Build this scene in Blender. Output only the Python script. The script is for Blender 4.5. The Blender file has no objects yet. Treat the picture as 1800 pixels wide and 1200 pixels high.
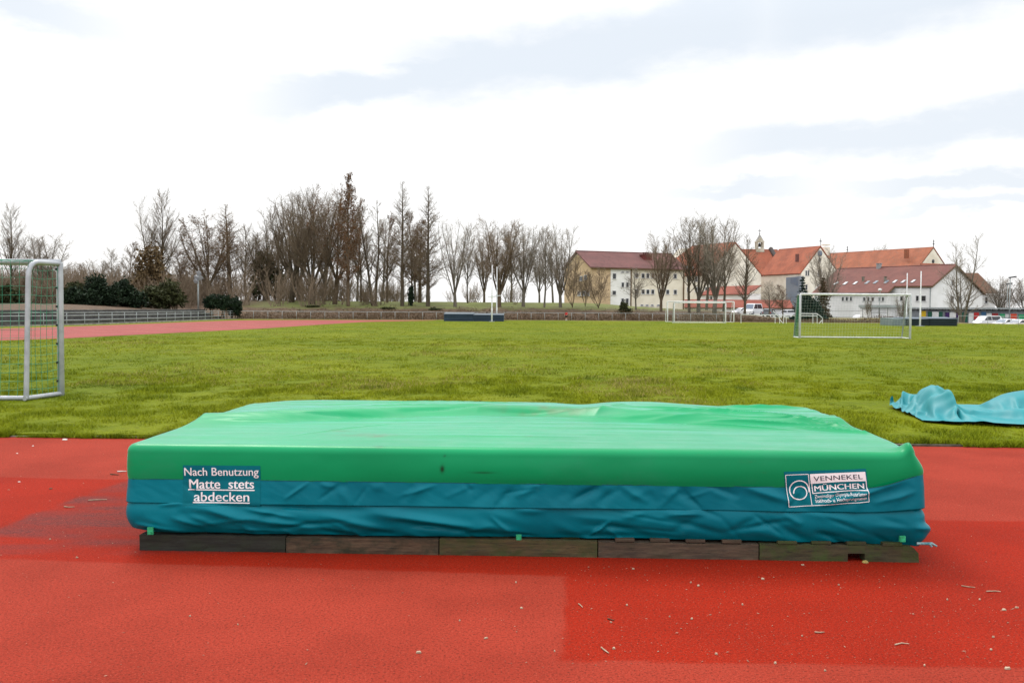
import bpy, bmesh, math, random
import numpy as np
from mathutils import Vector, Matrix

sc = bpy.context.scene
col = sc.collection
R = math.radians

# ------------------------------------------------------------------ camera
F = 1650.0                       # focal length in photo pixels (photo is 1800 px wide)
CAMZ = 1.35
pitch = math.atan2(59.0, F)
roll = 0.0060
f0 = Vector((0, math.cos(pitch), -math.sin(pitch)))
u0 = Vector((0, math.sin(pitch), math.cos(pitch)))
r0 = Vector((1, 0, 0))
cr = r0 * math.cos(roll) + u0 * math.sin(roll)
cu = u0 * math.cos(roll) - r0 * math.sin(roll)
CP = Vector((0, 0, CAMZ))
camd = bpy.data.cameras.new('camera')
camd.lens = 36.0 * F / 1800.0
camd.sensor_width = 36.0
camd.clip_start = 0.1
camd.clip_end = 6000
cam = bpy.data.objects.new('camera', camd)
col.objects.link(cam)
cam.matrix_world = Matrix(((cr.x, cu.x, -f0.x, 0), (cr.y, cu.y, -f0.y, 0), (cr.z, cu.z, -f0.z, CAMZ), (0, 0, 0, 1)))
sc.camera = cam

# ------------------------------------------------------------------ exposure
sc.view_settings.view_transform = 'Standard'
sc.view_settings.look = 'None'
sc.view_settings.exposure = 0.0
sc.view_settings.gamma = 1.0


class X:
    """small wrapper that lets shader sockets be combined with + - * /"""
    nt = None

    def __init__(s, sock):
        s.s = sock

    @staticmethod
    def math(op, a, b=None, c=None, clamp=False):
        n = X.nt.nodes.new('ShaderNodeMath')
        n.operation = op
        n.use_clamp = clamp
        for i, v in enumerate((a, b, c)):
            if v is None:
                continue
            if isinstance(v, X):
                X.nt.links.new(v.s, n.inputs[i])
            else:
                n.inputs[i].default_value = v
        return X(n.outputs[0])

    def __add__(s, o): return X.math('ADD', s, o)
    def __radd__(s, o): return X.math('ADD', o, s)
    def __sub__(s, o): return X.math('SUBTRACT', s, o)
    def __rsub__(s, o): return X.math('SUBTRACT', o, s)
    def __mul__(s, o): return X.math('MULTIPLY', s, o)
    def __rmul__(s, o): return X.math('MULTIPLY', o, s)
    def __truediv__(s, o): return X.math('DIVIDE', s, o)

    def step(s, a, b, lo=0.0, hi=1.0):
        n = X.nt.nodes.new('ShaderNodeMapRange')
        n.interpolation_type = 'SMOOTHSTEP'
        X.nt.links.new(s.s, n.inputs[0])
        for i, v in enumerate((a, b, lo, hi)):
            n.inputs[i + 1].default_value = v
        return X(n.outputs[0])


def mixc(f, a, b, blend='MIX'):
    n = X.nt.nodes.new('ShaderNodeMix')
    n.data_type = 'RGBA'
    n.blend_type = blend
    n.clamp_factor = True
    for sock, v in ((n.inputs[0], f), (n.inputs[6], a), (n.inputs[7], b)):
        if isinstance(v, X):
            X.nt.links.new(v.s, sock)
        elif isinstance(v, (int, float)):
            sock.default_value = v
        else:
            sock.default_value = (*v, 1.0)
    return X(n.outputs[2])


def noisen(vec, scale, detail=3.0, rough=0.5, stretch=None, lac=2.0):
    n = X.nt.nodes.new('ShaderNodeTexNoise')
    n.inputs['Scale'].default_value = scale
    n.inputs['Detail'].default_value = detail
    n.inputs['Roughness'].default_value = rough
    if stretch is not None:
        m = X.nt.nodes.new('ShaderNodeMapping')
        m.inputs['Scale'].default_value = stretch
        X.nt.links.new(vec.s, m.inputs[0])
        vec = X(m.outputs[0])
    X.nt.links.new(vec.s, n.inputs['Vector'])
    return X(n.outputs['Fac'])


# ------------------------------------------------------------------ world: bright overcast sky with thin blue-grey cloud bands
SUN_EL, SUN_AZ = R(52), R(-28)            # azimuth from +Y (view direction) towards +X
world = bpy.data.worlds.new('World')
sc.world = world
world.use_nodes = True
nt = world.node_tree
X.nt = nt
bg = nt.nodes['Background']
bg.inputs['Strength'].default_value = 0.1
sky = nt.nodes.new('ShaderNodeTexSky')
sky.sky_type = 'NISHITA'
sky.sun_disc = False
sky.sun_elevation = SUN_EL
sky.sun_rotation = SUN_AZ
sky.air_density = 1.2
sky.dust_density = 2.0
tc = nt.nodes.new('ShaderNodeTexCoord')
sep = nt.nodes.new('ShaderNodeSeparateXYZ')
nt.links.new(tc.outputs['Generated'], sep.inputs[0])
dx, dy, dz = (X(sep.outputs[i]) for i in range(3))
az = X.math('ARCTAN2', dx, dy)
el = X.math('ARCSINE', dz)
comb = nt.nodes.new('ShaderNodeCombineXYZ')
for i, v in enumerate((az, el, 0.0)):
    if isinstance(v, X):
        nt.links.new(v.s, comb.inputs[i])
ae = X(comb.outputs[0])
n1 = noisen(ae, 9.0, 5, 0.55, (1.0, 2.6, 1.0))
n2 = noisen(ae, 26.0, 4, 0.6, (1.0, 2.2, 1.0))
nn = (n1 - 0.5) * 1.0 + (n2 - 0.5) * 0.35


def band(a0, e0, slope, w, amin, amax, strength, soft=0.08):
    """a cloud bank along a line in azimuth/elevation"""
    c = (az - a0) * slope + e0
    d = X.math('ABSOLUTE', el + nn * 0.06 - c)
    m = d.step(w * 0.35, w * 1.25, 1.0, 0.0)
    return m * az.step(amin - soft, amin + soft) * az.step(amax - soft, amax + soft, 1.0, 0.0) * strength


g = band(-0.22, 0.212, 0.20, 0.024, -0.26, 0.08, 1.0)
for a in ((0.06, 0.262, 0.13, 0.042, -0.12, 0.30, 1.0),
          (0.32, 0.292, 0.08, 0.046, 0.22, 0.75, 1.0),
          (0.34, 0.170, 0.06, 0.026, 0.20, 0.62, 0.9),
          (0.24, 0.121, 0.02, 0.011, 0.17, 0.30, 0.85),
          (0.46, 0.124, 0.03, 0.013, 0.34, 0.62, 0.85),
          (0.46, 0.098, 0.03, 0.008, 0.37, 0.62, 0.7),
          (-0.50, 0.282, -0.22, 0.026, -0.66, -0.40, 0.9),
          (-0.36, 0.330, -0.25, 0.018, -0.5, -0.26, 0.6)):
    g = X.math('MAXIMUM', g, band(*a))
# general broken cloud away from the picture too
gen = noisen(ae, 3.2, 5, 0.55, (1.0, 2.4, 1.0)).step(0.52, 0.72) * el.step(0.30, 0.42)
g = X.math('MAXIMUM', g, gen * 0.7)
bright = X.math('POWER', X.math('MAXIMUM', dz, 0.0), 1.1).step(0.0, 1.0, 0.0, 1.0)
lift = 1.0 + X.math('MAXIMUM', dz - 0.28, 0.0) * 1.5      # an overcast sky is brighter overhead
ahead = dx * math.sin(SUN_AZ) + dy * math.cos(SUN_AZ)
lift = lift * ahead.step(-0.9, 0.45, 1.22, 1.0)             # and the cloud behind the viewer is lit by the sun
cloud = mixc(g, (11.2, 11.2, 11.2), (8.4, 9.05, 9.85))
clear = mixc(0.06, cloud, X(sky.outputs[0]))
sc_n = nt.nodes.new('ShaderNodeVectorMath')
sc_n.operation = 'SCALE'
nt.links.new(clear.s, sc_n.inputs[0])
nt.links.new(lift.s, sc_n.inputs['Scale'])
nt.links.new(sc_n.outputs[0], bg.inputs['Color'])

# ------------------------------------------------------------------ sun, thinly veiled
sund = bpy.data.lights.new('sun', 'SUN')
sund.energy = 2.0
sund.angle = R(22)
sund.color = (1.0, 0.96, 0.9)
sun = bpy.data.objects.new('sun', sund)
col.objects.link(sun)
sd = Vector((math.sin(SUN_AZ) * math.cos(SUN_EL), math.cos(SUN_AZ) * math.cos(SUN_EL), math.sin(SUN_EL)))
sun.rotation_euler = sd.to_track_quat('Z', 'Y').to_euler()
sun.location = (0, 0, 60)


# ------------------------------------------------------------------ photo pixel -> point in the place
def ray(px, py):
    return f0 * F + cr * (px - 900.0) - cu * (py - 600.0)


def gp(px, py, z=0.0):
    d = ray(px, py)
    return CP + d * ((z - CAMZ) / d.z)


def yp(px, py, Y):
    d = ray(px, py)
    return CP + d * (Y / d.y)


def plp(px, py, P, N):
    d = ray(px, py)
    return CP + d * ((P - CP).dot(N) / d.dot(N))


def xat(px, Y, py=545):
    return yp(px, py, Y).x


# ------------------------------------------------------------------ mesh helpers
def link(name, me, parent=None):
    o = bpy.data.objects.new(name, me)
    col.objects.link(o)
    if parent is not None:
        o.parent = parent
    return o


def tag(o, label=None, cat=None, group=None, kind=None):
    if label: o['label'] = label
    if cat: o['category'] = cat
    if group: o['group'] = group
    if kind: o['kind'] = kind
    return o


def thing(name, loc, label, cat, group=None):
    o = bpy.data.objects.new(name, None)
    o.empty_display_size = 0.2
    col.objects.link(o)
    o.location = loc
    return tag(o, label, cat, group)


def rootloc(o):
    p = Vector((0, 0, 0))
    while o is not None:
        p = p + Vector(o.location)
        o = o.parent
    return p


class MB:
    """collects simple solids in world coordinates, then links them as ONE mesh object"""

    def __init__(s):
        s.v, s.f, s.mi, s.sm = [], [], [], []
        s.cur = 0

    def add(s, vs, fs, smooth=False):
        b = len(s.v)
        s.v += [tuple(v) for v in vs]
        for f in fs:
            s.f.append(tuple(i + b for i in f))
            s.mi.append(s.cur)
            s.sm.append(smooth)
        return s

    def box(s, c, size, rz=0.0, ux=None, uy=None, uz=None):
        c = Vector(c)
        if ux is None:
            ux = Vector((math.cos(rz), math.sin(rz), 0))
            uy = Vector((-math.sin(rz), math.cos(rz), 0))
            uz = Vector((0, 0, 1))
        hx, hy, hz = ux * (size[0] / 2), uy * (size[1] / 2), uz * (size[2] / 2)
        vs = [c + a * hx + b * hy + d * hz for d in (-1, 1) for a, b in ((-1, -1), (1, -1), (1, 1), (-1, 1))]
        return s.add(vs, [(3, 2, 1, 0), (4, 5, 6, 7), (0, 1, 5, 4), (1, 2, 6, 5), (2, 3, 7, 6), (3, 0, 4, 7)])

    def slab(s, pts, vec):
        """polygon pts swept along vec (closed solid)"""
        pts = [Vector(p) for p in pts]
        n = len(pts)
        vec = Vector(vec)
        vs = pts + [p + vec for p in pts]
        fs = [tuple(range(n))[::-1], tuple(range(n, 2 * n))]
        for i in range(n):
            j = (i + 1) % n
            fs.append((i, j, j + n, i + n))
        return s.add(vs, fs)

    def tube(s, pts, rad, sides=8, cap=True, smooth=True):
        pts = [Vector(p) for p in pts]
        if not isinstance(rad, (list, tuple)):
            rad = [rad] * len(pts)
        vs, fs = [], []
        pv = None
        for i, p in enumerate(pts):
            a = pts[max(i - 1, 0)]
            b = pts[min(i + 1, len(pts) - 1)]
            t = (b - a).normalized()
            if pv is None:
                pv = t.orthogonal().normalized()
            pv = (pv - t * pv.dot(t))
            pv = pv.normalized() if pv.length > 1e-6 else t.orthogonal().normalized()
            q = t.cross(pv)
            for k in range(sides):
                an = 2 * math.pi * k / sides
                vs.append(p + (pv * math.cos(an) + q * math.sin(an)) * rad[i])
        for i in range(len(pts) - 1):
            for k in range(sides):
                k2 = (k + 1) % sides
                fs.append((i * sides + k, i * sides + k2, (i + 1) * sides + k2, (i + 1) * sides + k))
        s.add(vs, fs, smooth)
        if cap:
            s.add([vs[k] for k in range(sides)], [tuple(range(sides))[::-1]])
            s.add([vs[(len(pts) - 1) * sides + k] for k in range(sides)], [tuple(range(sides))])
        return s

    def lathe(s, c, prof, sides=16, axis=Vector((0, 0, 1)), smooth=True):
        """prof: list of (radius, height along axis)"""
        axis = axis.normalized()
        a = axis.orthogonal().normalized()
        b = axis.cross(a)
        c = Vector(c)
        vs, fs = [], []
        for r, h in prof:
            for k in range(sides):
                an = 2 * math.pi * k / sides
                vs.append(c + axis * h + (a * math.cos(an) + b * math.sin(an)) * max(r, 1e-4))
        for i in range(len(prof) - 1):
            for k in range(sides):
                k2 = (k + 1) % sides
                fs.append((i * sides + k, i * sides + k2, (i + 1) * sides + k2, (i + 1) * sides + k))
        fs.append(tuple(range(sides))[::-1])
        fs.append(tuple((len(prof) - 1) * sides + k for k in range(sides)))
        return s.add(vs, fs, smooth)

    def build(s, name, mats, parent=None, loc=None):
        """vertices are in world coordinates; they are stored relative to the parent thing"""
        off = rootloc(parent) if parent is not None else Vector(loc if loc is not None else (0, 0, 0))
        me = bpy.data.meshes.new(name)
        me.from_pydata([(v[0] - off.x, v[1] - off.y, v[2] - off.z) for v in s.v], [], s.f)
        if not isinstance(mats, (list, tuple)):
            mats = [mats]
        for m in mats:
            me.materials.append(m)
        if len(mats) > 1:
            me.polygons.foreach_set('material_index', s.mi)
        me.polygons.foreach_set('use_smooth', s.sm)
        me.update()
        o = link(name, me, parent)
        if parent is None and loc is not None:
            o.location = loc
        return o


def np_mesh(name, V, Fq, mat, parent=None, smooth=False, loc=None):
    """fast mesh from numpy arrays; Fq is (n,3) or (n,4)"""
    off = rootloc(parent) if parent is not None else Vector(loc if loc is not None else (0, 0, 0))
    V = np.asarray(V, np.float32).reshape(-1, 3) - np.array(off, np.float32)
    Fq = np.asarray(Fq, np.int32)
    k = Fq.shape[1]
    me = bpy.data.meshes.new(name)
    me.vertices.add(len(V))
    me.vertices.foreach_set('co', V.ravel())
    me.loops.add(Fq.size)
    me.loops.foreach_set('vertex_index', Fq.ravel())
    me.polygons.add(len(Fq))
    me.polygons.foreach_set('loop_start', np.arange(len(Fq), dtype=np.int32) * k)
    me.polygons.foreach_set('loop_total', np.full(len(Fq), k, np.int32))
    me.polygons.foreach_set('use_smooth', np.full(len(Fq), bool(smooth)))
    for m in (mat if isinstance(mat, (list, tuple)) else [mat]):
        me.materials.append(m)
    me.update(calc_edges=True)
    o = link(name, me, parent)
    if parent is None and loc is not None:
        o.location = loc
    return o


def vattr(o, name, data):
    a = o.data.attributes.new(name, 'FLOAT', 'POINT')
    a.data.foreach_set('value', np.asarray(data, np.float32))


def grid_faces(ny, nx, wrap=False):
    j, i = np.meshgrid(np.arange(ny - 1), np.arange(nx if wrap else nx - 1), indexing='ij')
    i2 = (i + 1) % nx
    return np.stack([j * nx + i, j * nx + i2, (j + 1) * nx + i2, (j + 1) * nx + i], -1).reshape(-1, 4)


# vectorised value noise
def vnoise(x, y, seed=0):
    x = np.asarray(x, float); y = np.asarray(y, float)
    xi = np.floor(x).astype(np.int64); yi = np.floor(y).astype(np.int64)
    xf = x - xi; yf = y - yi

    def h(a, b):
        n = (a * 374761393 + b * 668265263 + seed * 1442695041) & 0xffffffff
        n = ((n ^ (n >> 13)) * 1274126177) & 0xffffffff
        return ((n ^ (n >> 16)) & 0xffff) / 65535.0
    u = xf * xf * xf * (xf * (xf * 6 - 15) + 10); v = yf * yf * yf * (yf * (yf * 6 - 15) + 10)
    a = h(xi, yi); b = h(xi + 1, yi); c = h(xi, yi + 1); d = h(xi + 1, yi + 1)
    return (a + (b - a) * u) * (1 - v) + (c + (d - c) * u) * v


def fbm(x, y, seed=0, oct=4, gain=0.5):
    s = 0; a = 1; t = 0
    for k in range(oct):
        s = s + a * vnoise(x * 2 ** k, y * 2 ** k, seed + k * 17)
        t += a; a *= gain
    return s / t - 0.5


def sstep(x, a, b):
    t = np.clip((np.asarray(x, float) - a) / (b - a), 0, 1)
    return t * t * (3 - 2 * t)


# ------------------------------------------------------------------ materials
def new_mat(name):
    m = bpy.data.materials.new(name)
    m.use_nodes = True
    X.nt = m.node_tree
    return m, m.node_tree.nodes['Principled BSDF']


def coord(kind='Object'):
    t = X.nt.nodes.new('ShaderNodeTexCoord')
    return X(t.outputs[kind])


def wpos():
    t = X.nt.nodes.new('ShaderNodeNewGeometry')
    return X(t.outputs['Position'])


def attr(name):
    a = X.nt.nodes.new('ShaderNodeAttribute')
    a.attribute_name = name
    return X(a.outputs['Fac'])


def bump(b, height, strength=0.3, dist=0.01):
    n = X.nt.nodes.new('ShaderNodeBump')
    n.inputs['Strength'].default_value = strength
    n.inputs['Distance'].default_value = dist
    X.nt.links.new(height.s, n.inputs['Height'])
    X.nt.links.new(n.outputs[0], b.inputs['Normal'])


def setc(b, c, name='Base Color'):
    if isinstance(c, X):
        X.nt.links.new(c.s, b.inputs[name])
    elif isinstance(c, (int, float)):
        b.inputs[name].default_value = c
    else:
        b.inputs[name].default_value = (*c, 1)


def PM(name, c, c2=None, rough=0.8, scale=3.0, detail=4, bscale=0, bstr=0.2, bdist=0.01, spec=0.3, metal=0.0,
       stretch=None, lo=0.35, hi=0.65, use='Object'):
    """plain procedural paint: two colours mixed by noise, optional bump"""
    m, b = new_mat(name)
    v = coord(use) if use != 'World' else wpos()
    if c2 is None:
        c2 = tuple(x * 0.78 for x in c)
    n = noisen(v, scale, detail, 0.6, stretch)
    setc(b, mixc(n.step(lo, hi), c, c2))
    b.inputs['Roughness'].default_value = rough
    b.inputs['Specular IOR Level'].default_value = spec
    b.inputs['Metallic'].default_value = metal
    if bscale:
        bump(b, noisen(v, bscale, 3, 0.6, stretch), bstr, bdist)
    return m


M = {}
M['white_metal'] = PM('white_metal', (0.74, 0.75, 0.76), (0.6, 0.62, 0.63), 0.45, 6)
M['grey_alu'] = PM('grey_alu', (0.42, 0.44, 0.47), (0.32, 0.34, 0.37), 0.42, 5, metal=0.35, spec=0.5)
M['alu_light'] = PM('alu_light', (0.55, 0.57, 0.59), (0.45, 0.47, 0.5), 0.4, 7, metal=0.3, spec=0.5)
M['galv'] = PM('galv', (0.33, 0.36, 0.36), (0.24, 0.27, 0.27), 0.5, 4, metal=0.3, spec=0.5)
M['dark_slot'] = PM('dark_slot', (0.02, 0.02, 0.022), None, 0.6, 5)
M['net'] = PM('net', (0.03, 0.22, 0.125), (0.06, 0.30, 0.19), 0.7, 3)
M['net_pale'] = PM('net_pale', (0.30, 0.38, 0.33), (0.42, 0.47, 0.43), 0.7, 3)
M['net_green'] = PM('net_green', (0.02, 0.13, 0.06), (0.03, 0.2, 0.1), 0.7, 3)
M['concrete'] = PM('concrete', (0.26, 0.25, 0.21), (0.14, 0.13, 0.10), 0.9, 2.5, bscale=40)
M['concrete_dark'] = PM('concrete_dark', (0.085, 0.085, 0.08), (0.045, 0.045, 0.043), 0.95, 1.3, 5, bscale=20, use='World')
M['plaster_white'] = PM('plaster_white', (0.83, 0.83, 0.81), (0.74, 0.74, 0.71), 0.9, 0.35, 5, use='World')
M['plaster_cream'] = PM('plaster_cream', (0.78, 0.73, 0.61), (0.68, 0.63, 0.51), 0.9, 0.4, 5, use='World')
M['plaster_old'] = PM('plaster_old', (0.84, 0.79, 0.68), (0.70, 0.64, 0.53), 0.9, 0.5, 6, use='World')
M['plaster_tan'] = PM('plaster_tan', (0.60, 0.45, 0.29), (0.53, 0.39, 0.24), 0.9, 0.4, 5, use='World')
M['frame_white'] = PM('frame_white', (0.72, 0.72, 0.72), None, 0.5, 3)
M['glass_dark'] = PM('glass_dark', (0.018, 0.02, 0.025), (0.03, 0.034, 0.04), 0.12, 0.6, spec=0.5, use='World')
M['glass_sky'] = PM('glass_sky', (0.45, 0.48, 0.52), (0.6, 0.62, 0.65), 0.15, 0.6, spec=0.6, use='World')
M['glass_blue'] = PM('glass_blue', (0.11, 0.15, 0.22), (0.2, 0.21, 0.23), 0.3, 0.25, spec=0.5, use='World')
M['brown_metal'] = PM('brown_metal', (0.13, 0.075, 0.03), None, 0.5, 3)
M['dark_metal'] = PM('dark_metal', (0.035, 0.037, 0.04), None, 0.5, 3)
M['car_white'] = PM('car_white', (0.75, 0.76, 0.78), (0.72, 0.73, 0.75), 0.2, 1, spec=0.6)
M['car_grey'] = PM('car_grey', (0.16, 0.18, 0.19), (0.14, 0.16, 0.17), 0.2, 1, spec=0.6)
M['tyre'] = PM('tyre', (0.02, 0.02, 0.02), None, 0.8, 3)
M['lamp_red'] = PM('lamp_red', (0.4, 0.02, 0.02), None, 0.3, 3)
M['lamp_clear'] = PM('lamp_clear', (0.6, 0.62, 0.65), None, 0.15, 3)


def tile_mat(name, c, c2, moss, rows=3.0):
    """roof tiles: fine courses plus blotchy weathering"""
    m, b = new_mat(name)
    v = wpos()
    n = noisen(v, 0.35, 6, 0.65)
    n3 = noisen(v, 2.2, 4, 0.7)
    k = mixc(n.step(0.35, 0.66), c, c2)
    k = mixc(n3.step(0.50, 0.72) * 0.8, k, moss)
    k = mixc(noisen(v, 1.1, 5, 0.7, (1.6, 1.6, 0.22)).step(0.5, 0.75) * 0.55, k, tuple(x * 0.6 for x in c2))
    w = X.nt.nodes.new('ShaderNodeTexWave')
    w.bands_direction = 'Z'
    w.inputs['Scale'].default_value = rows
    w.inputs['Distortion'].default_value = 0.6
    w.inputs['Detail'].default_value = 2
    X.nt.links.new(v.s, w.inputs[0])
    setc(b, mixc(X(w.outputs['Fac']) * 0.25, k, tuple(x * 0.55 for x in c2)))
    b.inputs['Roughness'].default_value = 0.85
    b.inputs['Specular IOR Level'].default_value = 0.2
    bump(b, X(w.outputs['Fac']), 0.4, 0.03)
    return m


M['tile_orange'] = tile_mat('tile_orange', (0.36, 0.115, 0.066), (0.25, 0.082, 0.050), (0.19, 0.10, 0.07))
M['tile_orange_pale'] = tile_mat('tile_orange_pale', (0.36, 0.125, 0.070), (0.26, 0.095, 0.055), (0.20, 0.13, 0.10))
M['tile_maroon'] = tile_mat('tile_maroon', (0.190, 0.080, 0.067), (0.145, 0.063, 0.055), (0.13, 0.075, 0.06))
M['tile_purple'] = tile_mat('tile_purple', (0.175, 0.078, 0.074), (0.13, 0.062, 0.060), (0.11, 0.075, 0.065))
M['tile_brown'] = tile_mat('tile_brown', (0.16, 0.08, 0.05), (0.12, 0.062, 0.042), (0.09, 0.075, 0.04))
M['tile_red'] = tile_mat('tile_red', (0.28, 0.085, 0.058), (0.215, 0.066, 0.048), (0.17, 0.08, 0.065))


def grass_mat(name, blade=False):
    m, b = new_mat(name)
    v = wpos()
    big = noisen(v, 0.16, 5, 0.6)
    mid = noisen(v, 1.3, 5, 0.65, (0.55, 1.0, 1.0))
    fine = noisen(v, 11.0, 5, 0.75)
    g1, g2, g3 = (0.185, 0.215, 0.004), (0.120, 0.165, 0.002), (0.225, 0.180, 0.022)
    c = mixc(big.step(0.35, 0.65), g1, g2)
    c = mixc(mid.step(0.42, 0.70) * 0.75, c, (0.095, 0.135, 0.002))
    c = mixc(noisen(v, 3.1, 5, 0.7).step(0.58, 0.78) * 0.55, c, g3)
    if blade:
        t = attr('tint')
        c = mixc(t.step(0.0, 1.0) * 0.65, c, (0.245, 0.270, 0.010))
        c = mixc(t.step(0.90, 0.96), c, (0.32, 0.25, 0.09))
        c = mixc(attr('deep') * 0.85, c, (0.034, 0.066, 0.001))
        nn_ = X.nt.nodes.new('ShaderNodeNewGeometry')
        vm = X.nt.nodes.new('ShaderNodeVectorMath'); vm.operation = 'MULTIPLY_ADD'
        X.nt.links.new(nn_.outputs['Normal'], vm.inputs[0])
        vm.inputs[1].default_value = (0.6, 0.6, 0.6)
        vm.inputs[2].default_value = (0, 0, 0.8)
        vn = X.nt.nodes.new('ShaderNodeVectorMath'); vn.operation = 'NORMALIZE'
        X.nt.links.new(vm.outputs[0], vn.inputs[0])
        X.nt.links.new(vn.outputs[0], b.inputs['Normal'])
    else:
        c = mixc(fine.step(0.45, 0.8) * 0.8, c, (0.075, 0.088, 0.003))
        c = mixc(noisen(v, 23.0, 3, 0.7).step(0.56, 0.72) * 0.55, c, (0.26, 0.27, 0.015))
        h = noisen(v, 16.0, 4, 0.75) + noisen(v, 2.3, 3, 0.6) * 2.5
        bump(b, h, 0.55, 0.05)
        c = mixc(1.0, c, (0.82, 0.82, 0.82), 'MULTIPLY')
    setc(b, c)
    b.inputs['Roughness'].default_value = 0.75
    b.inputs['Specular IOR Level'].default_value = 0.04
    return m


M['grass'] = grass_mat('grass')
M['grass_blade'] = grass_mat('grass_blade', True)

# ================================================================== GROUND
KL, KR = gp(0, 766), gp(1800, 784)           # lawn edge next to the red surface
kd = (KR - KL).normalized()
kn = Vector((-kd.y, kd.x, 0))                # points to the lawn


def kerb_pt(t, off=0.0, z=0.0):
    p = KL + kd * t + kn * off
    return Vector((p.x, p.y, z))


def pip_sdf(PX, PY, poly):
    """signed distance (negative inside) of points to a polygon"""
    P = np.array(poly, float)
    d = np.full(PX.shape, 1e9)
    ins = np.zeros(PX.shape, bool)
    n = len(P)
    for i in range(n):
        a, b = P[i], P[(i + 1) % n]
        e = b - a
        wx, wy = PX - a[0], PY - a[1]
        t = np.clip((wx * e[0] + wy * e[1]) / (e @ e), 0, 1)
        d = np.minimum(d, (wx - e[0] * t) ** 2 + (wy - e[1] * t) ** 2)
        c1 = (a[1] <= PY) & (PY < b[1]) & (e[0] * wy - e[1] * wx > 0)
        c2 = (b[1] <= PY) & (PY < a[1]) & (e[0] * wy - e[1] * wx < 0)
        ins ^= (c1 | c2)
    return np.where(ins, -1, 1) * np.sqrt(d)


mb = MB()
mb.add([(-3000, -60, -1.6), (3000, -60, -1.6), (3000, 4000, -1.6), (-3000, 4000, -1.6)], [(0, 1, 2, 3)])
tag(mb.build('ground', PM('soil', (0.10, 0.12, 0.03), (0.08, 0.07, 0.03), 0.95, 0.05, use='World')), kind='structure')

# ---- red synthetic apron, with its darker repair patch and damp stain as real wear masks
xs = np.concatenate([[-60, -30, -15, -10], np.arange(-7, 7.01, 0.025), [10, 15, 30, 60]])
ys = np.concatenate([[-12, -4, 0, 1.5], np.arange(2.4, 10.6, 0.025)])
GX, GY = np.meshgrid(xs, ys)
lim = KL.y + (GX - KL.x) * (kd.y / kd.x) + 0.12
GYc = np.minimum(GY, lim)
wob = 0.035 * fbm(GX * 7, GYc * 7, 3, 4)
g2 = lambda *q: [tuple(gp(a, b)[:2]) for a, b in q]
dark = pip_sdf(GX, GYc, g2((-600, 838), (0, 838), (172, 842), (330, 842), (1640, 914), (2300, 921), (2300, 1181), (1800, 1173), (987, 1160), (996, 1012), (0, 982), (-600, 966))) + wob
damp = pip_sdf(GX, GYc, g2((-700, 1010), (-60, 948), (0, 925), (80, 893), (200, 851), (260, 826), (420, 826), (420, 972), (120, 975), (-60, 978)))
damp_edge = sstep(damp + wob * 2, 0.02, -0.05)
damp_in = np.clip(0.55 + 1.0 * fbm(GX * 1.3, GYc * 4.5, 8, 4) * 2.2, 0, 1) * damp_edge
far_l = pip_sdf(GX, GYc, g2((-300, 842), (60, 841), (172, 846), (190, 852), (-40, 936), (-400, 1000)))
V = np.stack([GX, GYc, 0.0015 * fbm(GX * 3, GYc * 3, 5, 3)], -1)
m, b = new_mat('tartan_red')
v = wpos()
gran = noisen(v, 85.0, 3, 0.8)
gran2 = noisen(v, 36.0, 4, 0.75)
patchn = noisen(v, 1.1, 5, 0.6)
lightc = mixc(patchn.step(0.35, 0.7), (0.290, 0.034, 0.019), (0.235, 0.026, 0.014))
darkc = mixc(patchn.step(0.35, 0.7), (0.275, 0.0145, 0.0042), (0.230, 0.012, 0.0036))
c = mixc(attr('dark'), lightc, darkc)
c = mixc(attr('damp') * 0.95, c, mixc(gran2.step(0.35, 0.6), (0.185, 0.034, 0.028), (0.10, 0.028, 0.027)))
c = mixc(gran.step(0.48, 0.66) * 0.72, c, (0.055, 0.010, 0.006))
c = mixc(noisen(v, 150.0, 2, 0.6).step(0.58, 0.72) * 0.5, c, (0.50, 0.12, 0.075))
c = mixc(gran2.step(0.55, 0.75) * 0.35, c, (0.12, 0.018, 0.010))
c = mixc(noisen(v, 5.0, 6, 0.7).step(0.60, 0.80) * 0.35, c, (0.20, 0.055, 0.035))
setc(b, c)
b.inputs['Roughness'].default_value = 0.85
b.inputs['Specular IOR Level'].default_value = 0.05
bump(b, gran + gran2 * 0.8, 0.6, 0.004)
M['tartan'] = m
ap = np_mesh('track_surface', V, grid_faces(len(ys), len(xs)), m)
vattr(ap, 'dark', sstep(dark, 0.012, -0.012).ravel())
vattr(ap, 'damp', damp_in.ravel())
tag(ap, kind='structure')

# ---- fence line geometry (world): straight along the left, then across the far end
FL = [Vector((-31.4, 18, 0)), gp(0, 575), gp(134, 572), gp(270, 567), gp(412, 561)]
FB = [gp(420, 561), gp(640, 562), gp(860, 562.8), gp(1160, 564.5), gp(1300, 566.5)]
for P in FL + FB:
    P.z = 0.0
FLx = np.array([p.x for p in FL]); FLy = np.array([p.y for p in FL])
FBx = np.array([p.x for p in FB]); FBy = np.array([p.y for p in FB])


def yfence(x):
    return np.interp(x, FBx, FBy)


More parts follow.
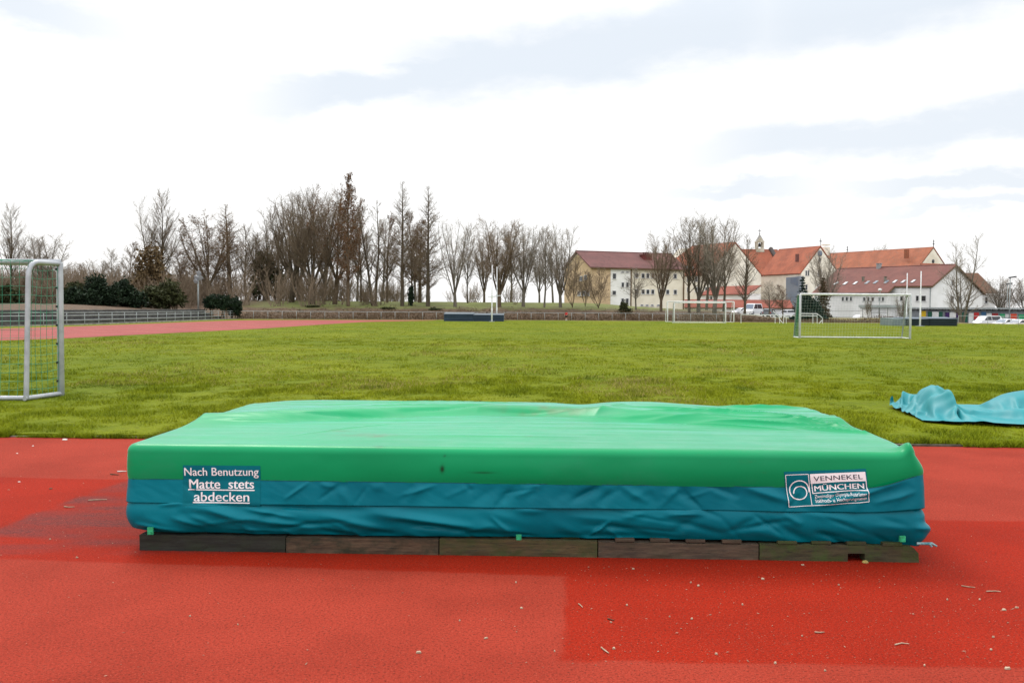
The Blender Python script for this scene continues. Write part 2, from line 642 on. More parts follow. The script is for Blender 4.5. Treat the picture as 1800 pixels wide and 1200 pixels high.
def terrain(x, y):
    """height of the banks outside the sports ground"""
    x = np.asarray(x, float); y = np.asarray(y, float)
    db = y - yfence(x)
    dl = np.interp(y, FLy, FLx) - x
    dl = np.where(y > FLy[-1], FLx[-1] - x, dl)
    hb = sstep(db, 0.6, 11) * 1.35 + sstep(db, 8, 24) * 0.75
    hb *= 1 - sstep(db, 60, 110)
    hb *= 1 - 0.38 * sstep(x, 8, 24) - 0.62 * sstep(x, 24, 36)
    hl = sstep(dl, 3.6, 4.3) * 1.0 + sstep(dl, 4, 10) * 0.45
    h = np.where((y < FLy[-1] + 1) & (dl > 0.2), np.maximum(hl, 0), hb)
    h = np.where((y >= FLy[-1] + 1), np.maximum(hb, hl * sstep(dl, 0, 10)), h)
    # low rough mound at the right behind the field
    mound = 0.42 * sstep(y, 96, 109) * (1 - sstep(y, 118, 132)) * sstep(x, 32, 40) * (1 - sstep(x, 46, 51))
    h = np.maximum(h, mound)
    y0_ = np.interp(x, [46, 52], [116, 97])
    h = h - 1.3 * sstep((y - y0_) / 11, 0, 1) * sstep(x, 34, 44)
    return h + 0.12 * fbm(x * 0.35, y * 0.35, 4, 3) * np.clip(h, 0, 1)


def th(x, y):
    return float(terrain(np.array([x]), np.array([y]))[0])


txs = np.arange(-150, 140, 1.0); tys = np.arange(18, 230, 1.0)
TX, TY = np.meshgrid(txs, tys)
TZ = terrain(TX, TY) - 0.03
V = np.stack([TX, TY, TZ], -1)
m, b = new_mat('bank_ground')
v = wpos()
litter = mixc(noisen(v, 1.6, 6, 0.75).step(0.35, 0.65), (0.115, 0.066, 0.034), (0.055, 0.036, 0.020))
litter = mixc(noisen(v, 6.0, 4, 0.7).step(0.55, 0.7) * 0.5, litter, (0.17, 0.11, 0.06))
turf = mixc(noisen(v, 0.5, 6, 0.7).step(0.35, 0.65), (0.125, 0.150, 0.022), (0.10, 0.105, 0.026))
sp_ = X.nt.nodes.new('ShaderNodeSeparateXYZ')
X.nt.links.new(v.s, sp_.inputs[0])
zc, yc = X(sp_.outputs[2]), X(sp_.outputs[1])
gm = (zc + (noisen(v, 0.45, 5, 0.7) - 0.5) * 1.5).step(0.95, 1.5) * attr('turf')
rough_ = mixc(noisen(v, 1.5, 6, 0.75).step(0.35, 0.65), (0.135, 0.130, 0.022), (0.13, 0.085, 0.035))
setc(b, mixc(attr('rough'), mixc(gm, litter, turf), rough_))
b.inputs['Roughness'].default_value = 0.95
bump(b, noisen(v, 5.0, 5, 0.7), 0.8, 0.15)
M['bank'] = m
o = np_mesh('embankment', V, grid_faces(len(tys), len(txs)), m, smooth=True)
vattr(o, 'turf', (sstep(TX, -34, -27) * sstep(TY, 92, 99) + sstep(TX, 24, 30) * 0.3).clip(0, 1).ravel())
vattr(o, 'rough', sstep(TX, 26, 33).ravel())
tag(o, kind='structure')

# ---- lawn: one sheet from the kerb to the far fence
far = [Vector((-31.3, 96.4, 0))] + [p + Vector((0, -0.9, 0)) for p in FB] + [Vector((60, 93, 0)), Vector((90, 93, 0))]
mb = MB()
near = [kerb_pt(-90), kerb_pt(110)]
pts = [(near[0].x, near[0].y, 0.03), (near[1].x, near[1].y, 0.03)] + [(p.x, p.y, 0.03) for p in far[::-1]] + [(-31.3, 18, .03), (-60, 18, 0.03)]
mb.add(pts, [tuple(range(len(pts)))])
e0, e1 = near
mb.add([(e0.x, e0.y, -0.02), (e1.x, e1.y, -0.02), (e1.x, e1.y, 0.03), (e0.x, e0.y, 0.03)], [(0, 1, 2, 3)])
tag(mb.build('grass_field', M['grass']), kind='structure')

# bare strip of earth between lawn and fence
mb = MB()
st = [p + Vector((0, -2.0, 0.034)) for p in FB] + [Vector((60, 95, 0.034))]
st2 = [p + Vector((0, 0.9, 0.034)) for p in FB] + [Vector((60, 99, 0.034))]
for i in range(len(st) - 1):
    mb.add([st[i], st[i + 1], st2[i + 1], st2[i]], [(0, 1, 2, 3)])
tag(mb.build('path', PM('earth_path', (0.16, 0.095, 0.05), (0.12, 0.11, 0.03), 0.95, 1.2, 6, use='World')), kind='structure')

# ---- far running track along the left side
inner = [Vector((-19.6, 20, 0))] + [gp(*q) for q in ((0, 600), (115, 596), (280, 587.5), (450, 579), (560, 571.5), (640, 566.5), (760, 563.8))]
outer = [Vector((-30.3, 20, 0))] + [gp(*q) for q in ((0, 578.5), (134, 574.5), (270, 569.3), (412, 563.6), (520, 563.0), (640, 563.1), (770, 563.3))]
mb = MB()
for i in range(len(inner) - 1):
    q = [Vector((p.x, p.y, 0.036)) for p in (inner[i], inner[i + 1], outer[i + 1], outer[i])]
    mb.add(q, [(0, 1, 2, 3)])
mt = PM('track_pink', (0.27, 0.050, 0.042), (0.215, 0.038, 0.033), 0.9, 0.5, 6, use='World')
tag(mb.build('running_track', mt), kind='structure')
mb = MB()
for k in (0.14, 0.28, 0.42, 0.56, 0.70, 0.84):
    L = [inner[i].lerp(outer[i], k) for i in range(6)]
    for i in range(5):
        d = (L[i + 1] - L[i]).normalized()
        s = Vector((d.y, -d.x, 0)) * 0.025
        q = [Vector((p.x, p.y, 0.040)) for p in (L[i] - s, L[i + 1] - s, L[i + 1] + s, L[i] + s)]
        mb.add(q, [(0, 1, 2, 3)])
tag(mb.build('lane_markings', PM('lane_white', (0.5, 0.33, 0.3), (0.4, 0.2, 0.18), 0.9, 3, use='World')), kind='structure')
# pale concrete edging under the left fence
mb = MB()
for i in range(len(FL) - 1):
    a, c_ = FL[i], FL[i + 1]
    mb.slab([(a.x + 0.35, a.y, -0.02), (a.x - 0.25, a.y, -0.02), (c_.x - 0.25, c_.y, -0.02), (c_.x + 0.35, c_.y, -0.02)], (0, 0, 0.12))
tag(mb.build('track_edging', M['concrete']), kind='structure')

# ---- car park behind the right end
mb = MB()
mb.add([(44, 127, -1.29), (139, 127, -1.29), (139, 229, -1.29), (44, 229, -1.29)], [(0, 1, 2, 3)])
tag(mb.build('car_park', PM('asphalt', (0.07, 0.07, 0.072), (0.05, 0.05, 0.05), 0.9, 0.6, use='World')), kind='structure')

# ---- concrete kerb between red surface and lawn, in separate stones with overgrown gaps
mb = MB()
rnd = random.Random(3)
t = -3.0
while t < 16:
    L = 0.98
    h = 0.013 + rnd.uniform(-0.006, 0.006)
    c_ = kerb_pt(t + L / 2, -0.045 + rnd.uniform(-0.006, 0.006), h / 2 - 0.004)
    mb.box(c_, (L - 0.012, 0.065, h + 0.008), math.atan2(kd.y, kd.x) + rnd.uniform(-.004, .004))
    t += 1.0
tag(mb.build('kerb_strip', PM('kerb_stone', (0.17, 0.155, 0.12), (0.05, 0.042, 0.028), 0.95, 2.2, 6, bscale=30, use='World')), kind='structure')


# ---- grass blades of the lawn, in tufts of uneven height (beyond counting)
def blades(n, y0, y1, rng, hmin, hmax, wmul=1.0, edge=False):
    u = rng.rand(n)
    if edge:
        tt = rng.uniform(-2, 14, n)
        off = -0.13 + np.abs(rng.randn(n)) * 0.12
        clump = fbm(tt * 1.6, off * 0 + 1.0, 12, 3)
        keep = (off > -0.03 - 0.08 * (clump > -0.16)) | (clump > 0.05)
        tt, off = tt[keep], off[keep]
        x = KL.x + kd.x * tt + kn.x * off; y = KL.y + kd.y * tt + kn.y * off
        n = len(x)
    else:
        # density falls off with distance
        y = y0 * (y1 / y0) ** u
        x = (rng.rand(n) * 2 - 1) * (y * 0.74 + 0.8)
        lim_ = KL.y + (x - KL.x) * (kd.y / kd.x) + 0.01
        ti_ = np.interp(y, [p_.y for p_ in inner], [p_.x for p_ in inner])
        ok = (y > lim_) & ((x > ti_ + .15) | (y < 20)) & (y < 92)
        x, y = x[ok], y[ok]
        n = len(x)
    pn = fbm(x * 0.45, y * 0.30, 21, 4)
    tuft = fbm(x * 2.6, y * 1.5, 23, 3) + 0.5 * fbm(x * 7, y * 6, 24, 2)
    hole = sstep(fbm(x * 1.3, y * 0.8, 26, 4), 0.10, 0.24)                       # trodden hollows
    h = rng.uniform(hmin, hmax, n) * np.clip(0.85 + 2.3 * tuft + 0.8 * pn, 0.25, 2.4) * (1 - 0.6 * hole)
    h = np.where((x > 4.75) & (y > 11.1) & (y < 13.6) & ~np.full(n, edge), h * 0.35, h)
    an = rng.uniform(0, 2 * np.pi, n)
    lean = rng.uniform(0.1, 1.2, n) * h
    w = (0.0020 + 0.0011 * (y / 10.0)) * wmul * rng.uniform(0.7, 1.5, n)
    wa = rng.uniform(0, np.pi, n)
    B = np.stack([x, y, np.full(n, 0.024) if not edge else np.full(n, 0.004)], -1)
    W = np.stack([np.cos(wa) * w, np.sin(wa) * w, np.zeros(n)], -1)
    T = B + np.stack([np.cos(an) * lean, np.sin(an) * lean, h], -1)
    V = np.stack([B - W, B + W, T], 1).reshape(-1, 3)
    tint = np.repeat(np.clip(rng.rand(n) * 0.75 + pn * 1.1 + 0.12, 0, 1), 3)
    deep = np.repeat(np.clip(hole * 0.75 + sstep(tuft, 0.05, 0.38) * 0.55 * (rng.rand(n) < .7) + (0.5 if edge else 0) * rng.rand(n), 0, 1), 3)
    return V, tint, deep


rng = np.random.RandomState(7)
Vs, Ts, Ds = [], [], []
for args in ((390000, 9.2, 18, rng, 0.022, 0.052), (300000, 14, 40, rng, 0.022, 0.052, 1.25), (250000, 32, 92, rng, 0.02, 0.05, 1.25), (70000, 0, 0, rng, 0.03, 0.075, 1.2, True)):
    a, t_, d_ = blades(*args); Vs.append(a); Ts.append(t_); Ds.append(d_)
V = np.concatenate(Vs); T = np.concatenate(Ts)
o = np_mesh('grass', V, np.arange(len(V)).reshape(-1, 3), M['grass_blade'])
vattr(o, 'tint', T); vattr(o, 'deep', np.concatenate(Ds))
tag(o, 'short mown green lawn grass growing up to the red surface', 'grass', kind='stuff')

# ================================================================== LANDING MAT ON PALLETS
O = gp(245, 968)
PR = gp(1617, 989)
ex = (PR - O); WP = ex.length; ex.normalize()
ey = Vector((-ex.y, ex.x, 0))
ez = Vector((0, 0, 1))


def loc2w(A):
    A = np.asarray(A, float)
    return (np.array(O)[None] + A[..., 0:1].reshape(-1, 1) * np.array(ex)[None] + A[..., 1:2].reshape(-1, 1) * np.array(ey)[None]
            + A[..., 2:3].reshape(-1, 1) * np.array(ez)[None])


def w2loc(p):
    d = p - O
    return Vector((d.dot(ex), d.dot(ey), d.z))


def front_xz(px, py):
    q = w2loc(plp(px, py, O, ey))
    return q.x, q.z


def top_xy(px, py, z=0.588):
    q = w2loc(gp(px, py, z))
    return q.x, q.y


X0, X1 = -0.075, WP + 0.02
DM = 2.18
ZT, ZS, ZF, ZH = 0.592, 0.402, 0.270, 0.098      # top, green/teal seam, flap edge, hem
RE, RC = 0.045, 0.060


def ear(x, y):
    """the pinched, raised front right corner of the cover"""
    return np.exp(-((x - (X1 - 0.05)) / 0.055) ** 2 - ((y - 0.03) / 0.11) ** 2)


def corner_in(x, y):
    """the slack front right corner leans inwards towards its top"""
    return 0.050 * sstep(x, X1 - 0.13, X1 + 0.005) * np.exp(-(np.maximum(y, 0) / 0.30) ** 2)


def seam_raise(x, y):
    return 0.075 * sstep(x, X1 - 0.36, X1 + 0.02) ** 1.3 * np.exp(-(np.maximum(y, 0) / 0.5) ** 2)


def seg_feature(x, z, p0, p1, w, taper=True, sharp=False):
    p0 = np.array(p0); p1 = np.array(p1)
    e = p1 - p0
    t = np.clip(((x - p0[0]) * e[0] + (z - p0[1]) * e[1]) / (e @ e), 0, 1)
    s = ((x - p0[0]) * e[1] - (z - p0[1]) * e[0]) / math.sqrt(e @ e)      # signed across
    d2 = (x - p0[0] - e[0] * t) ** 2 + (z - p0[1] - e[1] * t) ** 2
    k = np.exp(-np.sqrt(d2 + (0.12 * w) ** 2) / w * 1.3) if sharp else np.exp(-d2 / (w * w))
    if taper:
        k = k * (0.03 + 0.97 * np.sin(np.pi * np.clip(t, 0.0, 1.0)))
    return k, s


crr = random.Random(12)
FLAP_CR, SKIRT_CR = [], []
for k in range(46):
    x0 = crr.uniform(0.9, X1) if crr.random() < 0.8 else crr.uniform(X0, X1)
    sgn = crr.choice((-1, -1, 1))
    L = crr.uniform(0.06, 0.17)
    a = R(crr.uniform(22, 75))
    FLAP_CR.append(((x0, ZS - crr.uniform(0, 0.02)), (x0 + sgn * L * math.cos(a) * 1.5, ZS - L * math.sin(a)), crr.uniform(0.010, 0.035), crr.choice((-1, 1)) * crr.uniform(0.002, 0.0075)))
for k in range(70):
    x0 = crr.uniform(X0, X1); z0 = crr.uniform(ZH - 0.01, ZF + 0.02)
    L = crr.uniform(0.12, 0.5); a = R(crr.gauss(-14, 20))
    SKIRT_CR.append(((x0, z0), (x0 + L * math.cos(a), z0 + L * math.sin(a)), crr.uniform(0.009, 0.028), crr.choice((-1, 1)) * crr.uniform(0.003, 0.010)))
for q in ((560, 903, 690, 935, .022, .013), (640, 899, 870, 934, .026, .022), (690, 915, 880, 945, .022, -.02), (1035, 945, 1075, 915, .012, .014), (1150, 905, 1290, 945, .02, -.008),
          (230, 920, 330, 938, .015, .012), (390, 905, 640, 940, .018, .012), (470, 930, 620, 915, .015, -.008), (1320, 900, 1380, 945, .012, -.007), (1440, 905, 1530, 940, .014, -.006), (860, 905, 900, 940, .012, .008)):
    SKIRT_CR.append((front_xz(q[0], q[1]), front_xz(q[2], q[3]), q[4], q[5]))
for q in ((500, 878, 545, 846, .010, .008), (560, 880, 600, 850, .012, -.005), (905, 872, 960, 848, .02, .008), (1000, 885, 1060, 852, .018, -.008), (1085, 850, 1140, 885, .02, .008),
          (1240, 852, 1300, 875, .016, -.007), (1290, 850, 1400, 885, .022, .012), (1420, 893, 1600, 842, .02, .016), (1430, 880, 1560, 853, .012, -.009), (1530, 885, 1615, 862, .015, .008)):
    FLAP_CR.append((front_xz(q[0], q[1]), front_xz(q[2], q[3]), q[4], q[5]))


def creases(x, z, L):
    o = np.zeros(np.broadcast(x, z).shape)
    for p0, p1, w, a in L:
        lo, hi = min(p0[0], p1[0]) - 3 * w, max(p0[0], p1[0]) + 3 * w
        k = (x > lo) & (x < hi)
        if not k.any():
            continue
        f, s = seg_feature(x[k], z[k], p0, p1, w)
        o[k] += 1.4 * a * f * (1 - 0.35 * np.tanh(s / w))
    return o


def o_green(x, z):
    t = np.clip((z - ZS) / (ZT - ZS), 0, 1)
    bul = 0.008 + 0.016 * np.exp(-((x - WP * 0.56) / (WP * 0.30)) ** 2)
    return 0.006 + bul * np.sin(np.pi * np.clip(t, 0, 1) ** 0.8) * (0.8 + 0.9 * fbm(x * 0.8, z * 1.5, 31, 3)) + 0.012 * fbm(x * 2.1, z * 4, 33, 3) * np.sin(np.pi * np.clip(t, 0, 1) * 0.8)


def o_flap(x, z):
    zs = ZS + seam_raise(x, 0 * x)
    t = np.clip((zs - z) / (ZS - ZF), 0, 1.2)
    return 0.006 + 0.010 * t * (0.75 + 1.3 * fbm(x * 1.7, z * 1.0, 41, 3)) + creases(x, z, FLAP_CR) + 0.010 * fbm(x * 5 + z * 6, z * 6, 43, 4)


def o_skirt(x, z):
    t = np.clip((ZF + 0.03 - z) / (ZF + 0.03 - ZH), 0, 1.1)
    return -0.007 + 0.026 * np.sin(np.pi * np.clip(t, 0, 1) ** 0.9) * (0.8 + 1.6 * fbm(x * 1.3, z * 2.0, 51, 3)) - 0.030 * t ** 3 + creases(x, z, SKIRT_CR) + 0.012 * fbm(x * 5, z * 7, 53, 3) * t


def front_o(x, z):
    x = np.asarray(x, float); z = np.asarray(z, float)
    zs = ZS + seam_raise(x, 0 * x)
    return np.where(z > zs, o_green(x, z), np.where(z > ZF, o_flap(x, z), np.maximum(o_skirt(x, z), o_flap(x, z) - 0.004)))


STEP = [top_xy(*q) for q in ((330, 744), (470, 742), (560, 738), (700, 733), (840, 729), (960, 733), (1060, 737), (1160, 742), (1330, 748))]
FOLDS = []
for q in (((345, 746), (520, 741), .05, .016), ((450, 738), (760, 733), .035, -.012), ((700, 731), (860, 725), .03, -.014), ((840, 728), (1030, 732), .07, -.020), ((1000, 737), (1190, 741), .03, .012),
          ((1040, 737), (1110, 722), .06, .014), ((1110, 742), (1330, 741), .02, .010), ((1120, 737), (1360, 735), .022, .018), ((1200, 733), (1420, 742), .024, .018), ((1210, 724), (1400, 728), .03, -.018),
          ((1230, 745), (1500, 752), .018, .017), ((1260, 742), (1480, 746), .015, -.014), ((1330, 738), (1520, 757), .02, .018), ((1380, 752), (1545, 764), .016, .015), ((1250, 722), (1420, 722), .03, .020), ((1080, 728), (1300, 730), .02, .012), ((1150, 745), (1420, 758), .016, .010), ((1420, 742), (1550, 768), .02, .012),
          ((520, 727), (900, 724), .03, .008), ((560, 720), (960, 718), .04, .010), ((480, 733), (640, 730), .025, -.008), ((620, 766), (1060, 770), .04, .004), ((500, 768), (700, 744), .02, .004), ((900, 752), (1300, 756), .03, .004)):
    FOLDS.append((top_xy(*q[0]), top_xy(*q[1]), q[2], q[3]))
HUMP = top_xy(1150, 722)


def T(x, y):
    """height offset of the slack cover's top"""
    sx = np.array([p[0] for p in STEP]); sy = np.array([p[1] for p in STEP])
    yl = np.polyval(np.polyfit(sx - 2, sy, 4), np.clip(x, sx[0], sx[-1]) - 2)
    k = sstep(y, yl - 0.05, yl + 0.13)
    amp = 0.036 * sstep(x, -0.1, 0.3) * (1 - 0.55 * sstep(x, 2.6, 3.6)) + 0.020
    z = amp * k * (1 - 0.35 * sstep(y, yl + 0.15, yl + 0.7))
    z = z + 0.022 * np.exp(-((x - HUMP[0]) / 0.42) ** 2 - ((y - HUMP[1] - .05) / 0.30) ** 2)
    z = z + 0.034 * np.exp(-((x - X0) / 0.22) ** 2 - ((y - STEP[0][1] - .05) / 0.20) ** 2)
    for p0, p1, w, a in FOLDS:
        f, s = seg_feature(x, y, p0, p1, w, True, True)
        z = z + 1.7 * a * f
    z = z + 0.011 * fbm(x * 0.9, y * 1.4, 61, 2) + 0.017 * fbm(x * 1.0, y * 6.0, 62, 3) * (0.35 + 0.65 * sstep(y, 0.7, 1.2)) + 0.010 * fbm(x * 2.0, y * 13.0, 63, 3) * sstep(y, 0.6, 1.3)
    z = z - 0.016 * np.exp(-((x - top_xy(1020, 716)[0]) / 0.16) ** 2) * sstep(y, DM - 0.5, DM)
    return z


NF, NS, NC = 560, 150, 12


def ring(inset):
    """points of a rounded rectangle: x, y, outward normal, side code (0 front,1 right,2 back,3 left,-1 corner)"""
    a0, a1, b0, b1 = X0 + inset, X1 - inset, 0 + inset, DM - inset
    r = max(RC - inset, 0.003)
    r = min(r, (b1 - b0) / 2 - 1e-4)
    P, N = [], []
    lx = np.linspace(0, 1, NF); ly = np.linspace(0, 1, NS)
    ca = np.linspace(0, 1, NC + 2)[1:-1] * np.pi / 2
    xs_ = a0 + r + lx * (a1 - a0 - 2 * r)
    ys_ = b0 + r + ly * (b1 - b0 - 2 * r)
    one = np.ones
    P.append(np.stack([xs_, b0 * one(NF)], -1)); N.append(np.stack([0 * xs_, -one(NF)], -1))
    an = -np.pi / 2 + ca
    P.append(np.stack([a1 - r + r * np.cos(an), b0 + r + r * np.sin(an)], -1)); N.append(np.stack([np.cos(an), np.sin(an)], -1))
    P.append(np.stack([a1 * one(NS), ys_], -1)); N.append(np.stack([one(NS), 0 * ys_], -1))
    an = ca
    P.append(np.stack([a1 - r + r * np.cos(an), b1 - r + r * np.sin(an)], -1)); N.append(np.stack([np.cos(an), np.sin(an)], -1))
    P.append(np.stack([xs_[::-1], b1 * one(NF)], -1)); N.append(np.stack([0 * xs_, one(NF)], -1))
    an = np.pi / 2 + ca
    P.append(np.stack([a0 + r + r * np.cos(an), b1 - r + r * np.sin(an)], -1)); N.append(np.stack([np.cos(an), np.sin(an)], -1))
    P.append(np.stack([a0 * one(NS), ys_[::-1]], -1)); N.append(np.stack([-one(NS), 0 * ys_], -1))
    an = np.pi + ca
    P.append(np.stack([a0 + r + r * np.cos(an), b0 + r + r * np.sin(an)], -1)); N.append(np.stack([np.cos(an), np.sin(an)], -1))
    return np.concatenate(P), np.concatenate(N)


NR = 2 * NF + 2 * NS + 4 * NC
P0, N0 = ring(0.0)
S0 = np.concatenate([[0], np.cumsum(np.hypot(*np.diff(P0, axis=0).T))])     # distance along the skirt
isfront = np.zeros(NR); isfront[:NF] = 1
# fade front creases into the corners using x along the front, elsewhere use the distance along the edge
XF = np.where(P0[:, 1] < DM * 0.5, P0[:, 0], P0[:, 0])
SX = np.where(isfront > 0, P0[:, 0], np.where(S0 < S0[NF + NC + NS // 2], X1 + (S0 - S0[NF]), X0 - (S0[-1] - S0)))


def sheet(name, rows, mat, parent, close_top=False):
    V = np.concatenate([loc2w(r_) for r_ in rows])
    Fq = grid_faces(len(rows), NR, wrap=True)
    if close_top:
        base = (len(rows) - 1) * NR
        i = np.arange(NF - 1)
        back = lambda k: NF + NC + NS + NC + (NF - 1 - k)
        Fq = np.concatenate([Fq, np.stack([base + i, base + i + 1, base + back(i + 1), base + back(i)], -1)])
    return np_mesh(name, V, Fq, mat, parent, smooth=True)


mat_root = thing('landing_mat', O + ex * (WP / 2) + ey * (DM / 2), 'large high jump landing mat under a green cover with teal skirt, resting on wooden pallets', 'landing mat')

m, b = new_mat('cover_green')
v = coord('Object')
stain = noisen(v, 2.2, 5, 0.65, (0.6, 1.6, 1.0))
c = mixc(noisen(v, 0.9, 3, 0.5).step(0.3, 0.7), (0.0003, 0.280, 0.102), (0.0003, 0.236, 0.085))
c = mixc(stain.step(0.50, 0.78) * 0.45, c, (0.035, 0.235, 0.135))
c = mixc(noisen(v, 6.0, 6, 0.75, (0.5, 1.6, 1.6)).step(0.60, 0.78) * 0.28, c, (0.05, 0.13, 0.06))
c = mixc(noisen(v, 60.0, 3, 0.6).step(0.68, 0.76) * 0.35, c, (0.03, 0.10, 0.05))
c = mixc(attr('dirt'), c, (0.085, 0.095, 0.035))
c = mixc(attr('spot'), c, (0.006, 0.030, 0.012))
setc(b, c)
rg = noisen(v, 5.0, 4, 0.6).step(0.3, 0.7, 0.30, 0.40)
X.nt.links.new(rg.s, b.inputs['Roughness'])
b.inputs['Specular IOR Level'].default_value = 0.17
b.inputs['Sheen Weight'].default_value = 1.0
b.inputs['Sheen Roughness'].default_value = 0.16
b.inputs['Sheen Tint'].default_value = (0.5, 0.95, 1.0, 1)
bump(b, noisen(v, 420.0, 2, 0.5) * 0.3 + noisen(v, 14.0, 4, 0.6) * 0.7, 0.10, 0.004)
M['cover_green'] = m
m, b = new_mat('cover_teal')
v = coord('Object')
c = mixc(noisen(v, 1.4, 4, 0.6).step(0.3, 0.7), (0.0003, 0.170, 0.222), (0.0003, 0.128, 0.175))
c = mixc(noisen(v, 9.0, 6, 0.7).step(0.62, 0.78) * 0.35, c, (0.02, 0.19, 0.23))
setc(b, c)
b.inputs['Roughness'].default_value = 0.29
b.inputs['Specular IOR Level'].default_value = 0.11
bump(b, noisen(v, 25.0, 4, 0.6) * 0.6 + noisen(v, 300.0, 2, 0.5) * 0.15, 0.18, 0.005)
M['cover_teal'] = m

# green top cover
rows = []
for k in range(20):
    z = ZS - 0.004 + (ZT - RE - ZS + 0.004) * k / 19
    kk = (k / 19) ** 1.5
    zz = z + seam_raise(P0[:, 0], P0[:, 1]) * (1 - k / 19) + 0.052 * ear(P0[:, 0], P0[:, 1]) * kk
    o = o_green(SX, zz * 0 + z)
    rows.append(np.stack([P0[:, 0] + N0[:, 0] * o - corner_in(P0[:, 0], P0[:, 1]) * kk, P0[:, 1] + N0[:, 1] * o, zz], -1))
oE = o_green(SX, np.full(NR, ZT - RE))
insets = [RE * (1 - math.cos(a)) for a in np.linspace(0, np.pi / 2, 9)[1:]]
zarc = [ZT - RE + RE * math.sin(a) for a in np.linspace(0, np.pi / 2, 9)[1:]]
nt_ = 66
insets += list(RE + (DM / 2 - 0.004 - RE) * np.linspace(0, 1, nt_)[1:])
zarc += [ZT] * (nt_ - 1)
for ins, z in zip(insets, zarc):
    P, N = ring(ins)
    w = min(1.0, ins / (RE * 1.2))
    x, y = P[:, 0], P[:, 1]
    zz = z + T(x, y) * w * w + 0.052 * ear(x, y)
    o = oE * (1 - w)
    rows.append(np.stack([x + N0[:, 0] * o - corner_in(x, y), y + N0[:, 1] * o, zz], -1))
o = sheet('cover_top', rows, M['cover_green'], mat_root, True)
tag(o, 'bright green sheet over the top and upper sides of the mat')
# brownish dirt marks on the top and a few dark spots on the front band
co = np.concatenate(rows)
dirt = np.zeros(len(co))
for px, py, w, h, s in ((640, 766, .16, .035, .8), (600, 759, .06, .02, .5), (660, 768, .07, .02, .9), (965, 729, .34, .07, .55), (1010, 731, .2, .06, .6), (880, 733, .25, .03, .35), (930, 769, .05, .012, .5), (760, 734, .2, .03, .25)):
    cx_, cy_ = top_xy(px, py)
    q = np.exp(-((co[:, 0] - cx_) / w) ** 2 - ((co[:, 1] - cy_) / (h * 2)) ** 2)
    dirt = np.maximum(dirt, s * q * np.clip(0.5 + 2.2 * fbm(co[:, 0] * 14, co[:, 1] * 14, 71, 3), 0, 1) * (co[:, 2] > 0.56))
spot = np.zeros(len(co))
for px, py, w, h, s in ((778, 823, .010, .018, 1.3), (782, 800, .006, .006, .8), (850, 829, .055, .005, .7), (665, 786, .03, .006, .3)):
    cx_, cz_ = front_xz(px, py)
    q = np.exp(-((co[:, 0] - cx_) / w) ** 2 - ((co[:, 2] - cz_) / h) ** 2) * (co[:, 1] < 0.05)
    spot = np.maximum(spot, s * q)
vattr(o, 'spot', np.clip(spot, 0, 1))
vattr(o, 'dirt', np.clip(dirt, 0, 1))

# teal upper flap
rows = []
raise0 = seam_raise(P0[:, 0], P0[:, 1])
for k in range(30):
    t = k / 29
    z0 = ZS + raise0
    z1 = ZF + raise0 * 0.30 + 0.006 * fbm(SX * 2.0, SX * 0, 77, 2)
    z = z0 + (z1 - z0) * t
    o = o_flap(SX, z)
    rows.append(np.stack([P0[:, 0] + N0[:, 0] * o, P0[:, 1] + N0[:, 1] * o, z], -1))
r2 = rows[-1].copy(); r2[:, 0] -= N0[:, 0] * 0.008; r2[:, 1] -= N0[:, 1] * 0.008; r2[:, 2] += 0.004
rows.append(r2)
o = sheet('skirt_flap', rows[::-1], M['cover_teal'], mat_root)
tag(o, 'wrinkled teal band sewn below the green sheet')
# teal lower skirt
rows = []
for k in range(44):
    t = k / 43
    hem = ZH + 0.012 * fbm(SX * 2.5, SX * 0, 79, 3) + 0.030 * np.exp(-((P0[:, 0] - X0) / 0.10) ** 2) - 0.012 * np.exp(-((P0[:, 0] - X1) / 0.25) ** 2)
    z = ZF + 0.035 + raise0 * 0.3 * (1 - t) + (hem - ZF - 0.035) * t
    o = o_skirt(SX, z) + 0.040 * np.exp(-((P0[:, 0] - X1) / 0.05) ** 2 - ((P0[:, 1]) / 0.15) ** 2) * sstep(t, 0.35, 0.8)
    rows.append(np.stack([P0[:, 0] + N0[:, 0] * o, P0[:, 1] + N0[:, 1] * o, z], -1))
r2 = rows[-1].copy(); r2[:, 0] -= N0[:, 0] * 0.03; r2[:, 1] -= N0[:, 1] * 0.03; r2[:, 2] += 0.004
rows.append(r2)
o = sheet('skirt_hem', rows[::-1], M['cover_teal'], mat_root)
tag(o, 'creased lower teal skirt tucked under the mat')

# stitched seam lines and corner piping on the front
mb = MB()
xx = np.linspace(X0 + 0.04, X1 - 0.05, 200)
zz = ZS + seam_raise(xx, 0 * xx)
oo = o_flap(xx, zz - 0.002)
mb.tube([tuple(p) for p in loc2w(np.stack([xx, -oo - 0.0005, zz], -1))], 0.0016, 5)
mb.build('seam', PM('seam_dark', (0.006, 0.09, 0.07), None, 0.6, 5), mat_root)


def frontpt(px, py, lift):
    x, z = front_xz(px, py)
    o = float(front_o(np.array([x]), np.array([z]))[0]) + lift
    return tuple(loc2w(np.array([[x, -o, z]]))[0])


def frontpts(pxy, lift):
    q = np.array([front_xz(a, b_) for a, b_ in pxy])
    o = front_o(q[:, 0], q[:, 1]) + lift
    return loc2w(np.stack([q[:, 0], -o, q[:, 1]], -1))


def patch(name, fn, nx, ny, lift, mat, parent):
    """fn(s,t) -> photo px of a rectangular sewn-on sheet that follows the cloth"""
    P = [fn(i / (nx - 1), j / (ny - 1)) for j in range(ny) for i in range(nx)]
    V = frontpts(P, lift)
    # smooth the sheet: average of the cloth under it
    return np_mesh(name, V, grid_faces(ny, nx), mat, parent, smooth=True)


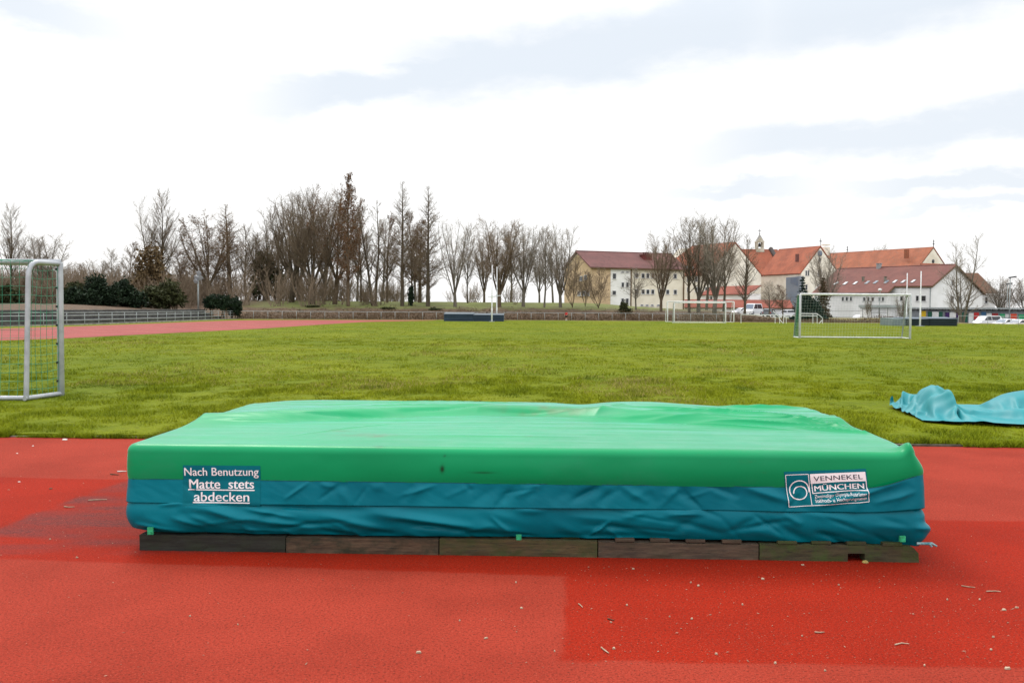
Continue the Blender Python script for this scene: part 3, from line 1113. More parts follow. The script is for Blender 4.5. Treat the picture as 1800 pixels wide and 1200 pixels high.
def text_geo(body, bold=0.0, shear=0.0):
    cu_ = bpy.data.curves.new('lettering', 'FONT')
    cu_.body = body
    cu_.offset = bold
    cu_.resolution_u = 4
    ob = bpy.data.objects.new('lettering', cu_)
    col.objects.link(ob)
    bpy.context.view_layer.update()
    me = bpy.data.meshes.new_from_object(ob.evaluated_get(bpy.context.evaluated_depsgraph_get()))
    bmx = bmesh.new(); bmx.from_mesh(me)
    bmesh.ops.subdivide_edges(bmx, edges=[e for e in bmx.edges if e.calc_length() > 0.25], cuts=1)
    vs = [tuple(v_.co) for v_ in bmx.verts]
    bmx.verts.index_update()
    fs = [tuple(v_.index for v_ in f.verts) for f in bmx.faces]
    bmx.free()
    bpy.data.objects.remove(ob); bpy.data.curves.remove(cu_); bpy.data.meshes.remove(me)
    A = np.array(vs)[:, :2]
    return A, fs


def put_text(mb, body, bold, x0, x1, ybase, ytop, lift, fn=None, capref=None):
    if bold > 0.008:                       # heavier strokes: the line laid three times, slightly shifted
        e = (x1 - x0) * 0.0042 * (bold / 0.03)
        for k, sh in enumerate((-1, 1, 0)):
            put_text(mb, body, 0.0, x0 + e * sh, x1 + e * sh, ybase, ytop, lift + k * 0.00025, fn, capref)
        return
    """lay a line of text between photo x0..x1 with its baseline and cap height"""
    A, fs = text_geo(body, bold)
    Cq, _ = text_geo(capref or 'H', bold)
    cap = Cq[:, 1].max()
    a0, a1 = A[:, 0].min(), A[:, 0].max()
    s = (A[:, 0] - a0) / (a1 - a0)
    u_ = x0 + s * (x1 - x0)
    v_ = ybase + (A[:, 1] / cap) * (ytop - ybase)
    pts = [(a, c_) for a, c_ in zip(u_, v_)]
    if fn:
        pts = [fn(*p) for p in pts]
    mb.add([tuple(p) for p in frontpts(pts, lift)], fs)


def strip(mb, pts, w, lift):
    """flat stroke of width w px along photo px points"""
    pts = [Vector((p[0], p[1])) for p in pts]
    L, Rr = [], []
    for i, p in enumerate(pts):
        t = (pts[min(i + 1, len(pts) - 1)] - pts[max(i - 1, 0)]).normalized()
        n = Vector((-t.y, t.x)) * (w / 2)
        L.append(tuple(p + n)); Rr.append(tuple(p - n))
    V = frontpts(L + Rr, lift)
    n = len(pts)
    mb.add([tuple(p) for p in V], [(i, i + 1, n + i + 1, n + i) for i in range(n - 1)])


def dens(a, b_, n=14):
    return [(a[0] + (b_[0] - a[0]) * i / n, a[1] + (b_[1] - a[1]) * i / n) for i in range(n + 1)]


M['label_teal'] = PM('label_teal', (0.0003, 0.155, 0.195), (0.0003, 0.13, 0.17), 0.35, 4, spec=0.11)
M['label_white'] = PM('label_white', (0.86, 0.88, 0.90), (0.76, 0.79, 0.82), 0.5, 14)
lab = patch('warning_label', lambda s, t: (323.5 + s * 135.5, 816.5 + t * 70 + s * 1.0), 50, 26, 0.0022, M['label_teal'], mat_root)
tag(lab, 'teal sewn-on patch with three lines of white lettering')
mb = MB()
put_text(mb, 'Nach Benutzung', 0.012, 326, 455.8, 834.6, 820.8, 0.0040)
put_text(mb, 'Matte  stets', 0.030, 334, 447.5, 857.4, 841.2, 0.0040)
put_text(mb, 'abdecken', 0.026, 342.8, 439.8, 879.3, 863.6, 0.0040, capref='d')
strip(mb, dens((332, 859.4), (449, 860.4)), 1.9, 0.0040)
strip(mb, dens((341, 881.4), (441, 882.4)), 1.9, 0.0040)
mb.build('lettering', M['label_white'], lab)

# maker's label, skewed with the cloth at the right
Q = [(1378.9, 833.3), (1518.9, 827.8), (1525.8, 880.0), (1385.6, 889.4)]


def lq(s, t):
    # sagging bilinear patch, s and t in 0..1
    a = Q[0][0] * (1 - s) + Q[1][0] * s, Q[0][1] * (1 - s) + Q[1][1] * s
    b_ = Q[3][0] * (1 - s) + Q[2][0] * s, Q[3][1] * (1 - s) + Q[2][1] * s
    x = a[0] * (1 - t) + b_[0] * t + 1.2 * math.sin(s * 9) * t * (1 - t)
    y = a[1] * (1 - t) + b_[1] * t + 1.6 * math.sin(s * 6.0 + 0.5) * (t * (1 - t)) * 2
    return x, y


lab = patch('maker_label', lambda s, t: lq(-0.015 + s * 1.03, -0.10 + t * 1.13), 60, 26, 0.0022, M['label_teal'], mat_root)
tag(lab, 'teal and white printed maker label with a round spiral emblem')
mb = MB()
for a, b_ in (((0, 0), (0.285, 0)), ((0, 0), (0, 1)), ((0, 1), (1, 1)), ((1, 0.58), (1, 1)), ((0.285, 0), (0.285, 1))):
    strip(mb, [lq(*p) for p in dens(a, b_)], 1.15, 0.0040)
nx, ny = 30, 10
V = frontpts([lq(0.305 + 0.695 * i / (nx - 1), 0.0 + 0.31 * j / (ny - 1)) for j in range(ny) for i in range(nx)], 0.0036)
mb.add([tuple(p) for p in V], [tuple(f) for f in grid_faces(ny, nx)])
for a, b_ in (((0.318, .31), (0.318, .615)), ((0.312, .615), (1, .615)), ((0.995, 0.30), (0.995, .615))):
    strip(mb, [lq(*p) for p in dens(a, b_)], 1.5, 0.0042)
put_text(mb, 'MÜNCHEN', 0.035, 0.345, 0.962, 0.555, 0.385, 0.0044, lq)
put_text(mb, 'Zweimaliger Olympia-Ausrüster', 0.004, 0.335, 0.972, 0.775, 0.675, 0.0044, lq)
put_text(mb, 'Stabhoch- u. Hochsprungmatten', 0.004, 0.335, 0.972, 0.915, 0.815, 0.0044, lq)
mb.build('lettering', M['label_white'], lab)
mb = MB()
put_text(mb, 'VENNEKEL', 0.0, 0.345, 0.958, 0.235, 0.08, 0.0052, lq)
mb.build('lettering', PM('print_navy', (0.02, 0.04, 0.07), None, 0.5, 5), lab)
# spiral emblem
kp = [(550, 482), (535, 395), (480, 325), (395, 300), (315, 322), (262, 378), (243, 450), (262, 525), (315, 578), (385, 597), (450, 583), (500, 540), (513, 487), (492, 430), (447, 400), (398, 394), (345, 412), (312, 455), (304, 505)]
kp = [Vector((1360 + a / 9.0, 810 + c_ / 9.0)) for a, c_ in kp]
sp = []
for i in range(len(kp) - 1):
    p0, p1, p2, p3 = kp[max(i - 1, 0)], kp[i], kp[i + 1], kp[min(i + 2, len(kp) - 1)]
    for j in range(5):
        t = j / 5
        sp.append(0.5 * ((2 * p1) + (p2 - p0) * t + (2 * p0 - 5 * p1 + 4 * p2 - p3) * t * t + (3 * p1 - p0 - 3 * p2 + p3) * t ** 3))
sp.append(kp[-1])
mb = MB()
strip(mb, [tuple(p) for p in sp], 1.9, 0.0044)
mb.build('emblem', M['label_white'], lab)

# little green fastening tabs along the hem
mt = PM('tab_green', (0.03, 0.42, 0.20), (0.02, 0.28, 0.12), 0.5, 30)
for px, py, w, h in ((268, 930.5, 10, 13), (912, 941.5, 9, 9), (1583, 944.5, 10, 10)):
    mb = MB()
    c_ = Vector(frontpt(px, py, 0.012))
    s = 5.07 / F
    mb.box(c_, (w * s, 0.014, h * s), math.atan2(ex.y, ex.x) + 0.1)
    mb.box(c_ - ez * (h * s * 0.25) - ey * 0.006, (w * s * 0.55, 0.014, h * s * 0.4), math.atan2(ex.y, ex.x) - 0.15)
    mb.build('fastening_tab', mt, mat_root)
# frayed strap end at the right corner
mb = MB()
a = Vector(tuple(loc2w(np.array([[X1 + 0.0, -0.03, 0.112]]))[0]))
for k, (dx_, dy_, dz_) in enumerate(((0.022, -0.02, -0.012), (0.050, -0.012, -0.010))):
    e = a + ex * dx_ + ey * dy_ + ez * dz_
    mb.tube([a - ex * 0.05, a.lerp(e, .5) + ez * 0.008, e], [0.008, 0.008, 0.005], 6)
mb.build('frayed_strap', PM('strap_pale', (0.25, 0.36, 0.37), (0.02, 0.14, 0.17), 0.7, 25), mat_root)


# ---- pallets
def wood(name, c, c2, moss, ma):
    m, b = new_mat(name)
    v = coord('Object')
    gr = noisen(v, 9.0, 6, 0.7, (0.5, 6.0, 6.0))
    k = mixc(gr.step(0.35, 0.66), c, c2)
    k = mixc(noisen(v, 6.0, 5, 0.7).step(0.42, 0.66) * ma, k, moss)
    k = mixc(noisen(v, 30.0, 3, 0.7, (0.3, 3, 3)).step(0.56, 0.7) * 0.6, k, (0.012, 0.010, 0.008))
    setc(b, k)
    b.inputs['Roughness'].default_value = 0.9
    bump(b, gr, 0.5, 0.004)
    return m


WD = [wood('wood_black', (0.020, 0.022, 0.016), (0.010, 0.011, 0.009), (0.016, 0.026, 0.010), 0.6),
      wood('wood_brown', (0.100, 0.064, 0.036), (0.045, 0.028, 0.017), (0.018, 0.022, 0.010), 0.85),
      wood('wood_olive', (0.088, 0.064, 0.026), (0.042, 0.033, 0.015), (0.034, 0.046, 0.010), 0.85),
      wood('wood_grey_brown', (0.098, 0.066, 0.042), (0.045, 0.031, 0.022), (0.04, 0.036, 0.018), 0.5),
      wood('wood_moss', (0.058, 0.047, 0.021), (0.027, 0.024, 0.012), (0.036, 0.060, 0.010), 0.9)]


def rough_wood(o):
    """weathered timber: cut into short lengths and worn unevenly"""
    bmx = bmesh.new(); bmx.from_mesh(o.data)
    bmesh.ops.subdivide_edges(bmx, edges=[e for e in bmx.edges if e.calc_length() > 0.15], cuts=20)
    bmesh.ops.subdivide_edges(bmx, edges=[e for e in bmx.edges if e.calc_length() > 0.05], cuts=3)
    P = np.array([v_.co[:] for v_ in bmx.verts])
    s_ = P[:, 0] * 9 + o.parent.location.x * 3
    a = fbm(s_ * 1.2, P[:, 2] * 40, 91, 4); c_ = fbm(s_ * 2.5, P[:, 2] * 15 + 7, 93, 4)
    top_ = P[:, 2] > P[:, 2].max() - .01
    for v_, da, dc, tp_ in zip(bmx.verts, a, c_, top_):
        v_.co.y += 0.010 * float(da)
        v_.co.z += (0.012 if tp_ else 0.004) * float(min(dc, 0.05))
    bmx.to_mesh(o.data); bmx.free()


edges = [242, 501, 771, 1051, 1335, 1618]
desc = ['blackened wet wooden pallet under the left end of the mat', 'brown wooden pallet with dark wet bottom edge, second from the left under the mat',
        'olive brown mossy pallet under the middle of the mat below the middle green tab', 'grey brown pallet with raised board ends, under the mat right of the middle',
        'dark mossy pallet with a notch and broken end, under the mat at right']
rnd = random.Random(9)
rz = math.atan2(ex.y, ex.x)
for k in range(5):
    xa = front_xz(edges[k] + 1.0, 975)[0]; xb = front_xz(edges[k + 1] - 1.0, 975)[0]
    root = thing('pallet', O + ex * ((xa + xb) / 2) + ey * 1.0, desc[k], 'pallet', 'wooden pallets under the landing mat')
    y0 = 0.015 + rnd.uniform(-0.008, 0.012)
    mat_ = WD[k]

    def lb(mb, x0, x1, ya, yb, za, zb, tilt=0.0):
        c_ = O + ex * ((x0 + x1) / 2) + ey * ((ya + yb) / 2) + ez * ((za + zb) / 2)
        mb.box(c_, (x1 - x0, yb - ya, zb - za), rz + tilt)
    for j, yy in enumerate((y0, 0.98, 2.0)):
        mb = MB()
        if k == 4 and j == 0:
            xn0, xn1 = front_xz(1491, 980)[0], front_xz(1521, 980)[0]
            lb(mb, xa, xn0, yy, yy + 0.09, 0.0, 0.088)
            lb(mb, xn0, xn1, yy, yy + 0.09, 0.045, 0.088)
            mb.slab([O + ex * xn1 + ey * yy + ez * 0, O + ex * (xb) + ey * yy + ez * 0.0, O + ex * (xb - .004) + ey * yy + ez * 0.05, O + ex * (xb - 0.03) + ey * yy + ez * 0.078, O + ex * (xb - 0.05) + ey * yy + ez * 0.088, O + ex * xn1 + ey * yy + ez * 0.088], ey * 0.09)
        else:
            lb(mb, xa, xb, yy, yy + 0.09, 0.0, 0.088 + rnd.uniform(-.003, .003))
        o = mb.build('stringer', mat_, root)
        rough_wood(o)
    n = 4
    for j in range(n):
        x = xa + 0.05 + (xb - xa - 0.1) * (j + 0.5) / n - 0.002
        mb = MB()
        lb(mb, x - 0.052, x + 0.052, y0 + (0.05 if k < 3 else 0) + rnd.uniform(-0.006, 0.004), 2.09, 0.0885, 0.106 + rnd.uniform(-.002, .002), rnd.uniform(-.004, .004))
        o = mb.build('deck_board', mat_, root)
        bv = o.modifiers.new('bevel', 'BEVEL'); bv.width = 0.003; bv.segments = 2

# ================================================================== TARPAULIN ON THE LAWN (draped shape kept as a coarse grid)
TARP = [
-93,280,18,3,11,-9,15,6,0,15,3,-1,21,1,-2,26,0,0,28,0,0,26,0,0,22,0,0,17,-4,0,15,-5,0,15,-8,0,17,-9,-1,16,-8,0,14,-7,0,15,-6,0,14,-7,3,13,-7,-3,14,-8,1,19,-6,-1,24,-4,0,26,-3,0,24,-2,0,19,-2,1,16,-4,0,20,-3,0,22,-1,0,24,0,2,20,-3,1,17,-4,0,19,-6,-1,26,-8,-2,28,-7,0,28,-5,0,28,-5,0,27,-5,0,28,-4,0,28,-3,0,28,-4,0,28,-3,0,28,-4,0,28,-2,0,27,-3,0,28,-2,0,28,-2,0,28,-1,0,28,-1,0,28,0,0,29,0,0,28,1,0,29,0,0,28,1,0,28,1,0,28,1,0,28,1,0,28,0,0,28,0,0,28,1,0,29,1,0,28,2,0,29,2,0,29,1,0,29,2,0,28,1,0,28,2,0,28,1,0,28,2,0,28,2,0,27,1,0,28,2,0,28,2,0,28,2,0,
-80,307,19,-9,8,5,5,5,-12,19,0,-5,27,1,-1,32,0,1,31,1,1,26,1,-2,19,-1,4,15,-4,-2,15,-6,-2,16,-8,0,17,-9,0,15,-8,0,15,-7,-1,14,-6,0,15,-7,1,15,-7,0,18,-6,0,23,-5,0,23,-4,5,23,-3,3,18,-2,-2,14,-3,-6,18,-4,1,23,-1,6,25,0,6,23,-2,5,18,-2,-1,15,-5,-4,16,-8,-6,26,-8,-4,28,-5,-2,27,-5,-1,28,-4,0,28,-4,0,28,-4,0,27,-3,0,28,-4,0,28,-3,0,28,-3,0,28,-3,0,27,-2,0,28,-2,0,28,-1,0,28,-1,0,28,-1,0,28,0,0,29,0,0,28,1,0,29,0,0,28,1,0,28,1,0,27,1,0,28,1,0,28,0,1,27,0,4,28,0,-4,29,2,-1,29,1,0,28,2,0,29,2,0,29,1,0,29,2,0,28,1,0,28,2,0,27,1,0,28,2,0,28,2,0,27,2,0,28,2,0,28,2,0,
-71,330,25,-10,7,5,-5,3,-9,19,0,-14,33,1,-1,36,1,0,33,0,3,26,0,1,18,-1,-3,11,-3,7,14,-6,-1,16,-10,2,16,-9,0,16,-8,0,15,-7,-1,15,-5,-4,16,-6,-2,19,-6,-2,23,-5,-1,25,-3,3,21,-6,10,16,-2,5,7,-3,-14,16,-3,-3,21,-4,10,27,0,10,28,2,5,18,-1,-9,11,-7,-11,14,-5,-4,18,-7,1,28,-6,0,28,-5,0,28,-5,-2,28,-3,0,27,-4,0,28,-4,0,28,-3,0,27,-3,0,28,-3,0,28,-3,0,28,-3,0,27,-2,0,28,-2,0,28,-1,0,28,-1,0,28,-1,0,28,0,0,29,1,0,28,0,0,28,1,0,29,1,0,27,1,0,28,1,0,28,0,0,26,0,7,27,0,-2,28,1,-5,29,1,0,29,2,0,29,2,0,29,1,0,29,2,0,28,1,0,28,2,0,28,1,0,28,2,0,27,2,0,28,1,0,28,2,0,28,2,0,28,2,0,
-57,342,36,-7,2,-6,-13,13,-5,11,3,-18,38,1,-2,38,1,1,34,0,3,24,0,-1,15,0,-2,12,-5,5,14,-7,-1,15,-7,3,16,-8,0,15,-9,-3,14,-8,4,16,-6,2,20,-5,-6,24,-5,-4,27,-4,1,20,-6,19,22,-3,4,13,-4,-6,-3,-1,-16,18,-4,-1,22,-4,20,31,3,9,24,3,-13,13,-4,-16,14,-5,3,12,-7,6,19,-7,-5,27,-7,-5,29,-3,1,29,-4,-1,28,-3,0,28,-3,0,27,-4,0,28,-3,0,28,-3,0,27,-3,0,28,-2,0,28,-3,0,27,-2,0,28,-1,0,28,-2,0,28,-1,0,28,0,0,28,0,0,28,0,0,29,1,0,28,1,0,28,1,0,28,1,0,28,1,0,27,-1,4,26,0,6,26,0,-10,28,1,0,29,2,0,29,1,0,29,2,0,29,2,0,29,1,0,28,2,0,28,1,0,28,2,0,28,1,0,28,2,0,27,2,0,28,2,0,28,2,0,28,2,0,
-38,349,27,-12,4,-8,-17,18,1,5,9,-13,40,1,-2,39,1,4,34,0,2,23,-1,-3,13,-1,0,14,-4,1,13,-5,2,12,-8,-4,16,-7,-1,16,-9,0,16,-9,2,13,-6,12,26,-5,-7,30,-4,-6,27,-4,12,24,-6,17,19,-7,2,1,3,-11,-9,-3,-16,23,-4,-2,21,-4,29,30,0,-13,23,4,-18,17,-2,4,12,-1,0,12,-9,-3,18,-9,5,26,-5,-7,29,-3,0,29,-3,0,29,-3,0,28,-4,0,28,-3,0,27,-3,0,28,-3,1,27,-2,-1,28,-2,0,28,-3,0,27,-2,0,28,-1,0,28,-1,0,27,-1,0,28,-1,1,28,0,-1,29,1,0,28,1,0,29,1,0,28,0,0,28,1,0,27,1,0,25,-1,10,26,-1,-7,28,1,-3,28,2,0,29,1,0,29,2,0,29,2,0,29,1,0,29,2,0,28,1,0,28,2,0,28,1,0,27,2,0,28,2,0,27,1,0,28,2,0,28,2,0,28,2,0,
-26,361,19,-13,7,2,-20,18,5,3,14,-19,40,1,-1,40,1,3,32,-1,-2,21,-3,8,15,-3,-1,10,1,-5,12,-6,-2,14,-4,0,16,-7,1,16,-9,-1,20,-11,-1,10,-7,17,31,-5,-7,36,-5,-4,33,-6,10,24,-6,15,17,-6,0,-2,-3,-12,-19,4,-14,21,-1,0,28,-4,31,24,-2,-22,19,7,-11,16,-3,3,13,-2,2,14,-6,-7,15,-10,10,25,-4,-11,30,-3,0,30,-3,0,29,-3,0,28,-3,0,28,-3,0,28,-2,0,27,-3,0,28,-3,1,27,-2,0,28,-2,-1,27,-2,0,28,-1,0,28,-1,0,27,-1,0,28,0,2,28,0,-1,28,0,-1,28,1,0,29,1,0,28,1,0,28,1,0,25,-1,9,26,-1,-2,26,0,-7,29,2,0,28,1,0,29,2,0,29,1,0,29,2,0,28,2,0,29,1,0,28,2,0,28,1,0,28,2,0,27,1,0,28,2,0,28,2,0,27,2,0,28,2,0,28,2,0,
-17,378,14,-13,8,8,-19,19,7,0,15,-21,39,1,2,38,0,-3,31,-1,2,20,-5,12,17,-2,-4,9,-1,-5,11,0,-6,14,-4,1,14,-6,1,18,-10,-2,23,-13,0,8,-7,20,37,-5,-6,41,-5,-3,36,-8,10,25,-7,14,14,-8,0,-7,2,-13,-26,5,-12,24,0,-3,31,-5,30,16,1,-27,15,2,-9,15,-2,2,15,-2,-3,14,-5,8,15,-7,6,26,-4,-14,31,-3,0,30,-3,0,29,-2,0,29,-3,0,28,-3,0,27,-2,0,28,-3,0,28,-2,0,27,-2,3,27,-2,1,27,-2,-3,28,-1,0,28,-1,2,27,-1,0,28,0,1,28,0,2,27,1,-5,28,1,-1,29,1,0,28,1,0,26,-1,6,26,0,5,26,-1,-10,28,1,-1,28,1,0,28,2,0,29,1,0,29,2,0,28,2,0,29,1,0,28,2,0,28,1,0,28,2,0,28,1,0,28,2,0,27,2,0,28,1,0,28,2,0,27,2,0,28,2,0,
-11,397,20,-12,10,3,-18,18,8,0,15,-23,37,0,0,36,-2,0,26,-2,12,21,-2,1,15,-4,-9,15,-1,-5,12,-1,7,11,1,-5,14,-5,-2,18,-11,4,26,-14,-4,7,-8,23,40,-4,-5,44,-7,0,36,-9,15,22,-11,10,13,0,-5,-8,1,-12,-29,6,-12,26,1,-4,34,-5,28,10,1,-29,14,-1,-9,16,-1,1,13,-2,3,12,-5,6,16,-4,1,27,-3,-12,31,-3,0,31,-3,0,30,-2,0,28,-2,0,28,-3,0,28,-2,0,27,-2,0,28,-3,0,28,-2,0,27,-2,2,28,-2,4,26,-2,4,27,0,-1,28,-1,2,27,-1,2,28,2,-2,28,0,-2,27,1,-3,28,2,-3,28,1,2,26,-1,6,26,-1,-7,27,1,-4,28,1,0,28,1,0,29,1,0,28,2,0,29,1,0,28,2,0,29,2,0,28,1,0,28,2,0,28,1,0,27,2,0,28,1,0,27,2,0,28,2,0,28,2,0,27,2,0,28,2,0,
-9,418,30,-7,10,-7,-18,19,8,2,14,-23,34,-2,-2,33,-2,1,23,-2,12,22,-4,-4,15,-5,-6,16,0,0,11,-1,3,13,0,1,12,-2,-1,19,-10,-4,29,-14,-2,6,-8,27,43,-5,-2,43,-10,6,32,-14,20,24,-10,10,11,2,-9,-9,7,-17,-28,7,-14,27,2,-6,35,-5,26,4,1,-31,15,-1,-10,15,-4,7,14,0,-1,14,-4,5,15,-3,-1,27,-3,-10,31,-2,0,31,-2,0,30,-3,0,29,-2,0,28,-2,0,27,-2,0,28,-2,0,28,-2,0,27,-2,1,27,-3,4,27,-2,6,27,-3,6,27,-1,4,27,0,1,28,-1,2,27,1,-2,28,1,-1,28,1,-4,27,2,-3,26,2,-3,27,0,-4,28,0,-4,27,1,-2,28,1,-1,28,1,0,28,1,0,28,2,0,29,1,0,28,2,0,28,1,0,28,2,0,28,1,0,28,2,0,27,1,0,28,2,0,28,2,0,27,1,0,28,2,0,27,2,1,28,2,1,
-10,441,34,-1,10,-9,-15,18,5,3,12,-22,31,-2,-2,30,-3,2,20,-3,5,21,-5,-7,20,-4,6,17,-2,-1,9,-1,7,9,0,-3,14,1,-7,21,-9,-2,31,-14,0,4,-8,29,44,-6,3,45,-10,7,33,-14,17,19,-10,14,7,1,-9,-10,9,-18,-24,8,-17,29,3,-6,34,-4,22,5,0,-28,11,-4,-8,14,-2,-6,16,-2,1,12,-1,10,18,-1,-5,27,-3,-6,30,-2,0,31,-2,0,30,-2,0,29,-2,0,28,-2,0,28,-2,0,27,-2,0,28,-2,2,26,-4,8,26,-4,8,27,-2,6,28,-2,5,27,-1,4,27,0,2,28,0,1,28,0,0,28,0,-1,27,1,-2,28,1,-2,27,2,-6,27,2,-5,27,2,-5,28,1,-5,27,2,-4,28,2,-3,28,1,-2,28,1,-1,28,2,0,28,1,0,27,2,0,28,1,0,28,2,0,28,1,0,28,2,0,27,2,0,28,1,0,28,2,0,27,1,0,28,1,0,27,2,0,
3,462,40,-11,9,-7,-9,19,-8,3,11,-15,28,-2,-4,26,-3,1,21,-4,7,19,-4,-7,19,-6,0,18,-4,3,8,1,14,13,-7,7,14,-4,-6,22,-4,-6,32,-7,-10,1,-6,28,42,-7,9,44,-11,8,29,-17,19,20,-6,12,9,3,-10,-15,7,-15,-17,11,-23,30,3,-6,33,-4,18,11,-1,-23,5,-2,-19,14,-3,4,13,0,-1,13,-2,3,19,-1,-6,28,-2,0,30,-2,-1,30,-2,0,30,-2,0,29,-1,0,28,-2,0,28,-2,0,27,-2,5,26,-4,8,26,-5,9,26,-4,9,27,-2,6,28,-1,4,28,0,2,27,0,2,28,0,1,28,0,0,28,1,0,28,0,-2,28,2,-3,28,1,-4,27,1,-4,28,2,-4,27,2,-5,27,2,-4,28,2,-4,27,2,-5,28,2,-4,27,2,-4,27,1,-3,28,2,0,28,2,0,27,2,0,28,1,0,28,2,0,27,1,0,28,2,0,28,1,0,28,2,0,27,1,0,28,1,0,
-2,488,41,3,6,-11,-13,17,0,8,9,-17,23,-2,-7,23,-3,1,21,-3,5,17,-4,-6,20,-5,0,19,-7,3,13,-7,10,12,-3,5,11,-1,2,20,-5,-7,31,-4,-11,3,-4,30,37,-13,22,42,-10,6,30,-14,10,17,-4,10,10,2,-3,-16,6,-14,-7,14,-27,29,3,-6,30,-4,13,17,-2,-17,1,0,-19,13,-2,-7,14,0,3,14,-2,-2,19,-1,-1,28,-2,0,29,-2,0,30,-1,0,29,-2,0,29,-2,1,28,-2,3,26,-3,6,26,-5,9,26,-4,9,27,-3,6,27,-2,3,28,-1,0,27,-1,2,28,1,2,28,0,2,28,0,1,27,0,1,28,1,-1,28,1,-2,27,1,-4,28,1,-5,27,2,-6,27,1,-5,28,2,-5,27,2,-4,27,2,-4,28,2,-4,27,2,-4,28,2,-1,27,2,0,28,2,0,28,1,0,27,2,0,28,2,0,28,1,0,28,2,0,28,1,0,27,2,0,28,1,0,28,1,0,28,2,0,
-3,514,40,12,4,-6,-9,14,-2,7,5,-13,19,0,-10,19,-2,-3,18,-3,4,18,-5,3,18,-7,3,19,-4,-4,16,-9,6,8,-6,-4,14,0,3,18,-3,-6,31,-2,-5,8,-4,32,32,-12,24,40,-14,-3,30,-9,10,12,-5,17,12,3,-6,-10,8,-9,-4,12,-24,27,2,-6,27,-3,9,18,-1,-12,8,0,-16,7,1,-12,15,-1,-3,16,-1,0,19,-2,0,27,-3,0,28,-2,1,29,-2,3,28,-4,3,28,-3,6,26,-6,7,27,-3,6,27,0,3,27,-3,-2,27,-3,-3,28,-3,-2,28,-1,0,27,1,3,28,1,3,27,0,2,28,1,1,28,0,0,27,0,-1,27,2,1,26,0,-7,28,3,-4,27,1,-5,27,2,-5,28,2,-5,27,2,-3,28,2,-2,27,3,-1,28,2,0,28,2,0,27,2,0,28,2,0,28,2,0,28,2,0,27,2,0,28,1,0,28,2,0,28,1,0,28,1,0,28,1,0,28,2,0,28,1,0,
0,539,40,17,1,1,-3,10,-11,5,3,-11,17,-1,-1,11,2,-11,16,-4,6,16,-4,5,18,-5,4,19,-6,2,18,-8,0,15,-7,-5,13,-4,-9,15,1,4,27,-1,-8,16,-5,28,23,-9,27,37,-12,-4,31,-10,6,12,-5,17,11,4,5,-5,5,-11,1,12,-22,23,3,-6,23,-2,5,16,-1,-9,12,2,-11,11,1,-10,15,-1,-2,15,-3,0,18,-4,1,26,-8,4,27,-5,3,28,-3,4,28,-1,3,28,-1,0,27,-2,-4,26,-5,-7,27,-2,-5,28,-3,-2,28,-1,-1,27,0,1,28,1,2,28,0,2,27,1,2,28,0,2,28,0,1,27,0,-1,28,0,-1,27,3,4,25,3,0,26,2,-10,27,2,-5,28,2,-3,27,3,-3,28,2,0,27,2,0,28,3,0,28,2,0,28,2,0,28,2,0,27,2,0,28,2,0,28,2,0,27,1,0,28,2,0,28,1,0,28,2,0,28,1,0,29,1,0,28,1,0,28,1,0,
3,563,39,15,0,-1,11,4,-6,3,2,-12,11,-1,-7,12,0,5,11,0,-9,13,-4,0,17,-4,1,18,-7,0,19,-8,1,16,-7,-2,12,-3,0,17,1,-1,23,0,2,21,-4,21,18,-8,29,34,-11,0,30,-8,2,14,-4,13,9,1,12,4,6,-9,2,9,-18,21,2,-5,19,0,-2,14,1,-8,15,1,-5,14,-2,0,15,-5,1,14,-5,1,18,-6,0,25,-4,-5,28,-1,-2,27,-1,-5,27,-3,-6,27,-3,-6,27,-3,-6,28,-1,-3,27,-1,-2,28,-1,0,28,0,1,28,0,0,28,0,1,27,0,2,28,1,1,28,0,1,27,0,0,28,0,0,28,1,-1,27,1,2,25,6,10,25,2,-7,26,2,-10,27,3,-1,28,3,0,28,2,0,27,2,0,28,2,0,28,2,0,28,2,0,28,2,0,28,2,0,27,2,0,28,2,0,28,2,0,27,2,0,28,1,0,28,1,0,29,2,0,28,1,0,28,1,0,29,1,0,
9,584,43,10,0,-8,15,2,-2,7,0,-12,10,-2,-7,10,-2,-3,11,1,7,10,-1,-7,12,-5,5,18,-5,-1,19,-6,-2,18,-6,-3,14,-2,2,15,-3,0,18,-3,7,24,0,9,18,-5,27,29,-12,13,28,-6,0,21,-2,3,6,0,13,11,4,-1,4,6,-14,18,1,-3,17,0,-3,15,1,-4,15,-2,1,15,-3,1,15,-1,-3,14,-2,-6,17,-4,-9,24,-4,-12,27,-3,-7,27,-3,-7,27,-3,-6,28,-1,-4,27,-1,-1,28,0,0,28,-1,0,28,0,0,28,0,0,27,0,0,28,0,0,28,0,0,28,0,0,27,0,1,28,1,0,28,0,0,28,0,-1,27,1,0,27,2,6,23,8,5,24,2,-11,27,3,0,28,2,0,27,3,0,28,2,0,28,2,0,28,2,0,28,2,0,28,2,0,28,2,0,28,2,0,27,2,0,28,2,0,28,2,0,28,1,0,28,1,0,28,1,0,29,1,0,28,1,0,28,1,0,
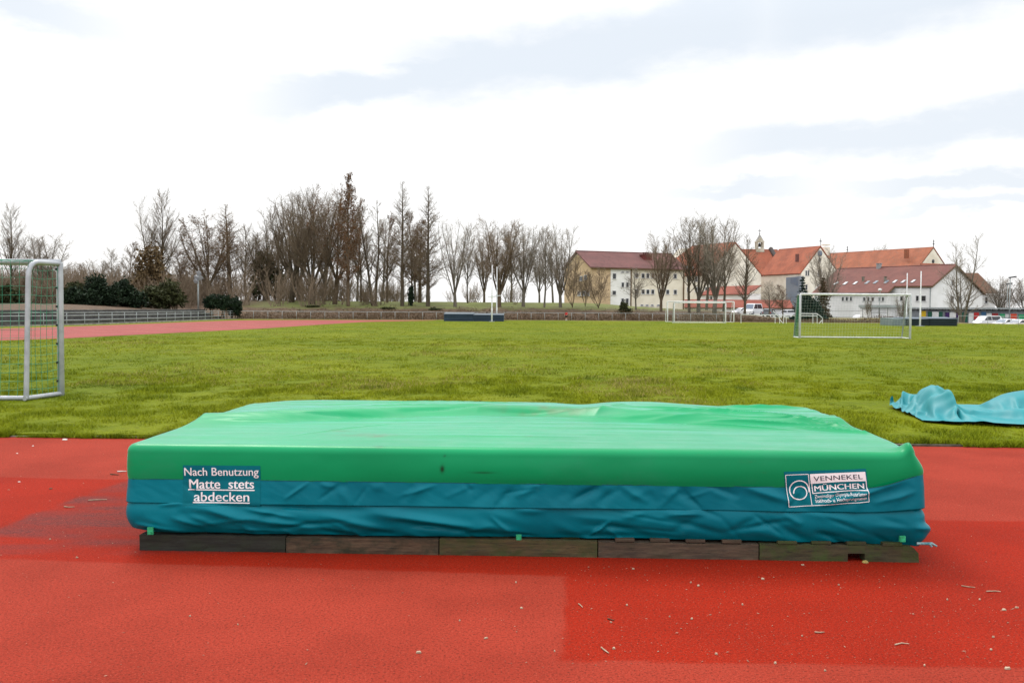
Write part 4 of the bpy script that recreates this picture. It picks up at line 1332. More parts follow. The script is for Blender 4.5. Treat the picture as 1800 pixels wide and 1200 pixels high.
7,599,29,13,5,1,11,-2,-10,8,-2,-4,14,1,-1,14,-2,0,9,3,0,12,-2,1,9,-1,0,15,-5,6,17,-9,6,18,-9,1,18,-6,-3,12,4,-7,15,-4,8,23,1,5,26,-5,11,24,-8,18,21,-6,16,21,-2,0,14,2,2,12,1,12,7,4,-12,17,-1,-1,15,1,-4,16,-1,1,16,1,-4,11,2,-11,14,0,-7,14,-2,-8,18,-5,-7,27,-5,-9,27,-4,-8,27,-3,-5,25,-2,-10,28,0,0,28,0,0,28,-1,0,27,0,0,28,0,0,28,0,0,28,0,0,28,0,0,27,0,0,28,0,0,28,1,0,28,0,0,27,0,0,28,1,0,28,0,0,27,1,6,20,5,4,24,7,-10,28,2,0,28,3,0,27,2,0,28,2,0,27,2,0,29,2,0,28,2,0,28,2,0,28,2,0,28,3,0,28,2,0,27,2,0,28,2,0,28,1,0,28,1,0,28,1,0,29,1,0,29,1,0,28,1,0,
9,614,13,5,6,9,11,-2,-5,11,0,-3,12,0,-4,17,1,5,17,0,-5,11,2,8,10,-2,-10,13,-3,3,16,-7,8,17,-9,10,17,-9,6,16,-5,2,12,0,-2,14,-2,12,24,0,5,25,-3,10,23,-6,13,20,-2,9,16,1,2,11,1,7,15,2,-4,15,0,-3,16,0,-1,15,1,-5,17,2,-5,15,2,-7,12,2,-10,13,-5,-5,20,-4,-5,27,-5,-9,25,-5,-16,22,-3,-15,28,1,-2,28,0,0,27,0,0,28,0,0,28,0,0,28,0,0,27,0,0,28,0,0,28,0,0,28,0,0,28,0,0,27,1,0,28,0,0,28,1,0,28,0,0,28,1,0,27,0,3,23,2,16,23,6,-8,24,6,-10,27,3,-1,28,3,0,28,2,0,28,2,0,28,1,0,28,3,0,28,2,0,28,2,1,28,2,-1,28,3,0,28,2,0,27,1,0,28,2,0,28,1,0,29,1,0,28,0,0,29,1,0,28,1,0,
1,631,11,13,3,1,11,1,4,10,-2,-2,12,2,0,17,1,-5,18,1,1,16,0,1,13,1,4,8,1,-8,14,-6,5,17,-10,10,18,-10,10,16,-7,9,14,-2,1,8,-1,10,17,-2,10,24,0,7,24,-3,8,22,-2,8,18,0,5,16,1,1,15,1,2,15,0,-2,16,1,-3,17,1,0,18,2,-4,14,3,-10,13,-1,-7,11,-4,-5,19,-3,-10,26,-4,-15,20,-7,-23,27,0,-8,28,1,0,28,1,0,28,0,0,28,0,0,27,0,0,28,0,0,28,0,0,28,1,0,28,0,0,28,0,0,27,1,0,28,0,0,28,1,0,27,0,0,28,1,0,28,0,1,28,1,2,25,0,12,24,1,11,23,7,-11,24,8,-9,27,2,-2,28,3,-1,28,2,0,28,2,0,28,1,1,29,2,2,28,2,1,28,2,0,27,2,1,28,1,1,28,1,2,27,-1,2,28,0,1,29,-1,2,28,-2,2,29,-1,1,29,-1,2,
-2,650,12,14,-1,-7,15,0,2,12,0,1,10,1,9,12,4,-1,22,-1,3,18,3,-10,14,3,12,8,2,-11,12,-5,-2,13,-9,12,16,-10,16,17,-10,11,17,-5,5,13,1,-3,9,-1,14,21,-1,8,23,-1,10,23,-2,5,21,0,4,17,1,2,16,0,2,16,1,-1,16,1,-1,16,0,-6,18,1,-7,17,0,-7,13,2,0,6,-1,-14,20,-3,-10,19,-8,-22,25,-3,-18,30,1,-2,29,2,0,28,1,0,27,0,0,28,1,0,28,0,0,28,0,0,27,0,0,28,0,1,28,1,-1,28,0,0,28,1,0,28,0,0,27,1,0,28,1,0,28,0,0,27,1,3,28,0,4,28,0,5,24,0,12,24,-1,10,22,11,-12,25,6,-7,28,2,0,28,2,0,28,1,2,28,-1,4,28,3,1,28,1,2,28,-2,4,28,1,2,27,-1,2,28,-2,3,27,-2,3,28,-2,2,29,-1,2,28,-1,1,29,-1,2,28,-1,1,
0,670,12,14,-3,-4,11,0,7,13,0,-6,9,0,8,13,3,8,22,2,-6,22,2,-8,15,5,4,14,0,4,4,1,-11,16,-10,2,17,-12,13,13,-8,19,16,-6,13,13,-3,-4,11,-2,6,18,0,4,21,0,10,22,1,11,22,0,6,18,1,3,17,0,1,16,1,0,16,1,-2,16,0,-6,18,2,-7,17,0,-3,14,0,-2,5,-5,-13,11,-3,-18,21,-5,-23,30,1,-12,31,2,0,29,1,0,28,2,0,28,0,0,28,1,0,27,0,0,28,1,0,27,0,1,28,0,-1,28,1,0,28,0,0,29,1,0,27,1,0,28,0,0,28,1,0,27,0,3,27,1,4,27,0,5,28,1,5,27,0,7,21,-3,17,25,3,1,23,10,-10,28,3,-1,28,0,2,28,-1,3,27,-2,5,28,1,2,28,-1,4,28,-1,3,28,-1,3,28,-1,3,27,-1,2,28,-1,2,28,-1,2,28,-1,2,28,-1,2,29,-1,1,29,0,1,
3,691,13,14,-4,-7,13,-2,8,11,0,-3,11,0,-1,6,5,16,20,0,-12,24,2,-6,24,3,-1,11,4,14,8,1,-8,11,-5,-7,18,-14,5,17,-13,15,12,-3,21,14,-4,8,14,-5,-4,8,2,14,20,2,6,23,1,8,23,0,6,20,1,2,18,1,1,14,1,-1,16,0,-2,15,1,-5,17,1,-6,15,-1,-7,13,-2,-7,4,-2,-9,13,-3,-17,22,-3,-22,32,2,-6,32,2,0,29,2,0,28,1,1,28,1,0,27,1,1,28,1,-1,27,0,1,28,0,-2,28,1,0,28,1,0,28,0,0,28,1,0,28,1,0,28,1,0,27,1,1,27,-1,8,26,0,8,27,1,4,27,0,6,28,0,5,25,-1,9,22,-2,16,25,6,-5,26,5,-3,28,-2,3,27,-1,4,28,-1,4,28,-2,4,28,0,3,28,-1,3,28,-1,3,27,-1,3,28,-1,2,28,0,2,27,-1,2,29,-1,1,28,-1,2,28,0,1,29,-1,1,
8,711,16,10,-3,-9,16,-3,2,13,-2,9,5,0,-10,8,5,11,16,2,-4,23,2,-9,26,3,0,16,3,9,13,1,6,8,0,-13,16,-12,-2,19,-17,4,13,-5,22,13,-4,18,8,-4,-1,14,-2,9,14,3,11,22,2,6,25,1,3,22,1,1,19,1,2,15,0,-2,10,0,-2,14,3,-5,15,0,-6,13,-3,-9,14,1,-5,12,-1,-9,5,-4,-19,26,0,-16,32,2,-2,32,2,0,30,2,2,28,1,-2,27,1,0,28,1,0,27,1,1,28,1,-1,27,1,2,28,1,-2,28,0,2,28,1,-2,29,1,0,28,1,0,28,1,0,27,1,5,25,-1,11,24,-1,12,28,1,4,27,0,6,27,0,6,28,0,6,24,-2,12,24,-3,11,26,6,-4,27,-1,2,28,-1,3,27,0,4,28,-1,3,28,-1,3,28,0,3,28,-1,3,28,-1,2,27,-1,2,28,0,2,27,-1,1,28,0,2,29,-1,1,28,0,1,28,-1,1,
11,730,14,10,-2,-6,13,-1,1,12,-3,9,9,-1,-6,11,1,-2,10,4,7,20,2,-8,25,2,4,23,4,-2,12,4,11,12,1,-8,14,-8,-6,18,-16,-2,19,-15,6,13,-6,19,8,-5,10,10,2,9,14,-1,7,21,3,4,23,4,5,23,1,2,18,3,3,13,-1,-4,9,-1,-3,12,3,-3,12,-1,-9,13,-2,-9,14,0,-7,14,4,-2,8,-3,-17,28,1,-10,32,2,-1,31,3,0,29,1,0,28,2,0,28,1,0,28,1,0,27,1,2,27,0,3,28,2,-5,28,1,2,28,1,-2,28,1,0,29,1,2,28,1,-2,27,2,2,25,-1,12,25,-1,12,24,-1,12,27,0,6,27,0,8,27,-1,6,27,0,6,27,0,7,25,-2,10,27,1,0,27,0,6,27,0,2,28,0,2,28,-1,3,28,0,3,27,-1,2,28,0,3,28,-1,2,28,-1,2,27,0,2,28,-1,1,28,0,2,28,-1,1,28,0,1,28,-1,1,
17,748,9,9,-1,6,8,2,-9,13,-4,5,12,-2,5,7,0,-10,11,3,11,17,3,-2,22,1,-7,24,3,0,19,6,9,15,0,6,12,-4,-8,15,-9,-9,20,-15,0,18,-15,5,13,-11,10,9,-2,12,11,3,10,17,6,6,22,4,5,22,2,1,19,-1,0,13,3,3,9,-1,-3,12,4,-1,10,0,-8,11,1,-9,11,-1,-10,13,4,-3,14,-1,-13,28,1,-5,31,3,0,31,2,0,29,2,0,28,1,0,28,2,0,27,1,2,27,0,2,28,1,-4,27,2,1,28,1,-1,29,2,0,28,1,3,28,1,-3,29,2,0,25,-1,10,23,-2,16,25,0,11,25,0,11,27,0,8,27,0,6,27,-1,7,27,0,6,27,0,6,27,-1,7,28,1,1,27,0,4,27,-1,3,28,0,3,28,0,3,27,-1,3,28,-1,2,28,0,3,28,-1,2,27,-1,2,28,0,1,28,-1,2,27,0,2,28,-1,2,28,-1,1,28,0,2,
23,767,6,5,0,13,8,3,-9,12,-2,0,13,-4,5,9,-1,-4,10,-1,-1,11,4,9,21,3,-10,26,3,-3,24,3,2,15,5,12,12,-2,-6,13,-5,0,18,-13,1,20,-15,-2,19,-14,1,12,-7,9,11,-2,7,14,5,6,18,6,6,20,-3,-3,19,3,1,11,6,6,10,-2,-2,13,2,-2,13,5,-1,10,2,-9,12,1,-6,7,3,-13,19,0,-6,27,2,-1,30,2,0,30,2,0,29,2,0,28,2,0,27,1,2,27,1,1,28,1,-3,27,1,0,28,2,0,28,2,0,28,1,2,29,2,1,28,1,-3,28,2,2,22,-3,18,24,0,14,25,0,11,26,0,10,27,0,6,27,0,8,27,0,6,28,0,4,27,0,5,28,0,5,27,-1,5,28,0,3,27,0,3,28,-1,3,28,0,3,27,-1,3,28,0,3,28,-1,2,28,-1,2,27,0,2,28,-1,2,28,0,2,27,-1,1,28,-1,1,28,0,1,28,-1,1,
23,784,4,9,4,13,13,-1,1,6,2,-12,14,-4,4,10,-4,9,9,1,-12,10,1,10,17,4,1,23,5,-9,26,2,0,20,5,3,15,2,6,11,-1,-10,16,-10,0,17,-14,3,19,-13,8,18,-10,5,14,-6,5,14,-4,-6,14,3,5,17,3,2,18,2,0,6,6,9,14,0,-6,15,-1,-2,16,4,-3,12,6,0,13,3,-2,9,1,-1,18,0,-5,22,7,-13,28,1,-1,29,2,0,28,2,1,28,2,2,28,1,-1,27,2,-2,28,1,0,28,2,1,27,2,-1,28,2,1,29,1,-1,29,1,0,28,2,0,28,0,4,22,-1,17,21,0,18,26,0,11,27,0,7,27,1,6,27,0,5,27,0,6,28,0,4,27,0,5,28,-1,5,27,0,5,28,0,3,28,-1,4,27,0,3,28,-1,3,28,0,3,28,-1,3,27,0,2,28,-1,2,28,-1,2,28,0,2,27,-1,2,28,-1,1,28,0,1,27,-1,2,28,0,1,
22,803,6,17,0,2,11,3,11,10,1,-6,8,0,-5,12,-5,9,8,-1,-3,11,0,-4,10,4,13,22,4,-6,27,4,-5,26,3,-5,17,4,9,12,4,-2,12,-4,-8,17,-10,0,18,-15,0,18,-15,4,17,-10,5,15,-4,7,13,-1,-3,10,5,11,16,1,-4,14,2,3,12,4,3,11,-2,-11,17,4,-3,17,7,2,13,5,4,12,0,-2,14,3,6,23,5,-12,26,4,-9,28,2,-1,28,2,0,27,1,0,28,2,0,28,2,0,28,1,0,27,2,2,28,2,0,28,2,-2,28,2,0,29,2,0,29,1,2,28,0,3,23,0,16,21,-1,17,27,-5,-1,26,2,7,26,2,9,27,1,6,27,1,7,27,0,6,28,0,5,28,-1,5,27,0,5,28,0,4,28,-1,4,27,0,3,28,-1,3,28,0,3,27,-1,3,28,0,3,28,-1,2,28,-1,2,27,0,2,28,-1,2,28,0,2,27,-1,2,28,0,2,28,-1,1,
22,823,6,20,-1,0,16,-1,6,10,2,9,6,3,-12,11,-3,3,11,-3,8,7,0,-10,13,0,5,15,7,9,25,3,-6,28,4,-6,22,5,-2,12,7,13,14,2,-9,12,-5,-8,17,-12,0,20,-16,0,18,-15,3,15,-10,6,12,-5,3,11,2,0,12,3,8,11,-1,-6,11,3,-2,14,4,1,17,5,-6,17,6,5,18,4,-2,15,-1,0,9,7,10,24,4,-1,25,5,-12,26,3,-7,28,2,0,28,2,0,27,2,0,28,2,0,28,2,0,28,2,0,28,2,3,28,1,1,28,2,0,29,2,0,29,1,0,28,1,1,21,0,18,26,-4,5,25,-6,-6,27,2,8,26,3,9,26,1,7,27,1,7,28,0,6,27,0,7,27,1,6,28,-1,4,28,0,5,27,0,4,28,0,4,27,-1,4,28,0,3,28,-1,3,27,0,2,28,-1,3,28,0,3,27,-1,2,28,0,2,28,-1,2,27,-1,1,28,0,2,28,-1,1,
23,843,6,19,-2,0,20,-3,0,11,4,10,12,-2,2,8,3,-12,8,-2,10,9,-3,3,9,0,-12,14,5,11,21,5,-7,29,5,-3,30,3,-1,9,13,13,15,3,4,10,2,-12,16,-8,-5,19,-16,-1,19,-19,4,13,-15,8,16,-10,1,8,-1,-7,11,0,4,11,3,-5,13,2,-1,10,7,8,19,7,-2,18,4,9,17,4,-5,14,1,-8,16,0,-4,22,9,12,24,6,2,24,5,-12,27,3,-4,28,2,0,28,2,0,28,2,0,27,2,0,28,2,0,28,2,0,28,2,0,29,1,0,28,2,0,29,1,0,24,0,13,26,-1,6,25,-7,-8,28,-3,-2,27,0,6,27,0,6,27,1,6,26,1,8,27,3,8,27,0,7,27,0,5,28,1,7,27,1,6,27,-1,3,28,0,5,27,0,3,28,0,4,27,0,3,28,0,4,28,-1,2,27,0,3,28,-1,3,27,0,2,28,0,3,27,0,3,28,-1,1,28,-1,1,
24,863,6,19,-2,-1,20,-3,1,20,-3,1,8,3,14,10,0,-4,8,1,-7,9,-2,9,6,1,-7,13,3,-1,19,5,9,28,4,-3,30,6,-8,23,8,7,4,11,15,12,2,-4,13,-2,-10,19,-13,-6,19,-20,3,15,-20,11,16,-17,6,14,-5,-10,7,6,-9,12,0,7,8,5,-10,12,7,4,12,8,10,18,2,-6,18,4,-5,14,2,-3,17,2,-3,26,4,1,23,9,10,24,6,1,25,5,-11,28,3,-1,27,2,0,28,3,0,28,2,0,28,2,0,28,2,0,28,2,0,28,1,0,29,2,0,27,0,7,25,-2,4,26,-4,-8,27,-3,-2,28,-2,0,27,-1,2,28,-2,3,27,0,5,27,0,6,27,0,7,27,1,7,27,3,8,26,1,7,28,-2,3,27,0,4,27,1,4,28,0,5,27,0,4,27,0,3,28,0,4,28,0,3,27,0,3,28,0,3,27,-1,3,28,0,2,27,0,4,28,0,2,27,-1,3,
26,883,6,18,-3,0,20,-2,1,21,-4,0,13,-1,6,9,1,13,9,3,-9,11,1,-2,11,-4,5,7,6,-12,15,5,9,24,5,0,29,6,-10,30,6,3,5,13,20,8,4,10,14,-1,-7,18,-10,-10,21,-17,-4,15,-24,15,19,-23,7,19,-9,-12,0,9,-15,13,2,2,11,4,4,6,10,-10,12,6,7,18,1,3,13,6,-7,13,2,-6,18,3,2,26,5,-1,27,5,-2,24,9,10,25,6,-2,25,4,-8,28,3,0,28,3,0,28,2,0,28,3,0,27,2,0,29,2,0,28,1,0,27,1,5,26,-1,5,26,-3,-10,28,-2,0,28,-2,0,28,-1,0,27,-2,0,28,-2,0,27,-2,2,28,-2,3,27,-1,3,26,3,10,26,2,7,28,-5,1,28,-2,2,27,0,4,27,0,4,28,0,5,27,2,4,27,0,5,28,1,3,27,0,4,27,0,3,28,0,3,27,0,3,28,0,4,27,0,2,28,-1,2,28,-1,3,
29,903,9,16,-4,-1,19,-2,0,21,-4,-2,21,-4,1,10,2,14,13,-3,8,5,8,-9,12,0,3,7,2,-8,13,6,-5,20,6,6,28,6,-8,30,7,1,18,4,17,1,11,14,12,-2,7,17,-6,-12,22,-14,-10,18,-27,15,17,-24,6,12,-17,-19,10,13,-4,7,8,-12,8,3,13,13,7,-4,11,7,-10,12,3,11,16,4,-2,11,3,-13,15,4,7,26,6,-6,27,6,-1,28,6,1,24,8,10,26,5,-7,27,4,-4,27,3,0,28,3,0,28,2,0,28,2,0,28,2,0,28,2,2,26,0,5,27,-2,-7,28,-1,0,28,-2,0,28,-1,0,27,-2,0,28,-2,0,28,-1,0,27,-2,0,28,-2,4,26,-2,-2,27,-2,0,28,-3,3,27,-2,2,28,-2,2,27,-3,2,28,-2,3,27,0,4,27,0,4,27,1,5,27,0,3,28,0,4,27,1,3,28,2,4,27,0,4,27,1,3,28,0,3,27,0,3,28,0,3,
38,919,16,8,1,-9,18,-3,-2,21,-4,1,23,-4,0,19,-4,8,6,2,18,13,0,2,6,9,-8,12,1,-5,6,8,-11,19,6,4,24,4,-4,27,5,9,24,3,7,12,6,8,4,6,7,18,-5,-2,23,-15,-4,21,-28,4,6,-32,-8,11,-9,-14,15,13,12,2,11,-12,10,6,5,11,4,-6,10,4,-6,14,4,1,15,5,5,12,5,-5,17,3,-1,24,8,3,26,7,-7,28,6,0,27,6,1,26,7,7,27,5,-6,27,3,-2,28,3,0,28,3,0,28,2,0,27,2,1,28,1,4,27,-1,-5,28,0,0,28,-1,0,28,-1,0,28,-2,0,27,-1,0,28,-2,0,28,-1,0,27,-2,0,27,-2,4,27,-2,-4,28,-3,0,28,-3,0,27,-3,0,28,-3,0,27,-3,1,27,-3,2,27,-3,0,27,-1,1,28,-1,2,27,-2,2,28,-1,3,27,-1,3,28,0,3,27,0,3,27,0,3,28,1,3,27,0,3,28,0,4,
55,924,15,-4,11,-2,13,2,-7,21,-3,0,24,-5,-1,23,-5,4,10,2,20,10,-1,14,15,-4,-5,5,10,-8,8,10,-10,15,7,-11,22,4,0,21,5,8,25,1,1,17,-6,0,8,13,5,12,-11,1,24,-12,-2,16,-28,0,-3,-30,1,20,2,-13,13,14,22,10,11,-10,7,4,-11,12,4,6,13,1,-1,10,6,-6,11,7,0,11,5,-5,18,6,2,25,8,3,27,8,-2,27,6,-2,28,6,0,27,7,2,27,5,2,27,4,-3,28,3,-1,28,3,0,28,3,0,28,1,1,28,1,-1,28,0,0,28,0,0,28,-1,0,28,-1,0,28,-1,0,27,-1,0,28,-2,0,28,-1,0,27,-2,0,28,-2,1,28,-2,-1,27,-3,0,28,-3,0,27,-3,0,28,-3,0,27,-4,0,27,-3,3,26,-3,-3,27,-2,0,28,-2,0,27,-2,0,28,-3,0,28,-2,0,27,-2,1,28,-2,1,27,-2,1,28,-2,1,27,-1,2,28,-2,2,
69,938,14,-5,2,11,4,11,-7,17,3,-10,25,-5,-2,26,-6,1,8,-3,19,16,0,8,17,0,6,15,-5,-5,9,2,-13,8,17,0,13,13,-9,20,6,-7,23,-4,0,20,-4,0,15,-4,1,12,3,5,15,-19,-7,-2,-34,7,-1,-21,3,29,17,-10,13,14,22,21,9,-1,3,7,-13,12,1,-7,14,-3,2,5,6,13,12,8,1,7,11,-10,18,7,-2,26,8,-3,27,8,-1,28,7,0,28,7,0,27,6,0,28,5,0,28,5,0,28,4,0,28,3,0,29,2,0,28,2,0,28,1,0,29,0,0,28,0,0,28,-1,0,28,0,0,27,-1,0,28,-1,0,28,-1,0,28,-2,0,28,-1,0,28,-2,0,28,-3,0,27,-3,0,28,-3,0,27,-3,0,28,-4,0,27,-3,0,27,-4,4,25,-2,-4,27,-2,0,28,-3,0,28,-2,0,27,-2,0,28,-2,0,27,-3,0,28,-2,0,28,-2,0,27,-2,0,28,-3,0,28,-2,0]
q = np.array(TARP).reshape(36, 72, 3)
q = np.cumsum(q, axis=1)[:, 9:] / 400.0
q[..., 2] = np.maximum(q[..., 2], 0.004)
tx0 = gp(1541, 724)
ang = R(-6.0)
lx = np.interp(q[..., 0] - q[..., 0].min(), [0, 0.5, 1.7, 2.6, 5], [0, 0.34, 1.10, 1.50, 3.95]); ly = q[..., 1] - 0.75
lz = q[..., 2] * (1.0 + 0.45 * np.exp(-((lx - 0.40) / 0.38) ** 2) + 0.05)
hem_ = np.linspace(0, 1, 36)[:, None] * np.ones((1, 63))
lz = lz * (0.45 + 0.55 * sstep(lx, 0.0, 0.22))
crum = sstep(lx, 1.5, 0.8) * sstep(lx, 0.0, .30) * sstep(hem_, 0.02, 0.22)
rdg = 0.5 - np.abs(fbm(lx * 4.2 + ly * 1.1, ly * 3.2 - lx * 1.4, 141, 2)) * 3.4
rd2 = 0.5 - np.abs(fbm(lx * 2.0 - ly * 2.4, ly * 2.2 + lx * 2.6, 145, 2)) * 3.0
lz = lz + crum * (0.055 * np.maximum(rdg, -0.4) + 0.05 * np.maximum(rd2, -0.4) + 0.02) * np.clip(lz / 0.10, 0.15, 1)
rd3 = 0.5 - np.abs(fbm(lx * 1.0 + ly * 1.7, ly * 2.0 - lx * .5, 149, 2)) * 3.0
lz = lz + (1 - crum) * 0.028 * np.maximum(rd3, -0.3) * np.clip(lz / 0.06, 0.2, 1)
wx = tx0.x + (lx * math.cos(ang) - ly * math.sin(ang)) * 1.0
wy = 11.02 + lx * math.sin(ang) + ly * 1.12 * math.cos(ang)
# the near hem is lifted a little where it is stiff, with a dark gap below
hemu = np.linspace(0, 1, 36)[:, None] * np.ones((1, 63))
lz = lz + 0.016 * np.exp(-hemu / 0.03) * (0.6 + 0.8 * vnoise(lx * 1.5, 0 * lx, 3))
V = np.stack([wx, wy, lz + 0.042], -1)
m, b = new_mat('tarp_teal')
v = coord('Object')
c = mixc(noisen(v, 1.6, 4, 0.6).step(0.3, 0.7), (0.010, 0.235, 0.262), (0.008, 0.190, 0.222))
c = mixc(noisen(v, 7.0, 5, 0.7).step(0.62, 0.8) * 0.3, c, (0.10, 0.25, 0.28))
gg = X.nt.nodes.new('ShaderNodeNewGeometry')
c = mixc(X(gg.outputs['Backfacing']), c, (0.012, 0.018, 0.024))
setc(b, c)
b.inputs['Roughness'].default_value = 0.5
b.inputs['Specular IOR Level'].default_value = 0.35
bump(b, noisen(v, 30.0, 4, 0.6), 0.15, 0.006)
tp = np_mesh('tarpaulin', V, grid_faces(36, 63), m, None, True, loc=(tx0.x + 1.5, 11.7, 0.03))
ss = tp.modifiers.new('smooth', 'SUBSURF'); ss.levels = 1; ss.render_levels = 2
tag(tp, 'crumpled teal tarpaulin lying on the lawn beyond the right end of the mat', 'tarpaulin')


# ================================================================== FOOTBALL GOALS
def netlines(mb, A, B, Cc, D, nu, nv, rad, sag=0.0, seed=0, bow=None):
    """square net spanned by corners A(top start) B(top end) C(bottom end) D(bottom start)"""
    A, B, Cc, D = map(Vector, (A, B, Cc, D))
    n_ = (B - A).cross(D - A).normalized()
    rr = random.Random(seed)

    def P(s, t):
        p = A.lerp(B, s).lerp(D.lerp(Cc, s), t)
        w = math.sin(math.pi * min(max(s, 0), 1)) * math.sin(math.pi * min(max(t, 0), 1))
        p = p + n_ * sag * w * (1 + 0.3 * math.sin(7 * s + seed)) + Vector((0, 0, -1)) * abs(sag) * 0.5 * math.sin(math.pi * s) * (0.3 + 0.7 * math.sin(5 * t + 2 * s + seed) ** 2)
        return p
    ns = 12
    for i in range(nu + 1):
        s = i / nu
        mb.tube([P(s, k / ns) for k in range(ns + 1)], rad, 3, cap=False)
    for j in range(nv + 1):
        t = j / nv
        mb.tube([P(k / ns, t) for k in range(ns + 1)], rad, 3, cap=False)


def goal(label, L, Rr, H, rear, top_d, base_d, pr, cr_, mats, net=None, netrad=0.002, hooks=False, rear_mat=None, mesh=0.13):
    """L, Rr: feet of the front posts; rear: unit vector to the back of the goal"""
    root = thing('football_goal', (L + Rr) / 2, label, 'football goal')
    d = (Rr - L).normalized()
    up = Vector((0, 0, H))
    fm, pm = mats
    for P in (L, Rr):
        mb = MB()
        mb.lathe(P + Vector((0, 0, -0.02)), [(pr * 0.9, 0), (pr, 0.01), (pr, H + 0.0), (pr * 0.9, H + 0.015)], 14)
        o = mb.build('post', pm, root)
        if hooks:
            for k in range(7):
                h = MB()
                z = 0.22 + k * 0.27
                h.box(P + rear * (pr + 0.004) + Vector((-pr * 0.45, 0, z)), (0.022, 0.014, 0.03))
                h.build('net_hook', M['dark_slot'], o)
    mb = MB()
    mb.lathe(L + up - d * pr * 0.2, [(pr * 0.96, 0), (pr * 0.96, (Rr - L).length + pr * 0.4)], 14, d)
    mb.build('crossbar', fm, root)
    rm = rear_mat or fm
    for P in (L, Rr):
        T0 = P + up - Vector((0, 0, pr * 0.5)); T1 = T0 + rear * top_d; B1 = P + rear * base_d + Vector((0, 0, cr_))
        pts = [T0 + rear * pr * 0.6]
        c0 = T1 - rear * 0.22
        dn = (B1 - T1).normalized()
        pts.append(c0)
        for k in range(1, 7):
            t = k / 6
            pts.append(c0 * (1 - t) ** 2 + T1 * (2 * t * (1 - t)) + (T1 + dn * 0.22) * t * t)
        pts.append(B1)
        mb = MB(); mb.tube(pts, cr_, 12); mb.build('rear_support', rm, root)
        mb = MB(); mb.tube([P + Vector((0, 0, cr_ * .9)) + rear * pr * 0.5, B1 + rear * cr_], cr_ * 0.95, 10); mb.build('side_base_tube', fm, root)
    mb = MB(); mb.tube([L + rear * base_d + Vector((0, 0, cr_)), Rr + rear * base_d + Vector((0, 0, cr_))], cr_ * 0.95, 10)
    mb.build('rear_base_tube', fm, root)
    if net:
        mb = MB()
        zb = Vector((0, 0, 0.03))
        w = (Rr - L).length
        TL, TR = L + up + rear * top_d, Rr + up + rear * top_d
        BL, BR = L + rear * base_d + zb, Rr + rear * base_d + zb
        netlines(mb, TL, TR, BR, BL, int(w / mesh), int(H / mesh), netrad, 0.10, 1)
        netlines(mb, L + up, Rr + up, TR, TL, int(w / mesh), max(int(top_d / mesh), 2), netrad, -0.05, 2)
        for (P, TT, BB, sg) in ((L, TL, BL, 1), (Rr, TR, BR, -1)):
            netlines(mb, P + up + rear * 0.05, TT, BB, P + zb + rear * 0.05, max(int(base_d / mesh), 3), int(H / mesh), netrad, 0.04 * sg, 3)
        mb.build('net', net, root)
    return root


Rp = gp(107.5, 699); Rp.z = 0.03
Lp = Rp + Vector((-5.0, 0, 0))
goal('grey metal goal with loose green net at the left edge, seen from behind', Lp, Rp, (yp(107, 461, Rp.y).z - 0.03), Vector((-0.16, -1, 0)).normalized(), 0.68, 0.76, 0.047, 0.036,
     (M['grey_alu'], M['grey_alu']), M['net'], 0.0032, True, M['grey_alu'], 0.12)
La, Ra = gp(1405.6, 595.3), gp(1599.5, 596.8)
La.z = Ra.z = 0.03
goal('white goal with pale net on the right side of the lawn beyond the tarpaulin', La, Ra, (yp(1500, 517.5, La.y).z - 0.03), Vector((0.02, 1, 0)).normalized(), 0.5, 0.95, 0.052, 0.03,
     (M['white_metal'], M['alu_light']), M['net_pale'], 0.0028, False, M['galv'], 0.13)
# darker green twine hanging bunched at its left side belongs to the same net, so it is part of that goal
gr_root = [o for o in col.objects if o.name.startswith('football_goal')][-1]
mb = MB()
rv = Vector((0.02, 1, 0)).normalized()
netlines(mb, La + Vector((0, 0, 1.98)) + rv * .05, La + Vector((0, 0, 1.98)) + rv * .52, La + rv * .98 + Vector((0, 0, .03)), La + rv * .05 + Vector((0, 0, .03)), 12, 26, 0.008, 0.03, 5)
o = mb.build('net', M['net_green'], gr_root)
tag(o, 'dark green bunched side net')
La, Ra = gp(1185, 567.8), gp(1275.3, 568.6)
goal('small white goal with faint net standing just in front of a larger goal', La, Ra, yp(1230, 532.2, La.y).z, Vector((0, 1, 0)), 0.5, 0.9, 0.055, 0.03, (M['white_metal'], M['white_metal']), M['net_pale'], 0.0035, False, M['galv'], 0.16)
La, Ra = gp(1173.3, 566.0), gp(1289.8, 567.0)
goal('large white bare goal frame behind the small goal at the far end of the lawn', La, Ra, yp(1230, 530.2, La.y).z, Vector((0, 1, 0)), 0.7, 1.3, 0.055, 0.028, (M['white_metal'], M['white_metal']), None, 0.003, False, M['white_metal'])


# ================================================================== FENCES, RAILINGS, TERRACE
def fence(name, label, cat, pts, heights, post_h, spacing, rr_, pr_, mat, first_group=None):
    root = thing(name, pts[0], label, cat, first_group)
    P = [Vector(p) for p in pts]
    for h in heights:
        mb = MB(); mb.tube([p + Vector((0, 0, h)) for p in P], rr_, 6)
        mb.build('rail', mat, root)
    seg = [0]
    for i in range(len(P) - 1):
        seg.append(seg[-1] + (P[i + 1] - P[i]).length)
    s = 0.02
    mesh = None
    while s < seg[-1] + 0.01:
        k = max(i for i in range(len(seg) - 1) if seg[i] <= s)
        p = P[k].lerp(P[k + 1], min(1.0, (s - seg[k]) / (seg[k + 1] - seg[k])))
        if mesh is None:
            mb = MB(); mb.lathe((0, 0, -0.05), [(pr_, 0), (pr_, post_h + 0.05)], 8)
            t = mb.build('post', mat, None); mesh = t.data
            t.parent = root; t.location = p - root.location
        else:
            t = bpy.data.objects.new('post', mesh); col.objects.link(t)
            t.parent = root; t.location = p - root.location
        s += spacing
    return root


